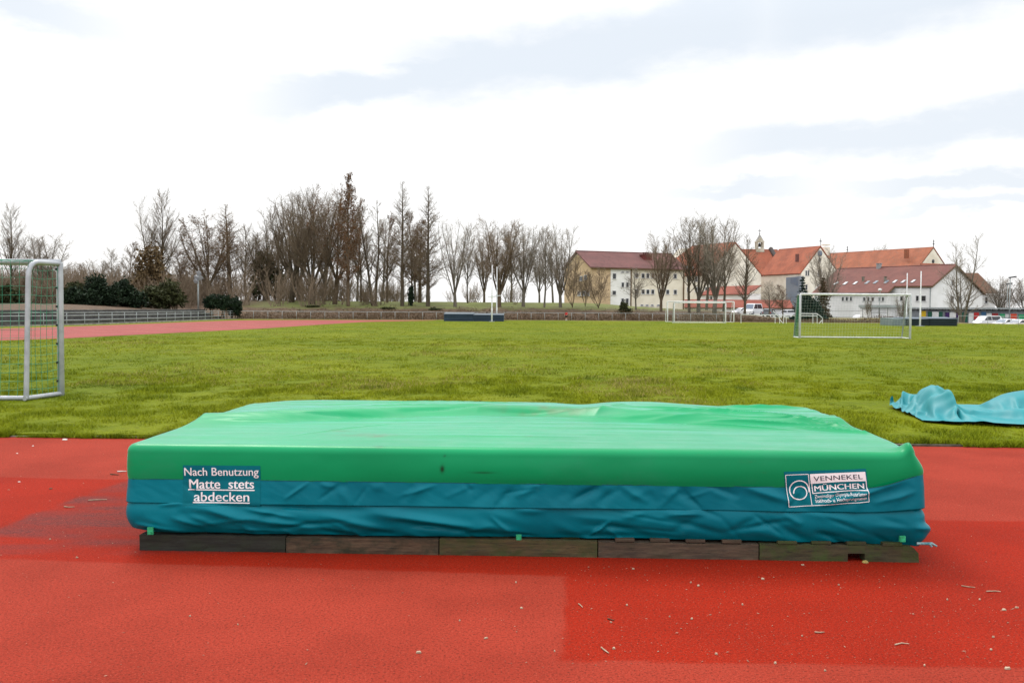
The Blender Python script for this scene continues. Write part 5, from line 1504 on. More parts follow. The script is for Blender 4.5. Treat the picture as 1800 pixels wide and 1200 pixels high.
fence('barrier_fence', 'long grey barrier with three rails along the left side of the running track', 'barrier', [FL[0] + Vector((0, 14, 0))] + FL[1:], (0.86, 0.66, 0.36), 0.86, 2.0, 0.024, 0.026, M['galv'])
fence('barrier_fence', 'thin single rail barrier below the wooded bank at the far end of the lawn', 'barrier', FB, (0.84,), 0.84, 1.46, 0.022, 0.024, M['galv'])
fence('barrier_fence', 'thin pale single rail barrier in front of the cars at the right edge', 'barrier', [gp(1684, 571.5), gp(1870, 575)], (0.86,), 0.86, 1.35, 0.018, 0.018, M['galv'])


def railing(label, px_posts, base, rails, extra, Y=None):
    root = thing('handrail', gp(px_posts[0], base), label, 'handrail')
    Yv = gp(px_posts[0], base).y
    for p in px_posts:
        mb = MB()
        mb.tube([yp(p, base, Yv), yp(p, rails[0][1] + 0.3, Yv)], 0.030, 8)
        mb.build('post', M['white_metal'], root)
    for (a, ya, c_, yc_) in rails:
        mb = MB(); mb.tube([yp(a, ya, Yv), yp(c_, yc_, Yv)], 0.034, 8); mb.build('rail', M['white_metal'], root)
    for pl in extra:
        mb = MB(); mb.tube([yp(a, y_, Yv - 0.35) for a, y_ in pl], 0.034, 8); mb.build('stair_rail', M['white_metal'], root)
    return root


railing('white steel handrail with a sloping stair rail, right of the far large goal', (1302.5, 1362.5, 1377.5, 1382.0), 568.3, ((1302, 552.6, 1398, 554.6),), (((1358.5, 546), (1370.5, 558.5), (1370.5, 568.3)), ((1369.5, 560), (1377, 569))))
railing('white steel handrail with angled end beside the dark green bush behind the near goal', (1407, 1429, 1436.3), 569, ((1405, 550.9, 1436.5, 551.3), (1405, 554.8, 1436, 555.3)), (((1436.3, 551.2), (1445.5, 558.6), (1445.5, 568.8)), ((1445, 562.5), (1438.5, 570))))

# concrete terrace behind the left barrier: three long steps
mb = MB()
for k in range(3):
    for i in range(1, len(FL) - 1):
        a, c_ = FL[i].copy(), FL[i + 1].copy()
        if i == 1:
            a = Vector((-31.2, 30, 0))
        x0 = -1.3 - 0.85 * k
        z1 = 0.34 * (k + 1)
        mb.slab([(a.x + x0, a.y, z1 - 0.34 - (0.05 if k == 0 else 0)), (a.x + x0 - 0.95, a.y, z1 - 0.34 - (.05 if k == 0 else 0)), (c_.x + x0 - 0.95, c_.y, z1 - 0.34 - (.05 if k == 0 else 0)), (c_.x + x0, c_.y, z1 - 0.34 - (.05 if k == 0 else 0))], (0, 0, 0.34 + (.05 if k == 0 else 0)))
        # worn lighter nosing
tr = mb.build('terrace', M['concrete_dark'], None, loc=(-33, 60, 0))
tag(tr, 'weathered dark concrete standing terrace behind the left barrier', 'terrace')
mb = MB()
for k in range(3):
    for i in range(1, len(FL) - 1):
        a, c_ = FL[i].copy(), FL[i + 1].copy()
        if i == 1:
            a = Vector((-31.2, 30, 0))
        x0 = -1.3 - 0.85 * k
        z1 = 0.34 * (k + 1) + 0.003
        mb.slab([(a.x + x0 + .004, a.y, z1 - 0.05), (a.x + x0 - 0.10, a.y, z1 - 0.05), (c_.x + x0 - 0.10, c_.y, z1 - 0.05), (c_.x + x0 + .004, c_.y, z1 - 0.05)], (0, 0, 0.05))
o = mb.build('step_edge', PM('step_edge', (0.15, 0.15, 0.14), (0.08, 0.08, 0.075), 0.9, 1.5, use='World'), tr)


# ================================================================== POLE VAULT COVERS AND UPRIGHTS
def slat_cover(label, pxs, base, ytop_f, Y, depth, mat, mat_top, endcap=None, ncorr=5):
    """low rolling cover: sections with ribbed front, shallow roof"""
    root = thing('mat_cover', yp((pxs[0] + pxs[-1]) / 2, base, Y) * 1.0, label, 'mat cover')
    root.location.z = 0.0
    for k in range(len(pxs) - 1):
        a, c_ = yp(pxs[k], base, Y - 0.05 * k), yp(pxs[k + 1], base, Y - 0.05 * k)
        z1 = yp(pxs[k], ytop_f[k], Y).z
        x0, x1 = a.x + 0.01, c_.x - 0.01
        y = Y - 0.05 * k
        mb = MB()
        # ribbed front wall as a zigzag profile swept sideways
        prof = []
        n = ncorr
        for i in range(n):
            zb = 0.03 + (z1 - 0.03) * i / n; zt = 0.03 + (z1 - 0.03) * (i + 1) / n
            h = zt - zb
            prof += [(y + 0.13, zb), (y, zb + h * 0.10), (y + 0.01, zb + h * 0.62), (y + 0.13, zb + h * 0.80)]
        prof.append((y + 0.05, z1))
        prof += [(y + depth, z1 + 0.0), (y + depth, 0.03)]
        mb.slab([(x0, p[0], p[1]) for p in prof], (x1 - x0, 0, 0))
        mb.build('section', mat, root)
        mb = MB()
        mb.slab([(x0 - 0.04, y - 0.04, z1 + .002), (x0 - 0.04, y + depth + .04, z1 + 0.02), (x0 - 0.04, y + depth * .5, z1 + 0.13)], (x1 - x0 + 0.06, 0, 0))
        mb.build('lid', mat_top, root)
        for xx in (x0 + 0.2, x1 - 0.2):
            mb = MB(); mb.lathe((xx, y + 0.12, 0.03), [(0.05, -0.03), (0.05, 0.03)], 10, Vector((1, 0, 0))); mb.build('wheel', M['tyre'], root)
    return root


M['cover_blue'] = PM('cover_blue', (0.028, 0.055, 0.090), (0.022, 0.042, 0.07), 0.55, 0.8, use='World')
M['cover_blue_top'] = PM('cover_blue_top', (0.10, 0.13, 0.16), (0.075, 0.10, 0.125), 0.6, 0.6, use='World')
M['cover_darkgreen'] = PM('cover_darkgreen', (0.010, 0.026, 0.028), (0.008, 0.02, 0.022), 0.5, 0.8, use='World')
M['cover_pale'] = PM('cover_pale', (0.16, 0.20, 0.21), (0.12, 0.16, 0.17), 0.6, 0.8, use='World')
Yb = gp(832, 565.3).y
slat_cover('dark blue ribbed cover box in two sections at the far middle of the lawn', (780, 832, 885.5), 565.3, (551.6, 553.2), Yb, 5.0, M['cover_blue'], M['cover_blue_top'])
Yg = gp(1620, 573.2).y
cv = slat_cover('dark green ribbed cover box with pale grey end behind the near goal at right', (1593, 1634.5, 1683.5), 573.2, (560.2, 559.8), Yg, 4.5, M['cover_darkgreen'], M['cover_blue_top'])
a, c_ = yp(1570.5, 573, Yg + 0.1), yp(1593, 573, Yg + 0.1)
mb = MB(); mb.slab([(a.x, Yg + 0.12, 0.02), (a.x, Yg + 3.0, 0.02), (a.x, Yg + 3.0, 0.68), (a.x, Yg + 0.12, 0.62)], (c_.x - a.x - .01, 0, 0))
o = mb.build('section', M['cover_pale'], cv); tag(o, 'pale grey end section')


def upright(label, px, ybase, ytop, arm=None, Y=None, r=0.05, half=None):
    P = gp(px, ybase) if Y is None else yp(px, ybase, Y)
    if Y is not None:
        P.z = 0
    Yv = P.y
    root = thing('vault_upright', P, label, 'pole vault upright', 'pole vault uprights')
    H = yp(px, ytop, Yv).z
    mb = MB(); mb.lathe(P, [(r * 1.5, 0), (r * 1.5, H * 0.24), (r * 1.15, H * 0.25), (r * 1.15, H * 0.55), (r * 0.8, H * 0.56), (r * 0.8, H)], 10)
    mb.build('pole', M['white_metal'], root)
    mb = MB(); mb.box(P + Vector((0, 0, 0.04)), (0.5, 0.6, 0.07)); mb.build('base_plate', M['galv'], root)
    if arm:
        mb = MB(); mb.tube([yp(arm[0], arm[2], Yv), yp(arm[1], arm[3], Yv)], 0.035, 6)
        mb.box(yp(px, (arm[2] + arm[3]) / 2, Yv), (0.17, 0.17, 0.24))
        mb.build('bar_holder', M['white_metal'], root)
    return root


upright('white pole vault upright standing in front of the blue cover box', 864.6, 566.0, 466, (857.3, 871, 521.6, 521.4))
upright('white pole vault upright standing behind the blue cover box', 873.2, 552, 469, (867, 882, 520.4, 519.4), Y=Yb + 5.8)
upright('white pole vault upright in front of the dark green cover box', 1617.2, 574.0, 476.5)
upright('white pole vault upright seen through the near goal, left of the green cover front', 1593.3, 556, 480, Y=Yg + 5.6, r=0.05)


# ================================================================== PEOPLE (far away, small)
def person(name, label, P, H, face, shirt, pants, sock, seated=False, lean=0.0):
    """one skinned body with clothes and hair as children; face = unit vector the figure looks towards"""
    root = thing(name, P, label, 'person')
    fw = Vector(face).normalized(); sd_ = Vector((-fw.y, fw.x, 0)); up = Vector((0, 0, 1))
    s = H / 1.75

    def W(a, b_, z):   # forward, left, up in metres at 1.75 m stature
        return (sd_ * b_ + fw * a + up * z) * s
    hip = 0.92 if not seated else 0.34
    J = {}
    J['pelvis'] = (0, 0, hip); J['waist'] = (0.02, 0, hip + 0.2); J['chest'] = (0.03 + lean * .2, 0, hip + 0.38); J['neck'] = (0.05 + lean * .35, 0, hip + 0.56); J['chin'] = (0.07 + lean * .4, 0, hip + 0.64); J['head'] = (0.08 + lean * .42, 0, hip + 0.74); J['crown'] = (0.07 + lean * .42, 0, hip + 0.84)
    rad = {'pelvis': .15, 'waist': .125, 'chest': .145, 'neck': .055, 'chin': .07, 'head': .092, 'crown': .06}
    E = [('pelvis', 'waist'), ('waist', 'chest'), ('chest', 'neck'), ('neck', 'chin'), ('chin', 'head'), ('head', 'crown')]
    for k, sg in (('l', 1), ('r', -1)):
        J[k + 'sh'] = (J['chest'][0], .19 * sg, hip + 0.49); J[k + 'el'] = (J['chest'][0] + .06, .26 * sg, hip + 0.22); J[k + 'wr'] = (J['chest'][0] + .26, .20 * sg, hip + 0.04 + (.08 if sg > 0 else 0)); J[k + 'ha'] = (J['chest'][0] + .34, .18 * sg, hip - 0.01 + (.08 if sg > 0 else 0))
        rad[k + 'sh'] = .065; rad[k + 'el'] = .045; rad[k + 'wr'] = .032; rad[k + 'ha'] = .036
        E += [('chest', k + 'sh'), (k + 'sh', k + 'el'), (k + 'el', k + 'wr'), (k + 'wr', k + 'ha')]
        if not seated:
            J[k + 'hp'] = (0, .10 * sg, hip - .06); J[k + 'kn'] = (0.06 + .05 * sg, .11 * sg, .48); J[k + 'an'] = (-0.02 + .04 * sg, .11 * sg, .08); J[k + 'to'] = (0.14 + .04 * sg, .12 * sg, .035)
        else:
            J[k + 'hp'] = (0.05, .10 * sg, hip - .04); J[k + 'kn'] = (0.42, .14 * sg, .50); J[k + 'an'] = (0.40, .13 * sg, .08); J[k + 'to'] = (0.55, .13 * sg, .035)
        rad[k + 'hp'] = .095; rad[k + 'kn'] = .06; rad[k + 'an'] = .042; rad[k + 'to'] = .04
        E += [('pelvis', k + 'hp'), (k + 'hp', k + 'kn'), (k + 'kn', k + 'an'), (k + 'an', k + 'to')]

    def skin(nm, keys, grow, mat, parent=root, sub=1, cut=None):
        keys = list(keys)
        ids = {k: i for i, k in enumerate(keys)}
        JJ = dict(J)
        if cut:
            for k, (k0, t) in cut.items():
                JJ[k] = tuple(J[k0][i] + (J[k][i] - J[k0][i]) * t for i in range(3))
        me = bpy.data.meshes.new(nm)
        me.from_pydata([tuple(W(*JJ[k])) for k in keys], [(ids[a], ids[c__]) for a, c__ in E if a in ids and c__ in ids], [])
        me.materials.append(mat)
        o = link(nm, me, parent)
        sk = o.modifiers.new('skin', 'SKIN')
        me.skin_vertices.new() if not me.skin_vertices else None
        for i, k in enumerate(keys):
            me.skin_vertices[0].data[i].radius = ((rad[k] + grow) * s, (rad[k] + grow) * s)
            me.skin_vertices[0].data[i].use_root = (i == 0)
        sb = o.modifiers.new('sub', 'SUBSURF'); sb.levels = sub; sb.render_levels = sub
        return o
    skin('body', J.keys(), 0, PM('skin_tone', (0.45, 0.27, 0.19), None, 0.6, 5))
    skin('shirt', ['chest', 'waist', 'pelvis', 'lsh', 'rsh', 'lel', 'rel'], 0.028, shirt, cut={'lel': ('lsh', .75), 'rel': ('rsh', .75), 'pelvis': ('waist', .7)})
    skin('shorts', ['pelvis', 'lhp', 'rhp', 'lkn', 'rkn'], 0.03, pants, cut={'lkn': ('lhp', .75), 'rkn': ('rhp', .75)})
    for k in 'lr':
        skin('sock', [k + 'an', k + 'kn'], 0.016, sock, cut={k + 'kn': (k + 'an', .7)})
        skin('shoe', [k + 'to', k + 'an'], 0.018, M['tyre'], cut={k + 'an': (k + 'to', .7)})
    mb = MB()
    hc = P + W(*J['head']) + (up * 0.028 - fw * 0.02) * s
    mb.lathe(hc, [(0.001, -.09 * s), (.085 * s, -.07 * s), (.106 * s, -.01 * s), (.10 * s, .05 * s), (.06 * s, .10 * s), (.001, .117 * s)], 12)
    mb.build('hair', PM('hair_dark', (0.03, 0.018, 0.012), None, 0.7, 9), root)
    return root


red_sh = PM('red_shirt', (0.55, 0.012, 0.022), (0.45, 0.01, 0.02), 0.8, 9)
blk = PM('black_shorts', (0.012, 0.012, 0.016), None, 0.8, 9)
wht = PM('white_sock', (0.6, 0.6, 0.6), None, 0.8, 9)
P = gp(995.5, 564.2)
H = yp(995.5, 546.8, P.y).z
person('person', 'small figure in red shirt, dark shorts and white socks standing by the far barrier', P, H, (-0.5, -0.8, 0), red_sh, blk, wht)
Yp = Yb + 6.6
xq = yp(854.5, 550, Yp).x
person('person', 'figure in red top, mostly hidden, sitting behind the dark blue cover box', Vector((xq, Yp, 0)), 1.32, (0.5, -0.85, 0), red_sh, blk, wht, seated=True, lean=0.3)


# ================================================================== CARS
def car(name, label, cat, P, head, L, Wd, H, paint, kind='hatch'):
    """head: angle of travel; body with wheel arches, cabin, glass, wheels and lamps"""
    root = thing(name, P, label, cat, 'parked vehicles')
    fx = Vector((math.cos(head), math.sin(head), 0)); fy = Vector((-fx.y, fx.x, 0)); up = Vector((0, 0, 1))

    def W(x, y, z): return P + fx * x + fy * y + up * z
    h = L / 2
    if kind == 'van':
        low = [(-h, .3), (-h, .95), (-h + .04, 1.05), (h - 1.0, 1.05), (h - .25, .92), (h - .03, .72), (h, .3)]
        cab = [(-h + .03, 1.05), (-h + .16, H - .06), (-h + .4, H), (h - 1.75, H), (h - 1.35, H - .12), (h - .75, 1.05)]
    else:
        low = [(-h, .28), (-h + .02, .72), (-h + .1, .86), (h - 1.05, .86), (h - .25, .74), (h - .03, .58), (h, .28)]
        cab = [(-h + .12, .86), (-h + .52, H - .06), (-h + .85, H), (h - 1.95, H), (h - 1.65, H - .08), (h - 1.0, .86)]
    bw = Wd / 2
    mb = MB()
    # lower body: three slices so that the nose and tail are rounded in plan
    for sgn in (1,):
        vs, fs = [], []
        cols_ = [(-bw, 0.90), (-bw * 0.72, 0.985), (0, 1.0), (bw * 0.72, 0.985), (bw, 0.90)]
        for y, k in cols_:
            for (x, z) in low:
                vs.append(W(x * k if abs(x) > h - 0.3 else x, y, z))
        n = len(low)
        for j in range(len(cols_) - 1):
            for i in range(n - 1):
                fs.append((j * n + i, j * n + i + 1, (j + 1) * n + i + 1, (j + 1) * n + i))
        fs.append(tuple(range(n))); fs.append(tuple((len(cols_) - 1) * n + i for i in range(n))[::-1])
        mb.add(vs, fs)
    # cabin, narrowing to the roof
    vs = []
    m_ = len(cab)
    for sgn in (-1, 1):
        for (x, z) in cab:
            t = (z - cab[0][1]) / (H - cab[0][1])
            vs.append(W(x, sgn * (bw - .03 - .17 * t), z))
    fs = [tuple(range(m_))[::-1], tuple(range(m_, 2 * m_))] + [(i, (i + 1) % m_, (i + 1) % m_ + m_, i + m_) for i in range(m_)]
    mb.add(vs, fs)
    bd = mb.build('body', paint, root)
    bv = bd.modifiers.new('bevel', 'BEVEL'); bv.width = 0.05; bv.segments = 2; bv.limit_method = 'ANGLE'

    def cabpt(x, z, y_sgn, out=0.012):
        t = (z - cab[0][1]) / (H - cab[0][1])
        return W(x, y_sgn * (bw - .03 - .17 * t + out), z)
    zb, zt = cab[0][1] + .07, H - .13
    xr0, xr1 = cab[0][0] + .25, cab[0][0] + .45
    xf0, xf1 = cab[-1][0] - .16, cab[3][0] - .02
    mid = (xr0 + xf0) / 2 + .15
    for sgn in (-1, 1):
        for (a0, a1, b0_, b1_) in ((xr0, xr1, mid - .05, mid - .05), (mid + .05, mid + .05, xf0, xf1 + .1)):
            mb = MB()
            mb.slab([cabpt(a0, zb, sgn), cabpt(b0_, zb, sgn), cabpt(b1_, zt, sgn), cabpt(a1, zt, sgn)], fy * (sgn * 0.006))
            mb.build('side_window', M['glass_dark'], root)
    wd = bw - .22
    mb = MB(); a, c_ = cab[-1], cab[-2]
    nrm = (fx * (c_[1] - a[1]) + up * (a[0] - c_[0])).normalized() * 0.015
    mb.slab([W(a[0] - .05, -wd - .1, a[1] + .05) + nrm, W(a[0] - .05, wd + .1, a[1] + .05) + nrm, W(c_[0], wd - .05, c_[1] - .02) + nrm, W(c_[0], -wd + .05, c_[1] - .02) + nrm], nrm * 0.4)
    mb.build('windscreen', M['glass_blue'], root)
    mb = MB(); a, c_ = cab[0], cab[1]
    nrm = (fx * -(c_[1] - a[1]) + up * (c_[0] - a[0])).normalized() * 0.015
    mb.slab([W(a[0], -wd, a[1] + .08) + nrm, W(a[0], wd, a[1] + .08) + nrm, W(c_[0], wd - .05, c_[1] - .05) + nrm, W(c_[0], -wd + .05, c_[1] - .05) + nrm], nrm * 0.4)
    mb.build('rear_window', M['glass_dark'], root)
    for x in (-h + .72, h - .78):
        for sgn in (-1, 1):
            mb = MB(); mb.lathe(W(x, sgn * (bw - .17), .31), [(.22, 0), (.30, .01), (.31, .05), (.31, .15), (.29, .19), (.19, .195)], 18, fy * sgn)
            w_ = mb.build('wheel', M['tyre'], root)
            mb = MB(); mb.lathe(W(x, sgn * (bw - .17), .31), [(.02, .19), (.18, .2), (.19, .205), (.05, .215)], 14, fy * sgn)
            mb.build('rim', M['grey_alu'], w_)
    for sgn in (-1, 1):
        mb = MB(); mb.box(W(h - .07, sgn * (bw - .28), .62), (.12, .34, .14), ux=fx, uy=fy, uz=up); mb.build('headlight', M['lamp_clear'], root)
        mb = MB(); mb.box(W(-h + .03, sgn * (bw - .17), .78), (.08, .16, .2), ux=fx, uy=fy, uz=up); mb.build('tail_light', M['lamp_red'], root)
    return root


def cp(px, Y, z=0.0):
    return Vector((xat(px, Y), Y, z))


car('van', 'white van with dark side windows parked below the red tiled lean-to roof', 'van', cp(1323, 172, .35), R(180 + 50), 4.7, 1.9, 2.05, M['car_white'], 'van')
car('parked_car', 'white car with only its front showing left of the white van', 'car', cp(1304, 176, .2), R(180 + 20), 4.2, 1.75, 1.45, M['car_white'])
car('parked_car', 'grey car parked between the white van and the low white cars', 'car', cp(1353, 170, .0), R(60), 4.1, 1.72, 1.5, M['car_grey'])
car('parked_car', 'white car parked behind the sloping stair rail', 'car', cp(1381, 171, -.1), R(165), 4.4, 1.75, 1.42, M['car_white'])
car('parked_car', 'white car half hidden by the conifers behind the near goal', 'car', cp(1398, 176, .0), R(150), 4.3, 1.75, 1.42, M['car_white'])
car('parked_car', 'white car in front of the long white house, seen through the near goal', 'car', cp(1511, 158, -.95), R(215), 4.1, 1.74, 1.48, M['car_white'])
car('van', 'white minivan with sloping bonnet beside the bare tree at the right', 'van', cp(1735, 150, -1.27), R(200), 4.7, 1.85, 1.82, M['car_white'], 'van')
car('parked_car', 'white car behind the right barrier, left of the last car', 'car', cp(1767, 141, -1.27), R(205), 4.2, 1.75, 1.42, M['car_white'])
car('parked_car', 'white car at the right edge of the picture behind the barrier', 'car', cp(1791, 135, -1.27), R(205), 4.2, 1.75, 1.42, M['car_white'])
car('parked_car', 'dark grey car between white minivan and red panel', 'car', cp(1757, 153, -1.27), R(200), 4.2, 1.75, 1.55, M['car_grey'])


# ================================================================== BUILDINGS
class Face:
    """a vertical wall plane; turns photo pixels into points on it"""

    def __init__(s, P, ang):
        s.P = Vector(P); s.u = Vector((math.cos(ang), math.sin(ang), 0)); s.n = Vector((s.u.y, -s.u.x, 0))   # n points to the viewer's side
        if s.n.y > 0: s.n = -s.n

    def at(s, px, py, off=0.0):
        return plp(px, py, s.P + s.n * off, s.n)


def window(root, F_, x0, y0, x1, y1, mat='glass_dark', frame=True, bars=0, fw=0.09):
    """framed window with a pane, set on wall plane F_ between photo pixels"""
    a, c_ = F_.at(x0, y1), F_.at(x1, y1)
    z0, z1 = a.z, F_.at(x0, y0).z
    u_, n_ = F_.u, F_.n
    if (c_ - a).dot(u_) < 0: u_ = -u_
    w = (c_ - a).dot(u_); h = z1 - z0
    mb = MB()
    cx = a + u_ * (w / 2)
    uz = Vector((0, 0, 1))

    def bx(du, z, sw, sh, t, off):
        mb.box(Vector((cx.x, cx.y, 0)) + u_ * du + uz * z + n_ * off, (sw, t, sh), ux=u_, uy=n_, uz=uz)
    bx(-w / 2 - fw / 2 + .02, z0 + h / 2, fw, h + .02, .08, .03); bx(w / 2 + fw / 2 - .02, z0 + h / 2, fw, h + .02, .08, .03)
    bx(0, z1 + fw / 2 - .02, w + fw * 2 - .04, fw, .09, .03); bx(0, z0 - fw / 2, w + fw * 2 + .12, fw, .16, .06)
    if bars:
        for k in range(bars):
            bx(-w / 2 + w * (k + 1) / (bars + 1), z0 + h / 2, .06, h - .03, .05, .032)
    f = mb.build('window', M['frame_white'] if frame else M['concrete'], root)
    mb = MB(); bx(0, z0 + h / 2, w - .03, h - .02, .03, .012); mb.build('pane', M[mat], f)
    return f


def skylight(root, a, b_, c_, d, nrm, mat='glass_sky'):
    nrm = nrm.normalized()
    mb = MB(); mb.slab([p + nrm * .01 for p in (a, b_, c_, d)], nrm * 0.10)
    f = mb.build('skylight', M['galv'], root)
    ctr = (a + b_ + c_ + d) / 4
    mb = MB(); mb.slab([ctr + (p - ctr) * 0.8 + nrm * .112 for p in (a, b_, c_, d)], nrm * 0.012)
    mb.build('pane', M[mat], f)


def gable_house(root, E0, u_, g_, L, Wd, ze, zr, wall, roof, over=0.4, th_=0.22, zbase=-0.2, ze2=None, end_over=None, hip=None):
    """house with ridge along u_ from E0; g_ is the direction across. E0 = foot of the near eave corner"""
    ze2 = ze if ze2 is None else ze2
    E0 = Vector((E0.x, E0.y, 0)); uz = Vector((0, 0, 1))
    # ridge stands where both slopes meet: keep it in the middle
    A = [E0 + uz * zbase, E0 + g_ * Wd + uz * zbase, E0 + g_ * Wd + uz * ze2, E0 + g_ * (Wd / 2) + uz * (zr - .12), E0 + uz * ze]
    mb = MB(); mb.slab(A, u_ * L)
    w_ = mb.build('wall', wall, root)
    eo = over if end_over is None else end_over
    s1 = (uz * (zr - ze) + g_ * (Wd / 2)); s1n = s1.normalized()
    s2 = (uz * (zr - ze2) - g_ * (Wd / 2)); s2n = s2.normalized()
    rid = E0 + g_ * (Wd / 2) + uz * zr
    r = []
    for (e, sn, gg) in ((E0 + uz * ze, s1n, g_), (E0 + g_ * Wd + uz * ze2, s2n, -g_)):
        n_ = sn.cross(u_).normalized()
        if n_.z < 0: n_ = -n_
        low = e - sn * over + n_ * .03
        top = rid + n_ * .03
        h0 = hip[0] if hip else 0.0
        h1 = hip[1] if hip else 0.0
        mb = MB()
        mb.slab([low - u_ * eo, low + u_ * (L + eo), top + u_ * (L + eo - h1), top - u_ * (eo - h0)], n_ * th_)
        r.append(mb.build('roof', roof, root))
    if hip:
        for (x0_, hh, sg) in ((0, hip[0], 1), (L, hip[1], -1)):
            if hh > 0:
                pz = uz * .05
                a = E0 - g_ * over * .8 + u_ * (x0_ - sg * eo) + uz * (ze - over * .4) + pz
                c_ = E0 + g_ * (Wd + over * .8) + u_ * (x0_ - sg * eo) + uz * (ze2 - over * .4) + pz
                t = rid + u_ * (x0_ + sg * (hh - eo)) + pz
                mb = MB(); mb.slab([a, c_, t], uz * th_)
                r.append(mb.build('roof', roof, root))
    mb = MB(); mb.tube([rid - u_ * (eo - (hip[0] if hip else 0)) + uz * .22, rid + u_ * (L + eo - (hip[1] if hip else 0)) + uz * .22], .16, 6)
    mb.build('ridge_tiles', roof, root)
    return w_, r


def ridge_dir(A, px, py, sgn):
    """angle of a level ridge that starts at A and passes photo pixel (px,py): intersect the pixel's ray with A's height"""
    d = ray(px, py)
    B = CP + d * ((A.z - CAMZ) / d.z)
    return B


uz = Vector((0, 0, 1))
# ---------------- school block: three storeys, gable to the left, front slightly turned away
ang = R(22)
K = yp(1039, 545, 168); K.z = 0
FA = Face(K, ang)
u_ = FA.u; g_ = Vector((-u_.y, u_.x, 0))
ze = FA.at(1039, 469.3).z
L = (FA.at(1203, 545) - K).dot(u_)
GA = Face(K, ang + math.pi / 2)
Wd = (GA.at(992, 545) - K).dot(g_)
zr = plp(1015, 443.6, K + g_ * (Wd / 2), FA.n).z
sch = thing('school_building', K, 'three storey block with tan left wing and purple brown gable roof behind the bank', 'building')
w_, r = gable_house(sch, K, u_, g_, L, Wd, ze, zr, M['plaster_cream'], M['tile_purple'], 0.45, 0.2)
# rendered panels of the front: tan, white
for x0, x1, mt in ((1039.3, 1072.5, 'plaster_tan'), (1072.7, 1107.5, 'plaster_white')):
    a, c_ = FA.at(x0, 538), FA.at(x1, 538)
    mb = MB(); mb.slab([Vector((a.x, a.y, 0)), Vector((c_.x, c_.y, 0)), Vector((c_.x, c_.y, ze - .1)), Vector((a.x, a.y, ze - .1))], FA.n * 0.06)
    o = mb.build('wall', M[mt], sch); tag(o, 'tan rendered wall panel' if mt == 'plaster_tan' else 'white stairwell wall panel')
# gable face in tan
mb = MB(); e = -u_ * 0.04
mb.slab([K + g_ * .02 + uz * .0 + e * .2, K + g_ * (Wd - .02) + e * .2, K + g_ * (Wd - .02) + uz * (ze - .1) + e * .2, K + g_ * (Wd / 2) + uz * (zr - .35) + e * .2, K + g_ * .02 + uz * (ze - .1) + e * .2], e)
o = mb.build('wall', M['plaster_tan'], sch); tag(o, 'tan rendered gable wall')
FAo = Face(K + FA.n * 0.06, ang)
for q in ((1076.8, 480.5, 1082.7, 490), (1076.5, 511, 1082.5, 518), (1092.3, 477.6, 1096.6, 479.3), (1100.6, 477.6, 1104.8, 479.3), (1092.3, 496.5, 1096.8, 504.6), (1100.3, 496.5, 1104.9, 504.6), (1092, 524.5, 1096.5, 532.5), (1099.8, 524.5, 1104.7, 532.5)):
    window(sch, FAo, *q)
for x0 in (1116.2, 1127.7, 1136.0, 1144.6, 1158.5, 1170.8, 1184.2):
    window(sch, FA, x0, 480.6 + (x0 - 1116) * .012, x0 + 5.0, 488.4 + (x0 - 1116) * .012)
    window(sch, FA, x0, 508.8 + (x0 - 1116) * .008, x0 + 5.2, 516.4 + (x0 - 1116) * .008)
for x0 in (1126, 1135, 1144, 1155):
    window(sch, FA, x0, 535.4, x0 + 4.6, 537.6)
GAw = Face(K - u_ * 0.05, ang + math.pi / 2)
for x0, y0 in ((1016, 512), (1024, 512), (1031, 512), (1019, 486), (1027, 484)):
    window(sch, GAw, x0, y0, x0 + 5, y0 + 7.5, 'glass_blue')
for px in (1109, 1201.5):
    a = FA.at(px, 538, 0.12); mb = MB(); mb.tube([Vector((a.x, a.y, 0)), Vector((a.x, a.y, ze))], .12, 8)
    mb.build('downpipe', M['brown_metal'], sch)
a, c_ = FA.at(1039, 470, 0.5), FA.at(1203, 470, 0.5)
mb = MB(); mb.tube([Vector((a.x, a.y, ze - .22)), Vector((c_.x, c_.y, ze - .22))], .1, 8); mb.build('gutter', M['brown_metal'], sch)
# chimney on the front slope
slope_n = (FA.n * (zr - ze) + uz * (Wd / 2)).normalized()
RP = K + uz * ze
pc = plp(1137, 458, RP, slope_n)
s = 168.0 / F * 1.06
mb = MB(); mb.box(pc + uz * 0.1 + g_ * .4, (16 * s, 1.5, 17 * s), ang)
zc_ = pc.z + .1 + 17 * s / 2
chm = mb.build('chimney', PM('chimney_maroon', (0.15, 0.035, 0.03), (0.11, 0.028, 0.025), .8, 1.2, use='World'), sch)
mb = MB(); mb.box(Vector((pc.x, pc.y, zc_ + .06)) + g_ * .4, (16 * s + .2, 1.7, .12), ang)
for k in (-.45, 0, .45):
    mb.lathe(Vector((pc.x, pc.y, zc_ + .12)) + g_ * .4 + u_ * k, [(.14, 0), (.12, .35), (.2, .36), (.2, .42)], 8)
mb.build('chimney_pots', M['tile_maroon'], chm)
for x0, y0, x1, y1 in ((1087, 454.2, 1093.5, 458.2), (1149, 459, 1152.5, 461)):
    q = [plp(x0 + 1, y1, RP, slope_n), plp(x1 + 2.2, y1, RP, slope_n), plp(x1, y0, RP, slope_n), plp(x0, y0, RP, slope_n)]
    skylight(sch, *q, slope_n)

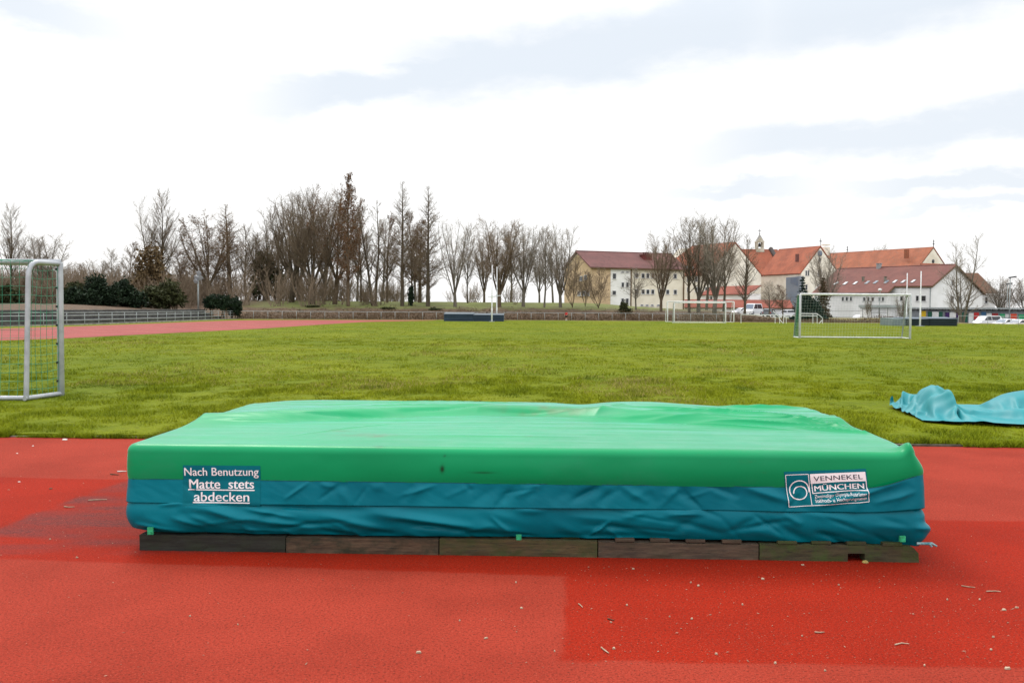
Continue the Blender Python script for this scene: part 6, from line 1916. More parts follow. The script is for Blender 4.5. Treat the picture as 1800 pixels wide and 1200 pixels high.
# ---------------- old hall with steep orange roof, gable to the right
A = yp(1292.6, 427.6, 212)
B = ridge_dir(A, 1216.6, 434.6, -1)
u_ = (A - B); u_.z = 0; Lr = u_.length; u_.normalize(); g_ = Vector((-u_.y, u_.x, 0))
angB = math.atan2(u_.y, u_.x)
hall = thing('old_hall', Vector((A.x, A.y, 0)), 'old hall with steep orange tiled roof hipped at the left, behind the tall bare trees', 'building')
Wd = 15.0
E0 = Vector((B.x, B.y, 0)) - u_ * 5.5 - g_ * (Wd / 2)
FBd = Face(E0, angB)
ze = FBd.at(1255, 480.5).z
Lh = Lr + 5.5
w_, r = gable_house(hall, E0, u_, g_, Lh, Wd, ze, A.z, M['plaster_old'], M['tile_orange'], 0.5, 0.25, hip=(5.5, 0.0), end_over=.05)
for x0 in (1208, 1222, 1240, 1256, 1268):
    window(hall, FBd, x0, 487, x0 + 4.2, 495); window(hall, FBd, x0, 505, x0 + 4.2, 513)
sn = (FBd.n * (A.z - ze) + uz * (Wd / 2)).normalized()
for x0, y0 in ((1237.5, 448), (1243.5, 465.5), (1206, 468), (1216, 469)):
    RP = E0 + uz * ze + sn * .25
    q = [plp(x0, y0 + 3.4, RP, sn), plp(x0 + 2.6, y0 + 3.2, RP, sn), plp(x0 + 3.8, y0, RP, sn), plp(x0 + 1.2, y0 + .2, RP, sn)]
    skylight(hall, *q, sn)
# lean-to in front of the hall with red tiles
a, c_ = FBd.at(1232, 517, 3.0), FBd.at(1318, 517, 3.0)
zt, zb = FBd.at(1260, 504.5, 0.0).z, FBd.at(1260, 516.5, 3.0).z
a0, c0 = Vector((a.x, a.y, 0)), Vector((c_.x, c_.y, 0))
mb = MB(); mb.slab([a0, c0, c0 + uz * (zb - .1), a0 + uz * (zb - .1)], -FBd.n * 2.9)
o = mb.build('wall', M['plaster_white'], hall); tag(o, 'white wall of the lean-to')
n_ = (FBd.n * (zt - zb) + uz * 3.0).normalized()
mb = MB(); mb.slab([a0 + uz * zb + FBd.n * .4 - uz * .25, c0 + uz * zb + FBd.n * .4 - uz * .25, c0 + uz * zt - FBd.n * 3, a0 + uz * zt - FBd.n * 3], n_ * .15)
o = mb.build('roof', M['tile_red'], hall); tag(o, 'low red lean-to roof')
Fl_ = Face(a0, angB)
for x0 in (1243.5, 1249, 1255.5):
    window(hall, Fl_, x0, 521.5, x0 + 2.8, 526, frame=False)

# ---------------- monastery: front wing, bell turret, gabled cross wing
mon = thing('monastery', Vector((yp(1380, 545, 228).x, 228, 0)), 'cream monastery wing with orange roof, bell turret and tall gable, behind the white van', 'monastery')
Kc = Vector((xat(1283, 228), 228, 0)); angC = R(2.5)
FC = Face(Kc, angC); u_ = FC.u; g_ = Vector((-u_.y, u_.x, 0))
zeC = FC.at(1340, 480.8).z
WdC = 14.0
zrC = plp(1330, 440.6, Kc + g_ * (WdC / 2), FC.n).z
Lc = (FC.at(1381, 545) - Kc).dot(u_)
gable_house(mon, Kc, u_, g_, Lc, WdC, zeC, zrC, M['plaster_old'], M['tile_orange'], 0.35, 0.25, end_over=0.05)
for x0, y0, x1, y1 in ((1320.5, 484.2, 1323, 488.5), (1326, 484.2, 1328.5, 488.5), (1362.8, 485.3, 1365.2, 489.8), (1366, 485.3, 1368.4, 489.8), (1326.2, 497.5, 1331, 506), (1362.8, 498.5, 1365.3, 501.8), (1366, 498.5, 1368.4, 501.8), (1362.8, 503.5, 1365.3, 510), (1366, 503.5, 1368.4, 510), (1315.5, 524, 1319, 526.6), (1326, 524, 1330, 526.6), (1362.5, 523.4, 1368.5, 526)):
    window(mon, FC, x0, y0, x1, y1)
# cross wing with gable
A = yp(1442.3, 434.8, 216)
B = ridge_dir(A, 1372, 440.3, -1)
u2 = A - B; u2.z = 0; L2 = u2.length; u2.normalize(); g2_ = Vector((-u2.y, u2.x, 0)); ang2 = math.atan2(u2.y, u2.x)
GF = Face(Vector((A.x, A.y, 0)), ang2 + math.pi / 2)
el_, er_ = GF.at(1408.3, 480.0), GF.at(1472.5, 481.5)
W2 = (er_ - el_).length
gdir = Vector((er_.x - el_.x, er_.y - el_.y, 0)).normalized()
zE = el_.z
E0 = Vector((el_.x, el_.y, 0))
w2 = min(W2, 2 * (Vector((A.x, A.y, 0)) - E0).dot(gdir))
gable_house(mon, E0 - u2 * 14.0, u2, gdir, 14.0, 2 * (Vector((A.x, A.y, 0)) - E0).dot(gdir), zE, A.z, M['plaster_old'], M['tile_orange'], 0.35, 0.25, ze2=zE + .02, end_over=.05)
GFo = Face(Vector((A.x, A.y, 0)) + u2 * 0.02, ang2 + math.pi / 2)
for x0, y0, x1, y1 in ((1415.6, 475.4, 1418.2, 484.3), (1419.6, 475.4, 1422.2, 484.3), (1437.5, 474.5, 1440.3, 485), (1441.2, 474.5, 1443.8, 485), (1438.6, 453.2, 1442.8, 460.2), (1437, 500, 1440, 509), (1441, 500, 1444, 509), (1416, 500, 1419, 509)):
    window(mon, GFo, x0, y0, x1, y1, fw=.06)
# clock-like round opening under the apex
pc = GFo.at(1441.4, 445.5, .03)
mb = MB(); mb.lathe(pc, [(.02, 0.02), (.66, .03), (.72, .0)], 20, GFo.n); mb.build('round_window', M['glass_blue'], mon)
# tiled parapet between the roofs, seen as a dark strip
a = plp(1354.5, 440.2, Kc + g_ * (WdC / 2), FC.n); c_ = FC.at(1377.0, 479.0, 0.4)
mb = MB(); mb.tube([a + uz * .45, c_ + uz * .5], .55, 6); mb.build('fire_wall', PM('lead_grey', (0.075, 0.06, 0.055), (.05, .045, .045), .8, 1, use='World'), mon)
a2 = plp(1385.0, 444.5, Kc + g_ * (WdC / 2), FC.n); c2 = FC.at(1379.5, 480, 0.5)
mb = MB(); mb.tube([a2 + uz * .1, c2 + uz * .35], .32, 6); mb.build('valley_flashing', M['concrete_dark'], mon)
# downpipe and blue-grey netting panel on the side wall below the valley
a = FC.at(1377.5, 530, .15); mb = MB(); mb.tube([Vector((a.x, a.y, 0)), Vector((a.x, a.y, zeC))], .13, 8); mb.build('downpipe', M['brown_metal'], mon)
FS = Face(Vector((el_.x, el_.y, 0)), ang2)
a, c_ = FS.at(1381.2, 527, 0.9), FS.at(1405, 527, 0.9)
mb = MB(); z1 = FS.at(1390, 487.5, .9).z
mb.slab([Vector((a.x, a.y, 0)), Vector((c_.x, c_.y, 0)), Vector((c_.x, c_.y, z1 + .2)), Vector((a.x, a.y, z1))], -FS.n * 1.2)
o = mb.build('stair_tower', PM('stair_panel', (0.24, 0.26, 0.29), (0.19, 0.225, 0.28), .5, .25, 3, use='World'), mon); tag(o, 'blue grey clad stair tower')
mb = MB(); a3, c3 = FS.at(1389.5, 500, 0.93), FS.at(1402.5, 500, .93); zt = FS.at(1390, 488.5, .93).z; zb = FS.at(1390, 503, .93).z
mb.slab([Vector((a3.x, a3.y, zb + .6)), Vector((c3.x, c3.y, zb)), Vector((c3.x, c3.y, zt)), Vector((a3.x, a3.y, zt))], FS.n * .05); mb.build('pane', M['glass_blue'], mon)
# plain wall between wing and gable wing
a, c_ = FC.at(1379, 527, .3), FC.at(1410, 527, .3)
mb = MB(); mb.slab([Vector((a.x, a.y, 0)), Vector((c_.x, c_.y, 0)), Vector((c_.x, c_.y, zeC - .1)), Vector((a.x, a.y, zeC - .1))], -FC.n * .9)
mb.build('wall', M['plaster_old'], mon)
# bell turret: four corner piers, gablets, spirelet and cross
pt_ = plp(1334.8, 441, Kc + g_ * (WdC / 2), FC.n)
s = pt_.y / F
tw = 13.0 * s
z0 = zrC - .4; z1 = yp(1334.8, 424.5, pt_.y).z; zs = yp(1334.8, 411.8, pt_.y).z; zx = yp(1334.8, 402.5, pt_.y).z
bt = MB()
ctr = Vector((pt_.x, pt_.y, 0))
for sx_ in (-1, 1):
    for sy_ in (-1, 1):
        bt.box(ctr + Vector((sx_ * (tw / 2 - .2), sy_ * (tw / 2 - .2), (z0 + z1) / 2)), (.4, .4, z1 - z0))
bt.box(ctr + uz * (z0 + .45), (tw + .1, tw + .1, .9))
bt.box(ctr + uz * (z1 - .1), (tw + .12, tw + .12, .24))
bt.slab([ctr + Vector((-tw / 2, -tw / 2 - .02, z1)), ctr + Vector((tw / 2, -tw / 2 - .02, z1)), ctr + Vector((0, -tw / 2 - .02, z1 + 1.0))], (0, .3, 0))
turret = bt.build('bell_turret', PM('turret_pale', (0.55, 0.53, 0.45), (0.4, 0.38, 0.3), .8, .8, use='World'), mon)
mb = MB(); mb.lathe(ctr, [(tw / 2 * 1.32, z1 + .05), (tw / 2 * .72, z1 + (zs - z1) * .5), (.05, zs)], 4, uz, smooth=False)
mb.build('spire', PM('spire_lead', (0.28, 0.27, 0.25), (.2, .2, .19), .7, .9, use='World'), turret)
mb = MB(); mb.tube([ctr + uz * zs, ctr + uz * zx], .06, 6); mb.box(ctr + uz * (zs + (zx - zs) * .62), (.8, .08, .1)); mb.lathe(ctr + uz * (zs + .1), [(.02, -.15), (.16, 0), (.02, .15)], 8)
mb.build('cross', M['dark_metal'], turret)
mb = MB(); zb = (z0 + z1) / 2 + .5; mb.lathe(ctr + uz * zb, [(.45, -.5), (.34, -.2), (.27, .25), (.08, .42)], 12); mb.tube([ctr + uz * (zb + .4), ctr + uz * (z1 - .1)], .05, 6); mb.build('bell', M['dark_metal'], turret)
# small chimney right of the gable, weather vane on the apex
pc = yp(1451.5, 437.5, 224); s = 224 / F
mb = MB(); mb.box(pc - uz * .6, (11.0 * s, 1.3, 15 * s), .2); mb.box(pc + uz * 6.9 * s, (11.6 * s, 1.45, .25), .2); mb.build('chimney', M['plaster_old'], mon)
mb = MB(); ap_ = A + uz * .3; mb.tube([ap_, ap_ + uz * 1.6], .05, 6); mb.box(ap_ + uz * 1.1, (.6, .06, .2), .4); mb.lathe(ap_ + uz * 1.55, [(.02, -.12), (.13, 0), (.02, .12)], 8); mb.build('weather_vane', M['dark_metal'], mon)
pc = GFo.at(1413, 455, 0) - u2 * 2.2
mb = MB(); mb.box(pc + uz * .3, (.7, .6, 1.8)); mb.build('chimney', M['tile_maroon'], mon)

# ---------------- church nave behind, gable at the right
A = yp(1640.9, 436.2, 250)
B = ridge_dir(A, 1457.8, 447.2, -1)
u3 = A - B; u3.z = 0; L3 = u3.length; u3.normalize(); ang3 = math.atan2(u3.y, u3.x)
GF = Face(Vector((A.x, A.y, 0)), ang3 + math.pi / 2)
el_ = GF.at(1616.5, 468.5); er_ = GF.at(1664.5, 466.0)
gdir = Vector((er_.x - el_.x, er_.y - el_.y, 0)).normalized()
hw = (Vector((A.x, A.y, 0)) - Vector((el_.x, el_.y, 0))).dot(gdir)
E0 = Vector((A.x, A.y, 0)) - gdir * hw - u3 * L3
ch = thing('church', Vector((A.x, A.y, 0)), 'long church roof of weathered orange tiles with cream gable and finial at right', 'church')
slp = (A.z - el_.z) / hw
ext = 5.0
gable_house(ch, E0 - gdir * ext, u3, gdir, L3, 2 * (hw + ext), el_.z - slp * ext, A.z, M['plaster_old'], M['tile_orange_pale'], .3, .25, end_over=.06)
GFo = Face(Vector((A.x, A.y, 0)) + u3 * .03, ang3 + math.pi / 2)
pc = GFo.at(1640.5, 459.2, .03); mb = MB(); mb.lathe(pc, [(.02, .02), (.45, .03), (.55, 0)], 16, GFo.n); mb.build('round_window', M['glass_dark'], ch)
for P_, hgt in ((A + uz * .2, 2.0), (B + uz * .2 + u3 * (L3 * .19), 1.9)):
    mb = MB(); mb.tube([P_, P_ + uz * hgt], .09, 6); mb.lathe(P_ + uz * (hgt * .45), [(.02, -.2), (.3, 0), (.02, .2)], 8); mb.box(P_ + uz * (hgt * .8), (.5, .08, .1)); mb.build('finial', M['dark_metal'], ch)
a, c_ = GF.at(1617, 469, .6), GF.at(1663, 466, .6)
zt = el_.z + .3
mb = MB(); mb.slab([Vector((a.x, a.y, zt - 1.2)) + u3 * 1.5, Vector((c_.x, c_.y, zt - 1.2)) + u3 * 1.5, Vector((c_.x, c_.y, zt + .4)), Vector((a.x, a.y, zt + .4))], uz * .2)
mb.build('roof', M['tile_orange'], ch)
pc = GFo.at(1622, 446, 0) - u3 * 5; mb = MB(); mb.box(pc + uz * .2, (1.0, .8, 2.4), ang3); mb.build('chimney', M['tile_orange_pale'], ch)

# ---------------- long white house with maroon roof and skylights, gable to the right
A = yp(1677.8, 467.2, 178)
B = ridge_dir(A, 1486.3, 474.2, -1)
u4 = A - B; u4.z = 0; L4 = u4.length; u4.normalize(); ang4 = math.atan2(u4.y, u4.x)
GF = Face(Vector((A.x, A.y, 0)), ang4 + math.pi / 2)
el_ = GF.at(1637.0, 502.8); er_ = GF.at(1727.0, 516.5)
gdir = Vector((er_.x - el_.x, er_.y - el_.y, 0)).normalized()
A0 = Vector((A.x, A.y, 0))
hl = (A0 - Vector((el_.x, el_.y, 0))).dot(gdir); hr = (Vector((er_.x, er_.y, 0)) - A0).dot(gdir)
lh = thing('white_house', A0, 'long white house with maroon roof, row of skylights and gable facing right', 'house')
zl, zrr = el_.z, er_.z
mb = MB()
Lw = L4 + 2
mb.slab([A0 - gdir * hl - uz * 1.4, A0 + gdir * hr - uz * 1.4, A0 + gdir * hr + uz * zrr, A0 + uz * (A.z - .15), A0 - gdir * hl + uz * zl], -u4 * Lw)
mb.build('wall', M['plaster_white'], lh)
sl = (uz * (A.z - zl) + gdir * hl).normalized(); nl = sl.cross(u4).normalized(); nl = nl if nl.z > 0 else -nl
sr = (uz * (A.z - zrr) - gdir * hr).normalized(); nr = sr.cross(u4).normalized(); nr = nr if nr.z > 0 else -nr
# front slope: short eave at the right third, extended down at the left
RPl = A0 - gdir * hl + uz * zl + nl * 0.05
st1, st2 = plp(1572.3, 504.2, RPl, nl), plp(1561, 515.2, RPl, nl)
ee = plp(1639.5, 503.3, RPl, nl)
lf = plp(1427, 516.5, RPl, nl)
top0 = A + nl * .05 + u4 * .45; top1 = B + nl * .05 - u4 * 2
lf2 = top1 + (lf - st2) * 0 - (top1 - lf) * 1.0
mb = MB()
low1 = A0 - gdir * hl + uz * zl + nl * .05 - sl * .35
mb.slab([top1, top0, low1 + u4 * .45, st1, st2, lf], nl * .2)
mb.build('roof', M['tile_maroon'], lh)
mb = MB(); low2 = A0 + gdir * hr + uz * zrr + nr * .05 - sr * .35
mb.slab([top0 - nl * .05 + nr * .05, top1 - nl * .05 + nr * .05, low2 - u4 * (L4 + 2), low2 + u4 * .45], nr * .2)
mb.build('roof', M['tile_brown'], lh)
mb = MB(); mb.tube([top0 + uz * .22, top1 + uz * .22], .14, 6); mb.build('ridge_tiles', M['tile_maroon'], lh)
# dark eave boards
for a, c_ in ((low1 + u4 * .45, st1), (st1, st2), (st2, lf), (top0, low1 + u4 * .45), (top0, low2 + u4 * .45)):
    mb = MB(); d_ = (c_ - a).normalized(); mb.tube([a - uz * .05, c_ - uz * .05], .13, 5); mb.build('eave_board', M['brown_metal'], lh)
# wall under the extended roof
n4 = Vector((u4.y, -u4.x, 0)); n4 = n4 if n4.y < 0 else -n4
a = Vector((st2.x, st2.y, 0)) - n4 * .45 - u4 * .4; c_ = Vector((lf.x, lf.y, 0)) - n4 * .45 + u4 * .3
mb = MB(); mb.slab([a - uz * 1.4, c_ - uz * 1.4, c_ + uz * (lf.z - .05), a + uz * (st2.z - .05)], -n4 * 3.0); o = mb.build('wall', M['plaster_white'], lh)
F4 = Face(a, ang4)
for x0 in (1447.5, 1470.5, 1480, 1487, 1494.3):
    if x0 == 1470.5: continue
    window(lh, F4, x0, 521.8 if x0 > 1450 else 519, x0 + 3.6, 528.4 if x0 > 1450 else 531)
for x0 in (1517.5, 1525, 1532.8, 1544.6, 1550.5):
    window(lh, F4, x0, 522.5, x0 + 3.5, 529)
F4b = Face(A0 - gdir * hl, ang4)
for q in ((1610.2, 519.8, 1615.2, 529), (1618.4, 519.8, 1627.6, 529), (1582.5, 521, 1587.5, 528)):
    window(lh, F4b, *q)
G4 = Face(A0 + u4 * .02, ang4 + math.pi / 2)
for q in ((1672.2, 492.2, 1677, 501.5), (1670, 520, 1676, 531.5), (1684, 521, 1688.5, 531)):
    window(lh, G4, *q)
a = Vector((el_.x, el_.y, 0)) - u4 * .1 + n4 * .12; mb = MB(); mb.tube([a, a + uz * zl], .08, 8); mb.build('downpipe', M['galv'], lh)
RP = RPl + nl * .2
for x0, y0, kind in ((1464.5, 496, 's'), (1480.6, 496, 's'), (1498.3, 495.5, 's'), (1519, 494.5, 'd'), (1534, 494, 'd'), (1553, 493.3, 'd'), (1567.8, 492.8, 's'), (1582.5, 492.8, 's'), (1600, 492.2, 's')):
    q = [plp(x0, y0 + 4.8, RP, nl), plp(x0 + 4.6, y0 + 4.8, RP, nl), plp(x0 + 10.8, y0, RP, nl), plp(x0 + 6.4, y0, RP, nl)]
    skylight(lh, *q, nl, 'glass_sky' if kind == 's' else 'glass_blue')
for px in (1517.2, 1556.3):
    pc = plp(px, 494, RP, nl); mb = MB(); mb.box(pc + uz * .25, (.36, .36, 1.1), ang4); mb.box(pc + uz * .86, (.5, .5, .1), ang4); mb.build('vent_stack', M['concrete'], lh)
pc = plp(1545, 471, RP, nl); mb = MB(); mb.box(pc + uz * .2, (.75, .7, 1.3), ang4); mb.box(pc + uz * .9, (.95, .9, .12), ang4); mb.build('chimney', PM('zinc', (0.32, .33, .34), None, .5, 2), lh)

# ---------------- annex behind with brown roof
Ya = 196
an = thing('annex_house', Vector((xat(1737, Ya), Ya, 0)), 'small white annex with brown tiled roof at the right end of the long white house', 'house')
q = [yp(1695.5, 481.2, Ya + 6), yp(1718.5, 481.2, Ya + 6), yp(1753.3, 516.2, Ya), yp(1727.5, 516.6, Ya)]
mb = MB(); nrm = (q[1] - q[0]).cross(q[3] - q[0]).normalized(); nrm = nrm if nrm.z > 0 else -nrm
mb.slab(q, nrm * .25); mb.build('roof', M['tile_brown'], an)
mb = MB(); mb.slab([q[0] + Vector((0, 0, -.0)), q[1], q[1] + Vector((2, 7, -4)), q[0] + Vector((2, 7, -4))], nrm * .2); mb.build('roof', M['tile_brown'], an)
mb = MB(); a, c_ = yp(1728.5, 545, Ya + .6), yp(1748.5, 545, Ya + .6)
mb.slab([Vector((a.x - 3.0, a.y, -1.35)), Vector((c_.x, c_.y, -1.35)), Vector((c_.x, c_.y, q[2].z - .15)), Vector((a.x - 3.0, a.y, q[2].z - .15))], (0, 5, 0)); mb.build('wall', M['plaster_white'], an)
window(an, Face(Vector((a.x, Ya + .6, 0)), 0), 1731.3, 522.5, 1735.6, 532.5)

# ---------------- lean-to store with red tiles in front of hall and monastery
Ys = 181
ls = thing('tiled_store', Vector((xat(1280, Ys), Ys, 0)), 'long low white store with red tiled roof below the hall and monastery', 'store')
a, c_ = yp(1151, 541.5, Ys), yp(1396, 541.5, Ys)
zt, zb = yp(1280, 527.8, Ys + 3).z, yp(1280, 541.5, Ys).z
mb = MB(); mb.slab([Vector((a.x + .3, Ys + .4, -.2)), Vector((c_.x - .3, Ys + .4, -.2)), Vector((c_.x - .3, Ys + .4, zb - .02)), Vector((a.x + .3, Ys + .4, zb - .02))], (0, 5.0, 0)); mb.build('wall', M['plaster_white'], ls)
n_ = Vector((0, -(zt - zb), 3.0)).normalized()
mb = MB(); mb.slab([Vector((a.x, Ys, zb)), Vector((c_.x, Ys, zb)), Vector((c_.x, Ys + 3, zt)), Vector((a.x + 1.6, Ys + 3, zt))], n_ * .15); mb.build('roof', M['tile_red'], ls)
mb = MB(); mb.slab([Vector((a.x + 1.6, Ys + 3.005, zt)), Vector((c_.x, Ys + 3.005, zt)), Vector((c_.x, Ys + 6, zb)), Vector((a.x, Ys + 6, zb))], Vector((0, .1, .15))); mb.build('roof', M['tile_red'], ls)
mb = MB(); mb.tube([Vector((a.x, Ys - .05, zb)), Vector((c_.x, Ys - .05, zb))], .08, 6); mb.build('gutter', M['brown_metal'], ls)

# ---------------- garages: flat-roofed garage pair, then the long corrugated row with painted panels
Yg2 = 150
ga = thing('garage', Vector((xat(1557, Yg2), Yg2, 0)), 'flat roofed garage with two white doors in front of the long white house', 'garage')
a, c_ = yp(1529, 540, Yg2), yp(1588, 540, Yg2)
z1, z2 = yp(1557, 540.6, Yg2).z, yp(1557, 535.8, Yg2).z
mb = MB(); mb.slab([Vector((a.x + .2, Yg2 + .2, -1.35)), Vector((c_.x - .1, Yg2 + .2, -1.35)), Vector((c_.x - .1, Yg2 + .2, z1)), Vector((a.x + .2, Yg2 + .2, z1))], (0, 4.5, 0)); mb.build('wall', M['plaster_white'], ga)
mb = MB(); mb.box(Vector(((a.x + c_.x) / 2, Yg2 + 2.3, (z1 + z2) / 2)), (c_.x - a.x, 5.2, z2 - z1)); mb.build('flat_roof', PM('roof_felt', (0.36, .39, .38), (.28, .31, .30), .8, .8, use='World'), ga)
for x0, x1 in ((1532, 1557.5), (1562.5, 1580)):
    p, q_ = yp(x0, 560, Yg2 + .2), yp(x1, 560, Yg2 + .2)
    mb = MB()
    for k in range(7):
        zz_ = z1 + 1.1
        mb.box(Vector(((p.x + q_.x) / 2, Yg2 + .17, -1.25 + (k + .5) * zz_ / 7)), (q_.x - p.x, .05, zz_ / 7 - .02))
    mb.build('door', M['frame_white'], ga)
Yh = 158
rw = thing('garage_row', Vector((xat(1690, Yh), Yh, 0)), 'long grey corrugated garage row with coloured panels at the right', 'garage')
a, c_ = yp(1588, 545, Yh), yp(1860, 545, Yh)
zt = yp(1690, 540.5, Yh).z
mb = MB()
n = 160
xs_ = np.linspace(a.x, c_.x, n)
prof = []
for i, x in enumerate(xs_):
    prof.append((x, Yh + (0.05 if (i // 2) % 2 else 0.0), -1.3))
prof += [(c_.x, Yh + 6, -1.3), (a.x, Yh + 6, -1.3)]
mb.slab(prof, (0, 0, zt - .25 + 1.3)); mb.build('wall', PM('corrugated', (0.21, .225, .24), (.15, .165, .18), .6, .4, use='World'), rw)
mb = MB(); mb.box(Vector(((a.x + c_.x) / 2, Yh + 2.8, zt - .1)), (c_.x - a.x + .4, 6.8, .2)); mb.build('flat_roof', M['galv'], rw)
mb = MB()
x = a.x + .5
while x < c_.x:
    mb.box(Vector((x, Yh - .32, zt - .36)), (.62, .25, .24)); x += 1.05
mb.build('rafter_ends', M['concrete_dark'], rw)
pc_ = {'yellow': (.62, .40, .01), 'dark green': (.01, .085, .05), 'white': (.7, .7, .69), 'purple': (.045, .012, .10), 'red': (.50, .03, .03), 'blue': (.03, .10, .20), 'green': (.02, .30, .12), 'orange red': (.62, .06, .02), 'dark red': (.28, .02, .02)}
for x0, x1, y0, y1, nm in ((1619, 1627.4, 546.5, 556.5, 'yellow'), (1631, 1637.8, 547.8, 557.5, 'dark green'), (1638.2, 1649.6, 547.8, 557.5, 'white'), (1650, 1656.7, 547.8, 557.5, 'dark green'), (1661.3, 1668.4, 549, 558, 'purple'), (1668.8, 1680, 549, 558, 'white'), (1680.4, 1688, 549, 558, 'purple'),
                           (1690, 1700.5, 549, 566, 'dark green'), (1702, 1711, 550, 569, 'white'), (1711.3, 1720.5, 549, 561, 'red'), (1724.5, 1733, 548, 556, 'blue'), (1733.4, 1742.8, 551, 566, 'white'), (1743.2, 1754, 550.5, 558, 'dark red'), (1757, 1766, 551.5, 564, 'green'), (1766.4, 1775.6, 552, 566, 'white'), (1776, 1786.8, 551.5, 564.5, 'orange red'), (1790, 1800.5, 552.5, 565, 'green'), (1801, 1812, 552, 566, 'white'), (1813, 1824, 552, 565, 'blue')):
    p0, p1 = yp(x0, y1, Yh), yp(x1, y0, Yh)
    mb = MB(); z0 = max(p0.z, -1.25)
    mb.box(Vector(((p0.x + p1.x) / 2, Yh - .06, (z0 + p1.z) / 2)), (p1.x - p0.x, .08, p1.z - z0))
    key = 'panel_' + nm.replace(' ', '_')
    if key not in M: M[key] = PM(key, pc_[nm], None, .6, .7, use='World')
    o = mb.build('painted_panel', M[key], rw); tag(o, nm + ' painted panel')

# wire fence in front of the car park
root = thing('wire_fence', Vector((xat(1540, 122), 122, 0)), 'thin dark wire fence with tall posts behind the near goal', 'fence')
Yw = 122
for px, y0 in ((1470, 557), (1516.3, 541.5), (1531.2, 543), (1544.8, 540), (1560.2, 541), (1553.5, 556), (1585, 556)):
    p = yp(px, 566, Yw); mb = MB(); mb.tube([Vector((p.x, Yw, -.05)), Vector((p.x, Yw, yp(px, y0, Yw).z))], .035, 6); mb.build('post', M['dark_metal'], root)
for y0, x0, x1 in ((557, 1456, 1600), (542.8, 1516, 1531), (549.5, 1531, 1560), (546, 1456, 1516)):
    p, q_ = yp(x0, y0, Yw), yp(x1, y0 + .4, Yw); mb = MB(); mb.tube([p, q_], .018, 5); mb.build('wire', M['dark_metal'], root)

# white pavilion at far left
Yv = 112
pv = thing('pavilion', Vector((xat(80, Yv), Yv, 0)), 'low white flat roofed building with white framed windows behind the left goal', 'building')
a, c_ = yp(40, 536, Yv), yp(126, 536, Yv)
zt = yp(80, 514, Yv).z
mb = MB(); mb.box(Vector(((a.x + c_.x) / 2, Yv + 4, zt / 2)), (c_.x - a.x, 8, zt)); mb.build('wall', M['plaster_white'], pv)
mb = MB(); mb.box(Vector(((a.x + c_.x) / 2 + .6, Yv + 3.6, zt + .2)), (c_.x - a.x + 1.2, 9.4, .38)); mb.build('flat_roof', M['frame_white'], pv)
Fv = Face(Vector((a.x, Yv, 0)), 0)
for q in ((69.5, 521.5, 77.5, 534), (57, 521.5, 63, 532.5), (98, 521.5, 106, 532.5)):
    window(pv, Fv, *q, bars=1)


# ================================================================== LAMPS
def lamp_mast(label, px, yb, yt, heads, Y):
    p = cp(px, Y); p.z = th(p.x, Y) - .05
    root = thing('floodlight_mast', p, label, 'floodlight')
    H = yp(px, yt, Y).z
    mb = MB(); mb.lathe(p, [(.10, 0), (.09, (H - p.z) * .5), (.07, H - p.z)], 10); mb.build('mast', M['galv'], root)
    for hx, hy, d in heads:
        c_ = yp(hx, hy, Y - .25)
        mb = MB(); ax = Vector((d, -1, -.45)).normalized()
        mb.lathe(c_, [(.06, -.16), (.14, -.08), (.24, .08), (.25, .14), (.22, .15)], 14, ax)
        mb.tube([c_ - ax * .15, Vector((p.x, p.y, c_.z - .1))], .045, 6)
        mb.build('lamp_head', M['grey_alu'], root)


lamp_mast('grey mast with a cluster of round floodlights above the left bushes', 348.6, 543, 478, ((349.8, 479.5, .2), (345.8, 487, -.5), (352, 488, .5), (345, 493.5, -.4)), 99.0)
for i, (px, yt, Y) in enumerate(((1774.5, 488.6, 150), (1770.0, 500, 185), (1765.5, 511, 230))):
    p = cp(px, Y, -1.3)
    root = thing('street_lamp', p, ('tall arm lamp at the right edge, topmost of three', 'arm lamp at the right edge, middle one of three', 'arm lamp at the right edge, lowest of three')[i], 'street lamp', 'arm lamps at the right edge')
    H = yp(px, yt, Y).z
    mb = MB(); mb.lathe(p, [(.09, 0), (.06, H + 1.3)], 8); mb.build('pole', M['galv'], root)
    mb = MB(); mb.box(p + uz * (H + 1.38) + Vector((.35, 0, .06)), (1.1, .38, .2), ux=Vector((1, 0, .15)).normalized(), uy=Vector((0, 1, 0)), uz=Vector((-.15, 0, 1)).normalized()); mb.build('lamp_head', M['dark_metal'], root)
Yl = 124
p = cp(1546.2, Yl)
root = thing('street_lamp', p, 'slim lamp post with a white globe seen above the near goal crossbar', 'street lamp')
H = yp(1546.2, 509.5, Yl).z
mb = MB(); mb.lathe(p, [(.05, 0), (.04, H - .15)], 8); mb.build('pole', M['galv'], root)
mb = MB(); mb.lathe(p + uz * H, [(.08, -.2), (.2, -.12), (.27, 0), (.2, .14), (.05, .2)], 12); mb.build('globe', M['frame_white'], root)
Yl = 168
p = cp(1409.6, Yl)
root = thing('street_lamp', p, 'lamp post with pale round head beside the dark spruce', 'street lamp')
H = yp(1409.6, 513.5, Yl).z
mb = MB(); mb.lathe(p, [(.06, 0), (.05, H - .1)], 8); mb.build('pole', M['galv'], root)
mb = MB(); mb.lathe(p + uz * H, [(.1, -.15), (.38, -.05), (.3, .15), (.05, .22)], 12); mb.build('globe', M['frame_white'], root)

# ================================================================== TREES
def bark(name, c, c2, moss):
    m, b = new_mat(name)
    v = coord('Object')
    n = noisen(v, 2.0, 5, 0.7, (1, 1, 0.35))
    k = mixc(n.step(0.35, 0.65), c, c2)
    k = mixc(noisen(v, 0.8, 4, 0.6).step(0.5, 0.7) * 0.5, k, moss)
    setc(b, k); b.inputs['Roughness'].default_value = 0.95; b.inputs['Specular IOR Level'].default_value = 0.1
    return m


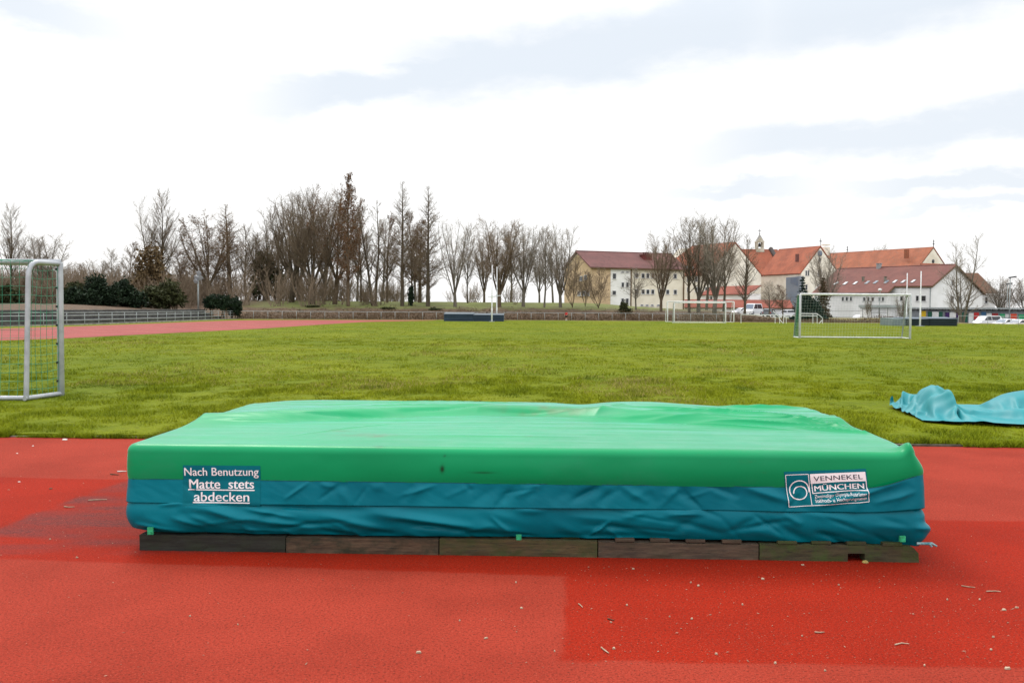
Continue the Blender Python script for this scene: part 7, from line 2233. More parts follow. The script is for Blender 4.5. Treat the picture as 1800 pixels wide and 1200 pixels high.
BK = {'dark': bark('bark_dark', (0.105, 0.086, 0.062), (0.065, 0.053, 0.038), (0.105, 0.098, 0.045)),
      'brown': bark('bark_brown', (0.14, 0.105, 0.070), (0.085, 0.064, 0.043), (0.105, 0.098, 0.045)),
      'grey': bark('bark_grey', (0.17, 0.15, 0.12), (0.10, 0.088, 0.070), (0.12, 0.115, 0.06))}
TW = {'dark': PM('twig_dark', (0.185, 0.145, 0.10), (0.135, 0.105, 0.072), 0.95, 0.7, spec=.1),
      'brown': PM('twig_brown', (0.24, 0.185, 0.132), (0.175, 0.135, 0.095), 0.95, 0.7, spec=.1),
      'grey': PM('twig_grey', (0.28, 0.245, 0.20), (0.21, 0.18, 0.145), 0.95, 0.7, spec=.1)}
DRY = PM('dry_leaf', (0.150, 0.070, 0.030), (0.085, 0.042, 0.018), 0.9, 1.5, spec=.1)
IVY = PM('ivy_leaf', (0.05, 0.06, 0.014), (0.10, 0.075, 0.022), 0.7, 1.2, spec=.2)


def segs_to_mesh(S, sides):
    """S: list of (p0, p1, r0, r1) -> vertices, quads; one open tapered tube per piece"""
    A = np.array([(*s[0], *s[1], s[2], s[3]) for s in S], float)
    P0, P1, R0_, R1_ = A[:, 0:3], A[:, 3:6], A[:, 6], A[:, 7]
    D = P1 - P0
    D /= np.maximum(np.linalg.norm(D, axis=1, keepdims=True), 1e-6)
    ref = np.where(np.abs(D[:, 2:3]) > 0.9, np.array([[1.0, 0, 0]]), np.array([[0, 0, 1.0]]))
    Xa = np.cross(D, ref); Xa /= np.linalg.norm(Xa, axis=1, keepdims=True)
    Ya = np.cross(D, Xa)
    n = len(A)
    an = 2 * np.pi * np.arange(sides) / sides
    ring_ = Xa[:, None, :] * np.cos(an)[None, :, None] + Ya[:, None, :] * np.sin(an)[None, :, None]
    V0 = P0[:, None, :] + ring_ * R0_[:, None, None]
    V1 = P1[:, None, :] + ring_ * R1_[:, None, None]
    V = np.concatenate([V0, V1], 1)
    i = np.arange(sides); j = (i + 1) % sides
    q = np.stack([i, j, j + sides, i + sides], -1)
    Fq = (q[None] + (np.arange(n) * 2 * sides)[:, None, None]).reshape(-1, 4)
    return V.reshape(-1, 3), Fq


def nrmz(a):
    l = math.sqrt(a[0] * a[0] + a[1] * a[1] + a[2] * a[2]) or 1e-6
    return (a[0] / l, a[1] / l, a[2] / l)


class Tree:
    def __init__(s, seed, H, W):
        s.r = random.Random(seed); s.H = H; s.W = W
        s.seg = {0: [], 1: [], 2: [], 3: [], 4: []}
        s.leafs = []

    def side(s, d, ang):
        """direction leaving d at angle ang, random azimuth"""
        r = s.r
        a = (r.gauss(0, 1), r.gauss(0, 1), r.gauss(0, 1))
        k = a[0] * d[0] + a[1] * d[1] + a[2] * d[2]
        p = nrmz((a[0] - d[0] * k, a[1] - d[1] * k, a[2] - d[2] * k))
        c_, s_ = math.cos(ang), math.sin(ang)
        return nrmz((d[0] * c_ + p[0] * s_, d[1] * c_ + p[1] * s_, d[2] * c_ + p[2] * s_))

    def limb(s, p, d, L, r0, r1, lvl, trop, wig, n):
        """wiggly tapering limb; returns its points"""
        r = s.r
        pts = [(p, d, r0)]
        for i in range(n):
            d = nrmz((d[0] + r.gauss(0, wig), d[1] + r.gauss(0, wig), d[2] + r.gauss(0, wig) + trop))
            q = (p[0] + d[0] * L / n, p[1] + d[1] * L / n, p[2] + d[2] * L / n)
            ra = r0 + (r1 - r0) * i / n; rb = r0 + (r1 - r0) * (i + 1) / n
            s.seg[lvl].append((p, q, ra, rb))
            p = q
            pts.append((p, d, rb))
        return pts

    def along(s, pts, t):
        k = t * (len(pts) - 1)
        i = min(int(k), len(pts) - 2); f = k - i
        a, b_ = pts[i], pts[i + 1]
        p = tuple(a[0][j] + (b_[0][j] - a[0][j]) * f for j in range(3))
        return p, b_[1], a[2] + (b_[2] - a[2]) * f

    def inside(s, p):
        """rounded crown envelope: 0 centre .. 1 surface"""
        z = (p[2] / s.H - s.c0) / (1 - s.c0)
        z = min(max(z, 0.0), 1.0)
        w = s.W * s.env(z)
        return math.hypot(p[0], p[1]) / max(w, 0.05)

    def twigs(s, pts, nb, L, ang, lo=0.15, dens=1.0, tr=0.011):
        r = s.r
        for k in range(nb):
            t = lo + (1 - lo) * (k + r.random()) / nb
            p, d, rr = s.along(pts, min(t, 0.999))
            l = L * r.uniform(0.6, 1.2) * (1.05 - 0.5 * t)
            d2 = s.side(d, R(ang * r.uniform(0.6, 1.3)))
            tw = s.limb(p, d2, l, max(rr * 0.55, tr), tr * 0.75, 3, 0.10, 0.12, 3)
            m_ = max(1, int(l / 0.20 * dens))
            for j in range(m_):
                q, dd, _ = s.along(tw, (j + r.random()) / m_ * 0.95)
                d3 = s.side(dd, R(r.uniform(22, 50)))
                s.limb(q, d3, l * r.uniform(0.3, 0.6), tr * 0.8, tr * 0.5, 4, 0.12, 0.12, 2)


def make_tree(kind, seed, H=15.0, W=4.0, dens=1.0):
    T_ = Tree(seed, H, W)
    r = T_.r
    T_.c0 = 0.15
    if kind in ('vase', 'broad', 'multi'):
        T_.env = lambda z: (0.30 + 1.9 * z * (1.25 - z)) if z < 0.75 else max(0.15, 1.0 - ((z - 0.62) / 0.40) ** 2)
        hb = H * {'vase': r.uniform(.13, .2), 'broad': r.uniform(.16, .26), 'multi': 0.03}[kind]
        r_base = H * 0.017 * (1.15 if kind == 'broad' else 1.0) * (0.6 if kind == 'multi' else 1)
        tp = T_.limb((0, 0, -0.3), (r.gauss(0, .04), r.gauss(0, .04), 1), hb + 0.3, r_base * 1.25, r_base * 0.95, 0, 0.1, 0.03, 4)
        nl = {'vase': 8, 'broad': 8, 'multi': 6}[kind]
        spread = {'vase': (8, 30), 'broad': (12, 48), 'multi': (10, 42)}[kind]
        for i in range(nl):
            az_ = 2 * math.pi * (i + r.uniform(-.3, .3)) / nl
            a = R(spread[0] + (spread[1] - spread[0]) * ((i * 0.618) % 1.0))
            d = (math.cos(az_) * math.sin(a), math.sin(az_) * math.sin(a), math.cos(a))
            t = r.uniform(.55, 1.0)
            p, _, _ = T_.along(tp, t)
            L = (H - p[2]) * (0.98 - 0.30 * (a / R(48))) / max(math.cos(a * 0.55), .5)
            rl = r_base * r.uniform(.42, .62)
            n = 9
            pts = T_.limb(p, d, L, rl, 0.018, 1, 0.085 + 0.05 * (a > R(25)), 0.055, n)
            nb = int(15 * dens)
            for k in range(nb):
                tt = 0.16 + 0.82 * (k + r.random()) / nb
                q, dd, rr = T_.along(pts, min(tt, .99))
                ll = (0.30 * L) * (1.12 - 0.72 * tt) * r.uniform(.7, 1.2)
                d2 = T_.side(dd, R(r.uniform(24, 58)))
                bp = T_.limb(q, d2, ll, max(rr * .45, .016), 0.012, 2, 0.10, 0.08, 4)
                T_.twigs(bp, max(3, int(6 * dens * min(1.3, ll / 1.6 + .3))), ll * 0.42 + .25, 40, .12, dens)
            T_.twigs(pts[4:], int(12 * dens), 0.9, 35, .1, dens)
    elif kind in ('cone', 'larch'):
        T_.env = lambda z: max(.1, 1 - z)
        r_base = H * 0.016
        tp = T_.limb((0, 0, -0.3), (0, 0, 1), H + .3, r_base * 1.2, 0.02, 0, 0.02, 0.008, 14)
        nl = int(68 * dens)
        for i in range(nl):
            t = 0.15 + 0.84 * (i + r.random() * .6) / nl
            p, d, rr = T_.along(tp, min(t, .995))
            f = (t - .15) / .85
            L = W * (1 - f) ** (0.75 if kind == 'cone' else 0.5) * r.uniform(.65, 1.1) + .25
            if f < .12: L *= .55 + 3.5 * f
            az_ = r.uniform(0, 2 * math.pi); a = R(r.uniform(56, 82) - 22 * f)
            dd = (math.cos(az_) * math.sin(a), math.sin(az_) * math.sin(a), math.cos(a))
            bp = T_.limb(p, dd, L, min(rr * .4, .05) + .006, 0.011, 2, 0.07, 0.05, 5)
            T_.twigs(bp, max(4, int(L * 5.0 * dens)), 0.30 + .26 * L, 48, .12, dens * .9)
    elif kind == 'loose':
        T_.env = lambda z: 1
        r_base = H * 0.0115
        tp = T_.limb((0, 0, -0.3), (r.gauss(0, .03), 0, 1), H + .3, r_base * 1.2, 0.016, 0, 0.03, 0.022, 14)
        nl = int(26 * dens)
        for i in range(nl):
            t = 0.22 + 0.76 * (i + r.random() * .7) / nl
            p, d, rr = T_.along(tp, min(t, .99))
            f = (t - .22) / .78
            L = W * 1.5 * (1 - f * .75) * r.uniform(.55, 1.15)
            d2 = T_.side(d, R(r.uniform(25, 50)))
            bp = T_.limb(p, d2, L, max(rr * .42, .018), 0.012, 1 if rr > .08 else 2, 0.09, 0.06, 6)
            T_.twigs(bp, int(8 * dens), L * .32 + .2, 38, .18, dens * .9)
    elif kind == 'twin':
        T_.env = lambda z: 1
        for q_ in range(3 if W > 3.9 else 2):
            az_ = q_ * 2.4 + r.uniform(-.4, .4); a = R(r.uniform(3, 10))
            rb = H * (0.0125 if q_ < 2 else .008)
            tp = T_.limb((math.cos(az_) * rb, math.sin(az_) * rb, -0.3), (math.cos(az_) * math.sin(a), math.sin(az_) * math.sin(a), 1), (H + .3) * (1.0, .96, .75)[q_], rb * 1.2, 0.016, 0, 0.05, 0.03, 14)
            nl = int(22 * dens)
            for i in range(nl):
                t = 0.16 + 0.82 * (i + r.random() * .7) / nl
                p, d, rr = T_.along(tp, min(t, .99))
                f = (t - .16) / .84
                L = W * 1.15 * (1 - f * .7) * r.uniform(.5, 1.15)
                d2 = T_.side(d, R(r.uniform(25, 60)))
                bp = T_.limb(p, d2, L, max(rr * .42, .018), 0.012, 1 if rr > .08 else 2, 0.08, 0.07, 6)
                T_.twigs(bp, int(8 * dens), L * .32 + .2, 38, .18, dens * .9)
    elif kind == 'shrub':
        T_.env = lambda z: 1
        tp = T_.limb((0, 0, -0.1), (0, 0, 1), .2, .04, .035, 0, 0, 0, 1)
        for i in range(int(13 * dens)):
            az_ = r.uniform(0, 2 * math.pi); a = R(r.uniform(4, 42))
            dd = (math.cos(az_) * math.sin(a), math.sin(az_) * math.sin(a), math.cos(a))
            L = H * r.uniform(.6, 1.05)
            bp = T_.limb((r.gauss(0, W * .2), r.gauss(0, W * .2), -.05), dd, L, .028, .012, 1, 0.05, 0.06, 6)
            T_.twigs(bp, int(10 * dens), L * .26, 36, .2, dens * .6, .010)
    return T_


def leaf_quads(rs, C, size, n_per=1, flat=0.5):
    """small leaf faces scattered at points C (m,3)"""
    m_ = len(C)
    a = rs.randn(m_, 3); a /= np.linalg.norm(a, axis=1, keepdims=True)
    b_ = rs.randn(m_, 3); b_ -= a * (a * b_).sum(1, keepdims=True); b_ /= np.linalg.norm(b_, axis=1, keepdims=True)
    s = size * rs.uniform(.6, 1.4, (m_, 1))
    V = np.stack([C - a * s, C + b_ * s * flat, C + a * s, C - b_ * s * flat], 1)
    return V.reshape(-1, 3), np.arange(m_ * 4).reshape(-1, 4)


PROTO = {}


def proto(key, kind, seed, H, W, dens, tone, leafs=0, leaf_lo=0.3, leafmat=None):
    T_ = make_tree(kind, seed, H, W, dens)
    tV, tF = [], []
    off = 0
    V, Fq = segs_to_mesh(T_.seg[0] + T_.seg[1], 7)
    me_t = (V, Fq)
    small = T_.seg[2] + T_.seg[3]
    V2, F2 = segs_to_mesh(small, 3)
    parts = [(V2, F2, 0)]
    if T_.seg[4]:
        V3, F3 = segs_to_mesh(T_.seg[4], 3)
        parts.append((V3, F3, 0))
    if leafs:
        rs = np.random.RandomState(seed)
        src = [s for s in T_.seg[3] + T_.seg[2] if s[1][2] > H * leaf_lo]
        idx = rs.randint(0, len(src), leafs)
        Cn = np.array([src[i][1] for i in idx]) + rs.randn(leafs, 3) * .12
        V4, F4_ = leaf_quads(rs, Cn, .11)
        parts.append((V4, F4_, 1))
    tot = np.concatenate([p[0] for p in parts])
    o_ = 0; fs = []; mi = []
    for V_, F_, k in parts:
        fs.append(F_ + o_); mi.append(np.full(len(F_), k)); o_ += len(V_)
    fs = np.concatenate(fs); mi = np.concatenate(mi)
    root = bpy.data.objects.new('bare_tree', None)
    t = np_mesh('trunk', me_t[0], me_t[1], BK[tone], None, True)
    c_ = np_mesh('crown', tot, fs, [TW[tone], leafmat or DRY], None, False)
    c_.data.polygons.foreach_set('material_index', mi.astype(np.int32))
    # real extents for scaling
    allv = np.concatenate([me_t[0], tot])
    h = np.percentile(allv[:, 2], 99.8); w = np.percentile(np.abs(allv[:, 0]), 98.5)
    PROTO[key] = (t.data, c_.data, h, w)
    for o in (t, c_): bpy.data.objects.remove(o)
    bpy.data.objects.remove(root)


for args in (('vase1', 'vase', 1, 14, 4.2, 1.2, 'dark'), ('vase2', 'vase', 2, 14, 4.2, 1.2, 'grey'), ('vase3', 'vase', 23, 14, 4.0, 1.2, 'brown'),
             ('broad1', 'broad', 4, 15, 6, 1.3, 'dark'), ('broad2', 'broad', 5, 15, 6, 1.25, 'brown', 2200, .35), ('broad3', 'broad', 36, 15, 5.5, 1.15, 'dark'),
             ('cone1', 'cone', 7, 16, 3.8, 1.3, 'dark'), ('cone2', 'cone', 8, 16, 3.8, 1.3, 'brown'), ('larch', 'larch', 9, 16, 2.7, 1.4, 'brown', 4200, .2),
             ('loose1', 'loose', 10, 14, 4, 1.5, 'grey'), ('loose2', 'loose', 11, 14, 4, 1.5, 'dark'), ('loose3', 'loose', 12, 14, 3.6, 1.6, 'brown', 700, .3),
             ('vase4', 'vase', 44, 14, 4.2, 0.9, 'grey'), ('twin1', 'twin', 51, 14, 4.2, 1.15, 'grey'), ('twin2', 'twin', 52, 14, 3.6, 1.15, 'dark'),
             ('multi1', 'multi', 13, 7, 3, 1.1, 'brown'), ('multi2', 'multi', 14, 7, 3, 1.1, 'dark'),
             ('shrub1', 'shrub', 15, 4, 2, 1.0, 'brown'), ('shrub2', 'shrub', 16, 4, 2, 1.0, 'grey')):
    proto(*args)


def place_tree(px, Y, top, hw, key, label, group='bare winter trees', rz=None, seed=0, zb=None, cat='tree', parts=True):
    t, c_, h, w = PROTO[key]
    x = xat(px, Y, 540)
    z = th(x, Y) if zb is None else zb
    H = yp(px, top, Y).z - z
    W = hw / F * Y
    root = thing('bare_tree', Vector((x, Y, z)), label, cat, group)
    rr = random.Random(px * 7 + seed)
    a = rr.uniform(0, 6.28) if rz is None else rz
    for nm, me in (('trunk', t), ('crown', c_)):
        o = bpy.data.objects.new(nm, me); col.objects.link(o); o.parent = root
        k = min(max(W / w, 0.3 * H / h), 2.4 * H / h)
        o.scale = (k, k, H / h)
        o.rotation_euler = (0, 0, a)
    return root


TREES = [
    (22, 100, 356, 28, 'loose2', 'tall thin bare tree rising above the crossbar of the left goal'),
    (78, 108, 412, 44, 'vase2', 'pale spreading bare tree behind the left goal post'),
    (42, 96, 470, 34, 'multi2', 'low many stemmed bare tree seen through the left goal net'),
    (96, 104, 478, 34, 'multi1', 'small crooked bare tree between the rear support and front post of the left goal'),
    (132, 118, 462, 30, 'multi1', 'short bare tree just right of the left goal post'),
    (168, 122, 456, 28, 'vase2', 'pale small bare tree above the dark hedge'),
    (211, 96, 490, 15, 'twin1', 'small pale trunked tree in front of the dark evergreen hedge'),
    (200, 118, 436, 24, 'loose1', 'slender grey bare tree left of the two stemmed tall tree'),
    (228, 120, 424, 22, 'loose3', 'slender brownish bare tree beside the leafy brown clump'),
    (268, 112, 350, 38, 'twin1', 'tall open crowned bare tree, left stem of the pair above brown leaf clump'),
    (286, 112, 331, 34, 'loose2', 'tall straight bare tree, right stem of the pair above brown leaf clump'),
    (292, 98, 492, 18, 'multi1', 'small ochre stemmed tree left of the floodlight mast'),
    (318, 120, 440, 26, 'loose3', 'thin bare tree between the tall pair and the broad brown tree'),
    (372, 114, 376, 46, 'broad2', 'broad dense bare tree, left of the straight dark leader above the clipped bushes'),
    (405, 116, 360, 42, 'cone2', 'straight stemmed dark conical bare tree within the broad crown above the clipped bushes'),
    (432, 124, 392, 28, 'loose2', 'bare tree in the gap right of the broad brown crown'),
    (466, 122, 398, 38, 'broad3', 'mid height bare tree left of the great domed crown'),
    (512, 116, 346, 42, 'broad3', 'leaning bare tree forming the left shoulder of the great domed crown'),
    (550, 113, 324, 58, 'broad1', 'largest domed bare tree in the middle of the left wood with forked trunk'),
    (588, 114, 326, 44, 'broad2', 'dense domed bare tree with rusty leaves touching the tall rusty spire'),
    (612, 110, 307, 24, 'larch', 'tallest rusty brown spire shaped tree'),
    (634, 118, 372, 26, 'loose3', 'bare tree directly right of the tallest rusty spire'),
    (658, 112, 352, 36, 'twin2', 'open bare tree with paired trunks between rusty spire and the two dark conical trees'),
    (681, 118, 376, 26, 'loose3', 'thin brownish bare tree left of the first dark conical tree'),
    (707, 112, 320, 31, 'cone1', 'dark conical bare tree with rounded tip, left of two'),
    (724, 116, 372, 24, 'loose3', 'ivy dark narrow tree between the two dark conical trees'),
    (752, 112, 328, 34, 'cone1', 'dark conical bare tree with pointed tip, right of two'),
    (738, 120, 388, 24, 'larch', 'rusty narrow tree left of the pointed conical tree'),
    (800, 112, 384, 33, 'vase4', 'vase shaped bare tree left of the white uprights'),
    (822, 120, 396, 18, 'loose2', 'slim bare tree touching the right side of the vase shaped tree'),
    (877, 113, 384, 42, 'vase3', 'dense brown fan shaped bare tree behind the white uprights'),
    (851, 124, 408, 22, 'vase3', 'smaller bare tree at the left flank of the brown fan shaped tree'),
    (920, 114, 392, 34, 'vase2', 'pale forked bare tree right of the brown fan shaped tree'),
    (957, 113, 396, 26, 'loose1', 'slender pale bare tree left of the last tree before the school block'),
    (985, 113, 393, 32, 'vase4', 'bare tree with upswept limbs at the left corner of the school block'),
    (948, 128, 430, 20, 'vase2', 'small distant bare tree between two pale bare trees'),
    (1006, 113, 446, 30, 'multi1', 'spreading brown small tree before the tan gable of the school block'),
    (1029, 116, 474, 18, 'multi2', 'small many stemmed tree under the tan gable'),
    (1052, 113, 470, 30, 'multi1', 'forked brown small tree before the tan front wall'),
    (1118, 113, 468, 24, 'loose1', 'leaning thin bare tree in front of the school windows'),
    (1162, 111, 410, 27, 'vase3', 'upright olive brown bare tree in front of the right end of the school block'),
    (1212, 109, 380, 34, 'loose2', 'tall bare tree left of the trio before the old hall'),
    (1228, 110, 374, 38, 'vase4', 'tallest dark bare tree before the old hall, close behind the goal crossbar'),
    (1256, 108, 382, 42, 'vase4', 'wide dark forked bare tree before the old hall roof'),
    (1272, 116, 386, 30, 'loose2', 'thin tall bare tree right of the forked tree before the old hall'),
    (1308, 106, 412, 30, 'twin2', 'brown many limbed tree beside the white van'),
    (1352, 112, 494, 22, 'loose1', 'small pale tree in front of the cream monastery wall'),
    (1376, 112, 500, 18, 'loose3', 'small brownish tree beside the monastery downpipe'),
    (1452, 150, 436, 26, 'vase2', 'pale bare tree climbing before the monastery gable'),
    (1526.5, 120, 519, 10, 'multi2', 'young pollarded tree in front of the flat roofed garage'),
    (1588, 124, 514, 16, 'multi2', 'small spreading tree behind the right post of the near goal'),
    (1546, 300, 430, 18, 'vase2', 'faint birch top above the church roof'),
    (1690, 106, 412, 42, 'twin1', 'large two stemmed bare tree at the right beside the cover box'),
    (1755, 190, 486, 26, 'vase2', 'small pale bare tree right of the brown annex roof'),
    (1772, 200, 500, 24, 'multi1', 'low bare bush like tree below the arm lamps'),
    (340, 128, 424, 34, 'loose1', 'hazy second row bare tree left of the broad brown crown'),
    (446, 132, 408, 36, 'loose1', 'hazy second row bare tree between the broad brown crown and the dim green bush'),
    (492, 128, 366, 40, 'vase4', 'second row bare tree at the left shoulder of the great domed crown'),
    (526, 130, 338, 48, 'vase4', 'second row bare tree filling the left half of the great domed crown'),
    (570, 128, 332, 46, 'vase4', 'second row bare tree filling the right half of the great domed crown'),
    (628, 130, 360, 34, 'loose1', 'second row bare tree at the right foot of the tallest rusty spire'),
    (672, 130, 384, 34, 'loose1', 'second row bare tree right of the paired trunks'),
    (730, 128, 398, 34, 'loose1', 'brown second row bare tree between the two dark conical trees'),
    (898, 128, 404, 30, 'loose1', 'second row pale bare tree right behind the brown fan shaped tree'),
    (972, 128, 404, 28, 'loose1', 'second row pale bare tree behind the slender pale pair'),
    (1242, 120, 384, 36, 'loose1', 'pale second row bare tree in the middle of the trio before the old hall'),
    (1798, 190, 488, 22, 'vase2', 'pale bare tree cut by the right edge'),
]
for i, t in enumerate(TREES):
    zb = None
    if t[0] > 1400: zb = 0.0 if t[1] > 130 else th(xat(t[0], t[1]), t[1]) - .05
    place_tree(*t, seed=i, zb=zb)
# ---------------- rusty leaf clump (a small beech holding its leaves) and mixed evergreens
def lump_cloud(rs, ell, n, shell=0.55, fray=0.16):
    """points through lumpy ellipsoids: ell = (cx,cy,cz,rx,ry,rz)"""
    out = []
    tot = sum(e[3] * e[4] * e[5] for e in ell)
    for e in ell:
        k = max(30, int(n * e[3] * e[4] * e[5] / tot))
        d = rs.randn(k, 3); d /= np.linalg.norm(d, axis=1, keepdims=True)
        rad = shell + (1 - shell) * rs.rand(k) ** .6
        lump = 1 + .30 * np.sin(d[:, 0] * 5 + e[0] * 3) * np.sin(d[:, 2] * 6 + e[1]) + .14 * np.sin(d[:, 1] * 11 + d[:, 2] * 9 + e[0]) + fray * rs.randn(k) * .8
        P = d * (rad * lump)[:, None] * np.array(e[3:6]) + np.array(e[:3])
        out.append(P)
    return np.concatenate(out)


def ever_mat(name, a, b_, c3):
    m, b = new_mat(name)
    v = coord('Object')
    k = mixc(noisen(v, 1.5, 5, .7).step(.35, .65), a, b_)
    k = mixc(noisen(v, 8.0, 3, .7).step(.55, .75) * .6, k, c3)
    setc(b, k); b.inputs['Roughness'].default_value = .7; b.inputs['Specular IOR Level'].default_value = .2
    return m


EVD = ever_mat('evergreen_dark', (.012, .028, .010), (.007, .016, .008), (.035, .055, .014))
EVO = ever_mat('evergreen_olive', (.045, .052, .016), (.025, .030, .011), (.085, .072, .025))
EVB = ever_mat('evergreen_bluish', (.008, .030, .020), (.006, .020, .013), (.018, .055, .028))
RUS = ever_mat('rusty_leaf', (.135, .092, .042), (.085, .056, .027), (.18, .125, .06))


def bush(name, label, px, Y, ells, n, size, mat, cat='bush', group=None, core=True, seed=1, zb=None):
    """ells in photo px: (cx, cy, half width, half height)"""
    x = xat(px, Y); z = th(x, Y) if zb is None else zb
    rs = np.random.RandomState(seed)
    E_ = []
    for (cx, cy, hw, hh) in ells:
        p = yp(cx, cy, Y)
        rx, rz_ = hw / F * Y, hh / F * Y
        E_.append((p.x, Y + rs.uniform(-.5, .5), p.z, rx, max(rx * .8, rz_ * .8), rz_))
    root = thing(name, Vector((x, Y, z)), label, cat, group)
    P = lump_cloud(rs, E_, n)
    P[:, 2] = np.maximum(P[:, 2], z + .02)
    V, Fq = leaf_quads(rs, P, size)
    np_mesh('foliage', V, Fq, mat, root)
    S = []
    rr = random.Random(seed)
    for e in E_:
        for k in range(5):
            S.append(((e[0] + rr.gauss(0, .2), e[1], z - .1), (e[0] + rr.gauss(0, e[3] * .4), e[1] + rr.gauss(0, e[4] * .3), e[2] + e[5] * rr.uniform(.2, .8)), .06, .02))
    V, Fq = segs_to_mesh(S, 5)
    np_mesh('stem', V, Fq, BK['brown'], root)
    return root


bush('rusty_beech', 'small beech with clinging rusty leaves below the tall pair of bare trees', 262, 105, [(258, 470, 18, 34), (272, 455, 13, 26), (262, 500, 24, 26), (285, 490, 16, 24), (248, 492, 14, 20)], 2600, .20, RUS, 'tree', None, True, 3)
hd = 'evergreen bushes behind the left terrace'
bush('evergreen_bush', 'large dark rounded evergreen hedge just right of the left goal post', 138, 84, [(136, 526, 24, 17), (120, 524, 16, 14), (156, 528, 16, 13)], 6500, .13, EVD, 'bush', hd, seed=4)
bush('evergreen_bush', 'tall dark evergreen in the middle of the left hedge', 180, 86, [(172, 510, 17, 24), (184, 525, 26, 15), (165, 520, 14, 18), (196, 518, 14, 18)], 7500, .13, EVD, 'bush', hd, seed=5)
bush('evergreen_bush', 'dark low evergreen right of the pale trunked small tree', 236, 88, [(224, 522, 22, 18), (244, 528, 16, 12), (212, 510, 14, 18)], 6000, .13, EVD, 'bush', hd, seed=6)
bush('evergreen_bush', 'olive brown loose evergreen left of the floodlight mast', 285, 92, [(275, 522, 24, 18), (296, 516, 16, 22), (262, 528, 16, 12), (312, 526, 14, 12)], 5000, .15, EVO, 'bush', hd, seed=7)
bush('evergreen_bush', 'olive brown bush behind the dark hedge near the left goal', 128, 92, [(128, 510, 16, 14), (145, 512, 16, 12)], 2200, .15, EVO, 'bush', hd, seed=8)
bush('evergreen_bush', 'clipped dark evergreen bush right of the floodlight mast', 382, 94, [(376, 531, 14, 11), (392, 531, 14, 12)], 4200, .11, EVD, 'bush', hd, seed=9)
bush('evergreen_bush', 'squared dark evergreen hedge end where the terrace stops', 414, 97.6, [(408, 538, 10, 13), (419, 539, 7, 15)], 4200, .10, EVD, 'bush', hd, seed=10)
bush('evergreen_bush', 'dark olive bush behind the left goal net', 18, 80, [(14, 522, 20, 19), (32, 527, 12, 13)], 4200, .13, EVO, 'bush', hd, seed=11)
bush('evergreen_bush', 'dim green pine like bush at the foot of the mid wood', 470, 124, [(466, 470, 16, 30), (482, 490, 20, 26), (456, 500, 16, 24)], 3000, .20, EVO, 'bush', None, seed=12)
bush('ivy_trunk_growth', 'dark ivy mass clinging to the narrow tree between the conical trees', 724, 112.5, [(722, 520, 5, 18)], 900, .13, EVD, 'ivy', None, seed=13)
bush('evergreen_bush', 'small dark twiggy mound on the bank in front of the school block', 1098, 108, [(1097, 540, 7, 9), (1100, 546, 10, 5)], 1300, .12, EVO, 'bush', None, seed=14)
for px, s_ in ((548, 21), (680, 22), (762, 23)):
    bush('bramble_mound', {548: 'brown bramble mound behind the barrier below the largest domed tree', 680: 'brown bramble mound behind the barrier below the open paired trunk tree', 762: 'brown bramble mound behind the barrier left of the blue cover box'}[px], px, 108, [(px, 546, 8, 6), (px + 6, 548, 8, 4)], 700, .13, RUS if px == 1 else EVO, 'bush', 'bramble mounds on the bank', seed=s_)
bush('evergreen_bush', 'big dark blue green bush behind the near goal and its handrail', 1422, 104, [(1420, 545, 19, 24), (1432, 552, 12, 18), (1410, 550, 10, 20), (1418, 528, 10, 14)], 7000, .11, EVB, 'bush', None, seed=15, zb=0)
bush('evergreen_bush', 'low dark hedge stub right of the angled handrail', 1449, 100, [(1448, 562, 6, 7)], 1500, .09, EVB, 'bush', None, seed=16, zb=0)
bush('evergreen_bush', 'low dark green shrub left of the near goal, under the handrail', 1394, 101, [(1394, 562, 8, 5)], 1200, .10, EVB, 'bush', None, seed=17, zb=0)


# ---------------- conifers
def conifer(label, px, Y, top, hw, mat, seed, zb=0.0, n=17, droop=-.25, bare=0):
    p = cp(px, Y, zb)
    H = yp(px, top, Y).z - zb; W = hw / F * Y
    root = thing('spruce_tree', p, label, 'conifer')
    rr = random.Random(seed); rs = np.random.RandomState(seed)
    V, Fq = segs_to_mesh([((p.x, p.y, zb - .1), (p.x, p.y, zb + H * .5), H * .016, H * .010), ((p.x, p.y, zb + H * .5), (p.x, p.y, zb + H), H * .010, .02)], 7)
    np_mesh('trunk', V, Fq, BK['brown'], root)
    S, C_ = [], []
    for i in range(n):
        f = (i + .3) / n
        z = zb + H * (.06 + .93 * f)
        L = W * (1 - f) ** .85 + .12
        for k in range(9):
            az_ = rr.uniform(0, 6.283)
            l = L * rr.uniform(.7, 1.15)
            e = (p.x + math.cos(az_) * l, p.y + math.sin(az_) * l, z + l * (droop + rr.uniform(-.1, .15)))
            S.append(((p.x, p.y, z), e, .03, .012))
            m_ = max(4, int(l * 26))
            t = rs.rand(m_) ** .7
            base = np.array([p.x, p.y, z])[None] * (1 - t[:, None]) + np.array(e)[None] * t[:, None]
            C_.append(base + rs.randn(m_, 3) * np.array([.12, .12, .07]) * (0.5 + l * .35))
    V1, F1 = segs_to_mesh(S, 3)
    V2, F2 = leaf_quads(rs, np.concatenate(C_), .14, flat=.35)
    o = np_mesh('crown', np.concatenate([V1, V2]), np.concatenate([F1, F2 + len(V1)]), mat, root)


conifer('dark green spruce with pointed tip rising beside the left post of the near goal', 1410.5, 120, 484, 14, EVB, 3, n=16)
conifer('brownish narrow larch like conifer before the end of the long white house', 1446.5, 124, 486, 13, ever_mat('larch_brown', (.085, .055, .026), (.05, .036, .018), (.06, .06, .02)), 5, n=18)

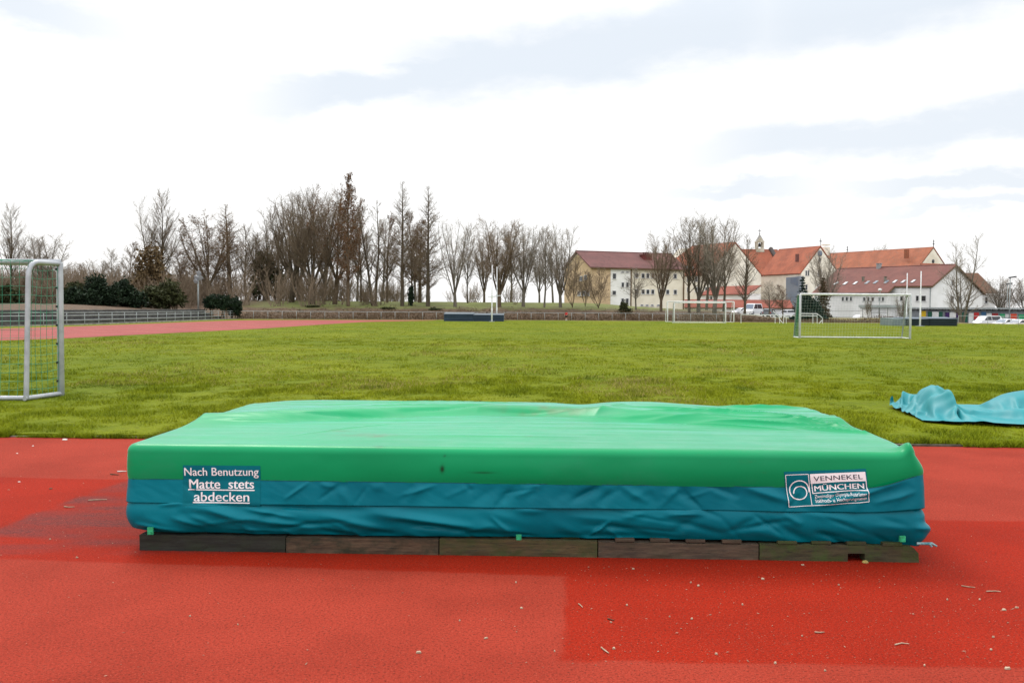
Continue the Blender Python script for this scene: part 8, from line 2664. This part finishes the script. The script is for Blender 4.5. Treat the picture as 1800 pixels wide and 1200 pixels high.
# ---------------- tangled undergrowth on the banks and inside the wood (beyond counting)
def scatter_shrubs(name, label, spots, keys, hrange, cat):
    allV, allF, o_ = [], [], 0
    rs = np.random.RandomState(77)
    src = {}
    for k in keys:
        t, c_, h, w = PROTO[k]
        Vv = []
        for me in (t, c_):
            a = np.empty(len(me.vertices) * 3, np.float32); me.vertices.foreach_get('co', a)
            f = np.empty(len(me.loops), np.int32); me.loops.foreach_get('vertex_index', f)
            Vv.append((a.reshape(-1, 3), f.reshape(-1, 4)))
        src[k] = (np.concatenate([Vv[0][0], Vv[1][0]]), np.concatenate([Vv[0][1], Vv[1][1] + len(Vv[0][0])]), h)
    for (x, y, z, H) in spots:
        V, Fq, h = src[keys[rs.randint(len(keys))]]
        a = rs.uniform(0, 6.28); s = H / h
        ca, sa = math.cos(a), math.sin(a)
        k = s * rs.uniform(.8, 1.5)
        W_ = np.stack([(V[:, 0] * ca - V[:, 1] * sa) * k + x, (V[:, 0] * sa + V[:, 1] * ca) * k + y, V[:, 2] * s + z], -1)
        allV.append(W_.astype(np.float32)); allF.append(Fq + o_); o_ += len(V)
    o = np_mesh(name, np.concatenate(allV), np.concatenate(allF), TW['brown'], None)
    tag(o, label, cat, kind='stuff')


rs = np.random.RandomState(5)
spots = []
while len(spots) < 250:
    x = rs.uniform(-78, 2); d = rs.uniform(10, 46)
    y = (yfence(max(x, -28)) if x > -30 else 97) + d
    if x > -16 and rs.rand() < .7: continue
    px = 900 + x / y * F
    if px < -60: continue
    spots.append((x, y, th(x, y), rs.uniform(2.0, 4.4) * (1.2 if x < -22 else .85)))
scatter_shrubs('undergrowth', 'thin bare undergrowth filling the wood between the tree trunks', spots, ['shrub1', 'shrub2'], None, 'undergrowth')
spots = []
while len(spots) < 110:
    x = rs.uniform(-64, -36); y = rs.uniform(99, 116)
    spots.append((x, y, th(x, y), rs.uniform(2.0, 4.6)))
scatter_shrubs('thicket', 'tangled bare thicket behind the evergreen bushes on the left', spots, ['shrub1', 'shrub2'], None, 'undergrowth')
# low brambles and dead stalks along the barrier
rr = random.Random(6)
S = []
for i in range(5200):
    x = rr.uniform(-29, 40); d = abs(rr.gauss(0, 1)) * 3.2 + .7
    if x > 30 and d > 5: continue
    y = float(yfence(x)) + d
    z = th(x, y) - .05
    h = rr.uniform(.15, .75) * (1.0 if d < 6 else .6) * (0.35 + 0.9 * abs(math.sin(x * .35) * math.cos(x * .13 + 1)))
    p = (x, y, z); d1 = nrmz((rr.gauss(0, .6), rr.gauss(0, .6), 1))
    q = (x + d1[0] * h, y + d1[1] * h, z + d1[2] * h)
    e = (q[0] + rr.gauss(0, .4), q[1] + rr.gauss(0, .3), q[2] - rr.uniform(-.1, .35) * h)
    S.append((p, q, .014, .012)); S.append((q, e, .012, .007))
V, Fq = segs_to_mesh(S, 3)
Cn = np.array([s[1] for s in S]); rs = np.random.RandomState(8)
V2, F2 = leaf_quads(rs, Cn[rs.rand(len(Cn)) < .6] + 0, .085)
o = np_mesh('bramble', np.concatenate([V, V2]), np.concatenate([Fq, F2 + len(V)]), ever_mat('bramble', (.075, .048, .026), (.13, .085, .045), (.045, .050, .016)), None)
tag(o, 'low brown brambles and dead stalks on the bank behind the barrier', 'brambles', kind='stuff')

# ================================================================== SMALL LITTER ON THE RED SURFACE
CH = {'pale': PM('chip_pale', (0.46, 0.37, 0.27), (0.30, 0.22, 0.15), .9, 40), 'brown': PM('chip_brown', (0.10, 0.06, 0.035), None, .9, 40), 'white': PM('paper_white', (0.7, 0.68, 0.64), (.55, .52, .48), .8, 30), 'yellow': PM('leaf_yellow', (0.42, 0.34, 0.10), (.3, .22, .08), .8, 30)}
rr = random.Random(4)


def chip(px, py, wpx, tone, label, group, name='wood_chip', cat='wood chip', ang=None, thin=0.42):
    p = gp(px, py)
    L = wpx / F * p.y * (0.8 if tone == 'pale' else 1.0)
    a = rr.uniform(-.5, .5) if ang is None else ang
    bmx = bmesh.new()
    n = 7
    ring_ = []
    for k in range(n):
        t = 2 * math.pi * k / n
        ring_.append((math.cos(t) * L / 2 * rr.uniform(.75, 1.1), math.sin(t) * L * thin * rr.uniform(.7, 1.2)))
    top = [bmx.verts.new((x * .8, y * .8, max(.004, L * .16) * rr.uniform(.7, 1.5))) for x, y in ring_]
    bot = [bmx.verts.new((x, y, -.001)) for x, y in ring_]
    bmx.faces.new(top)
    for k in range(n):
        bmx.faces.new((bot[k], bot[(k + 1) % n], top[(k + 1) % n], top[k]))
    me = bpy.data.meshes.new(name); bmx.to_mesh(me); bmx.free()
    me.materials.append(CH[tone])
    o = link(name, me); o.location = (p.x, p.y, 0.002); o.rotation_euler = (rr.uniform(-.06, .06), rr.uniform(-.06, .06), a)
    tag(o, label, cat, group)


def twig(pts, r, tone, label, group):
    P = [gp(a, b_) + Vector((0, 0, r * 1.0 + .001)) for a, b_ in pts]
    mb = MB(); mb.tube(P, [r, r * .9, r * .6][:len(P)] if len(P) == 3 else r, 5)
    o = mb.build('twig', CH[tone], None, loc=P[0]); tag(o, label, 'twig', group)


G1 = 'pale wood chips on the dark red patch'
for px, py, w in ((1341, 1018, 9), (1227.5, 1029.5, 7), (1214, 1024, 5), (1074, 1094, 6), (1079, 1140, 9), (1259, 1150, 8), (1363, 1166, 7), (1216, 1088, 6), (1765, 1072, 11), (1787, 1068, 9), (1746, 1120, 6), (1742, 1142, 7), (1771, 1175, 14), (1474, 1028, 5), (1411, 993, 8), (1113, 1000, 6), (1102, 1064, 5), (1305, 1063, 5), (1665, 1054, 5), (1722, 1054, 5), (1177, 1084, 4), (1410, 1118, 4)):
    chip(px, py, w, 'pale', 'pale wood chip lying on the dark red patch in front of the mat', G1)
G2 = 'pale wood chips on the lighter red foreground'
for px, py, w in ((917, 1069, 8), (975, 1145, 4), (334, 1083, 5), (418, 1098, 4), (808, 1091, 4), (907, 1024, 4), (1450, 1179, 6), (1625, 1170, 5), (88, 962 - 14, 5), (271 * .5, 980, 6)):
    chip(px, py, w, 'pale', 'pale wood chip lying on the lighter red surface in the foreground', G2)
chip(736, 1147, 14, 'pale', 'larger tan leaf fragment alone on the light red foreground left of the dark patch', G2, 'leaf_fragment', 'leaf', .1, .3)
chip(854, 1122, 11, 'pale', 'tan splinter on the light red foreground, right of the larger tan fragment', G2, 'leaf_fragment', 'leaf', .5, .25)
G3 = 'white scraps along the lawn edge at left'
for px, py, w in ((33.6, 762.5, 6), (15, 763.6, 9), (61, 763, 6), (75, 763.4, 6), (146, 763.8, 13), (150, 768, 4), (219, 765, 8), (205, 766, 5), (113, 763.4, 4), (58, 784, 4), (33.6, 847, 5), (30, 797, 4), (114, 773, 9)):
    chip(px, py, w, 'white', 'small whitish scrap lying on the red surface near the lawn edge at left', G3, 'scrap', 'scrap')
chip(89, 859, 7, 'brown', 'dark crumb of earth on the dark red surface left of the mat', None, 'earth_crumb', 'crumb')
for k, (dx_, dy_) in enumerate(((0, 0),)):
    chip(1521, 988.5, 13, 'yellow', 'withered yellow leaf sprig by the notched pallet', None, 'leaf_sprig', 'leaf', .3, .4)
twig(((1432, 1112), (1440, 1112.6), (1449, 1112)), .0035, 'pale', 'straight pale twig in the middle of the dark red patch', None)
twig(((1573, 1134), (1585, 1131), (1598, 1132.5)), .003, 'pale', 'slightly bent pale twig low in the right part of the dark red patch', None)
twig(((1690, 1030), (1702, 1032), (1714, 1033)), .003, 'pale', 'pale twig on the red surface right of the pallets, left of two', None)
twig(((1734, 1040), (1750, 1039.5), (1759, 1040.5)), .003, 'pale', 'pale twig on the red surface near the right edge, right of two', None)
twig(((1057, 1139), (1063, 1144), (1070, 1149)), .0035, 'pale', 'pale twig beside the large chip at the left border of the dark patch', None)
twig(((1017, 1062), (1020, 1064), (1024, 1068)), .003, 'pale', 'short pale twig near the upper left corner of the dark patch', None)
twig(((1068, 1088), (1075, 1090), (1080, 1091)), .003, 'brown', 'thin brown twig on the dark patch below the mat centre', None)
twig(((113, 891), (121, 892), (131, 891.5)), .004, 'pale', 'pale twig on the damp purplish stain left of the mat', None)
twig(((155, 880), (171, 879), (188, 878.5)), .004, 'pale', 'long pale scratch like twig on the damp stain left of the mat', None)
twig(((206, 829.8), (213, 829.4), (222, 829.2)), .006, 'white', 'white stick touching the left end of the mat', None)
twig(((194, 834), (201, 834.6), (209, 835.2)), .005, 'brown', 'dark stick just in front of the white stick at the left end of the mat', None)
# fine flecks that nobody could count
rs = np.random.RandomState(31)
n = 1300
px = np.concatenate([rs.uniform(1000, 1820, 800), rs.uniform(-20, 1000, 160), rs.uniform(-20, 240, 240), rs.uniform(1640, 1820, 100)])
py = np.concatenate([rs.uniform(992, 1170, 800), rs.uniform(990, 1200, 160), rs.uniform(768, 985, 240), rs.uniform(790, 990, 100)])
C_ = np.array([tuple(gp(a, b_)) for a, b_ in zip(px, py)])
s = np.exp(rs.randn(n) * .45) * .0015
a = rs.uniform(0, 6.28, n)
u_ = np.stack([np.cos(a), np.sin(a), rs.randn(n) * .2], -1) * (s * rs.uniform(.8, 2.6, n))[:, None]
w_ = np.stack([-np.sin(a), np.cos(a), rs.randn(n) * .2], -1) * (s * .6)[:, None]
C_[:, 2] = .003
V = np.stack([C_ - u_, C_ - w_, C_ + u_, C_ + w_], 1)
top = C_ + np.array([0, 0, 1.0]) * (s * .8)[:, None]
V = np.concatenate([V, top[:, None]], 1).reshape(-1, 3)
b5 = np.arange(n)[:, None, None] * 5
Fq = (b5 + np.array([[0, 1, 4], [1, 2, 4], [2, 3, 4], [3, 0, 4]])[None]).reshape(-1, 3)
o = np_mesh('litter', V, Fq, PM('fleck', (0.40, 0.28, 0.20), (0.18, 0.09, 0.06), .9, 9, use='World'), None)
tag(o, 'fine pale flecks of bark and grit strewn over the red surface', 'litter', kind='stuff')
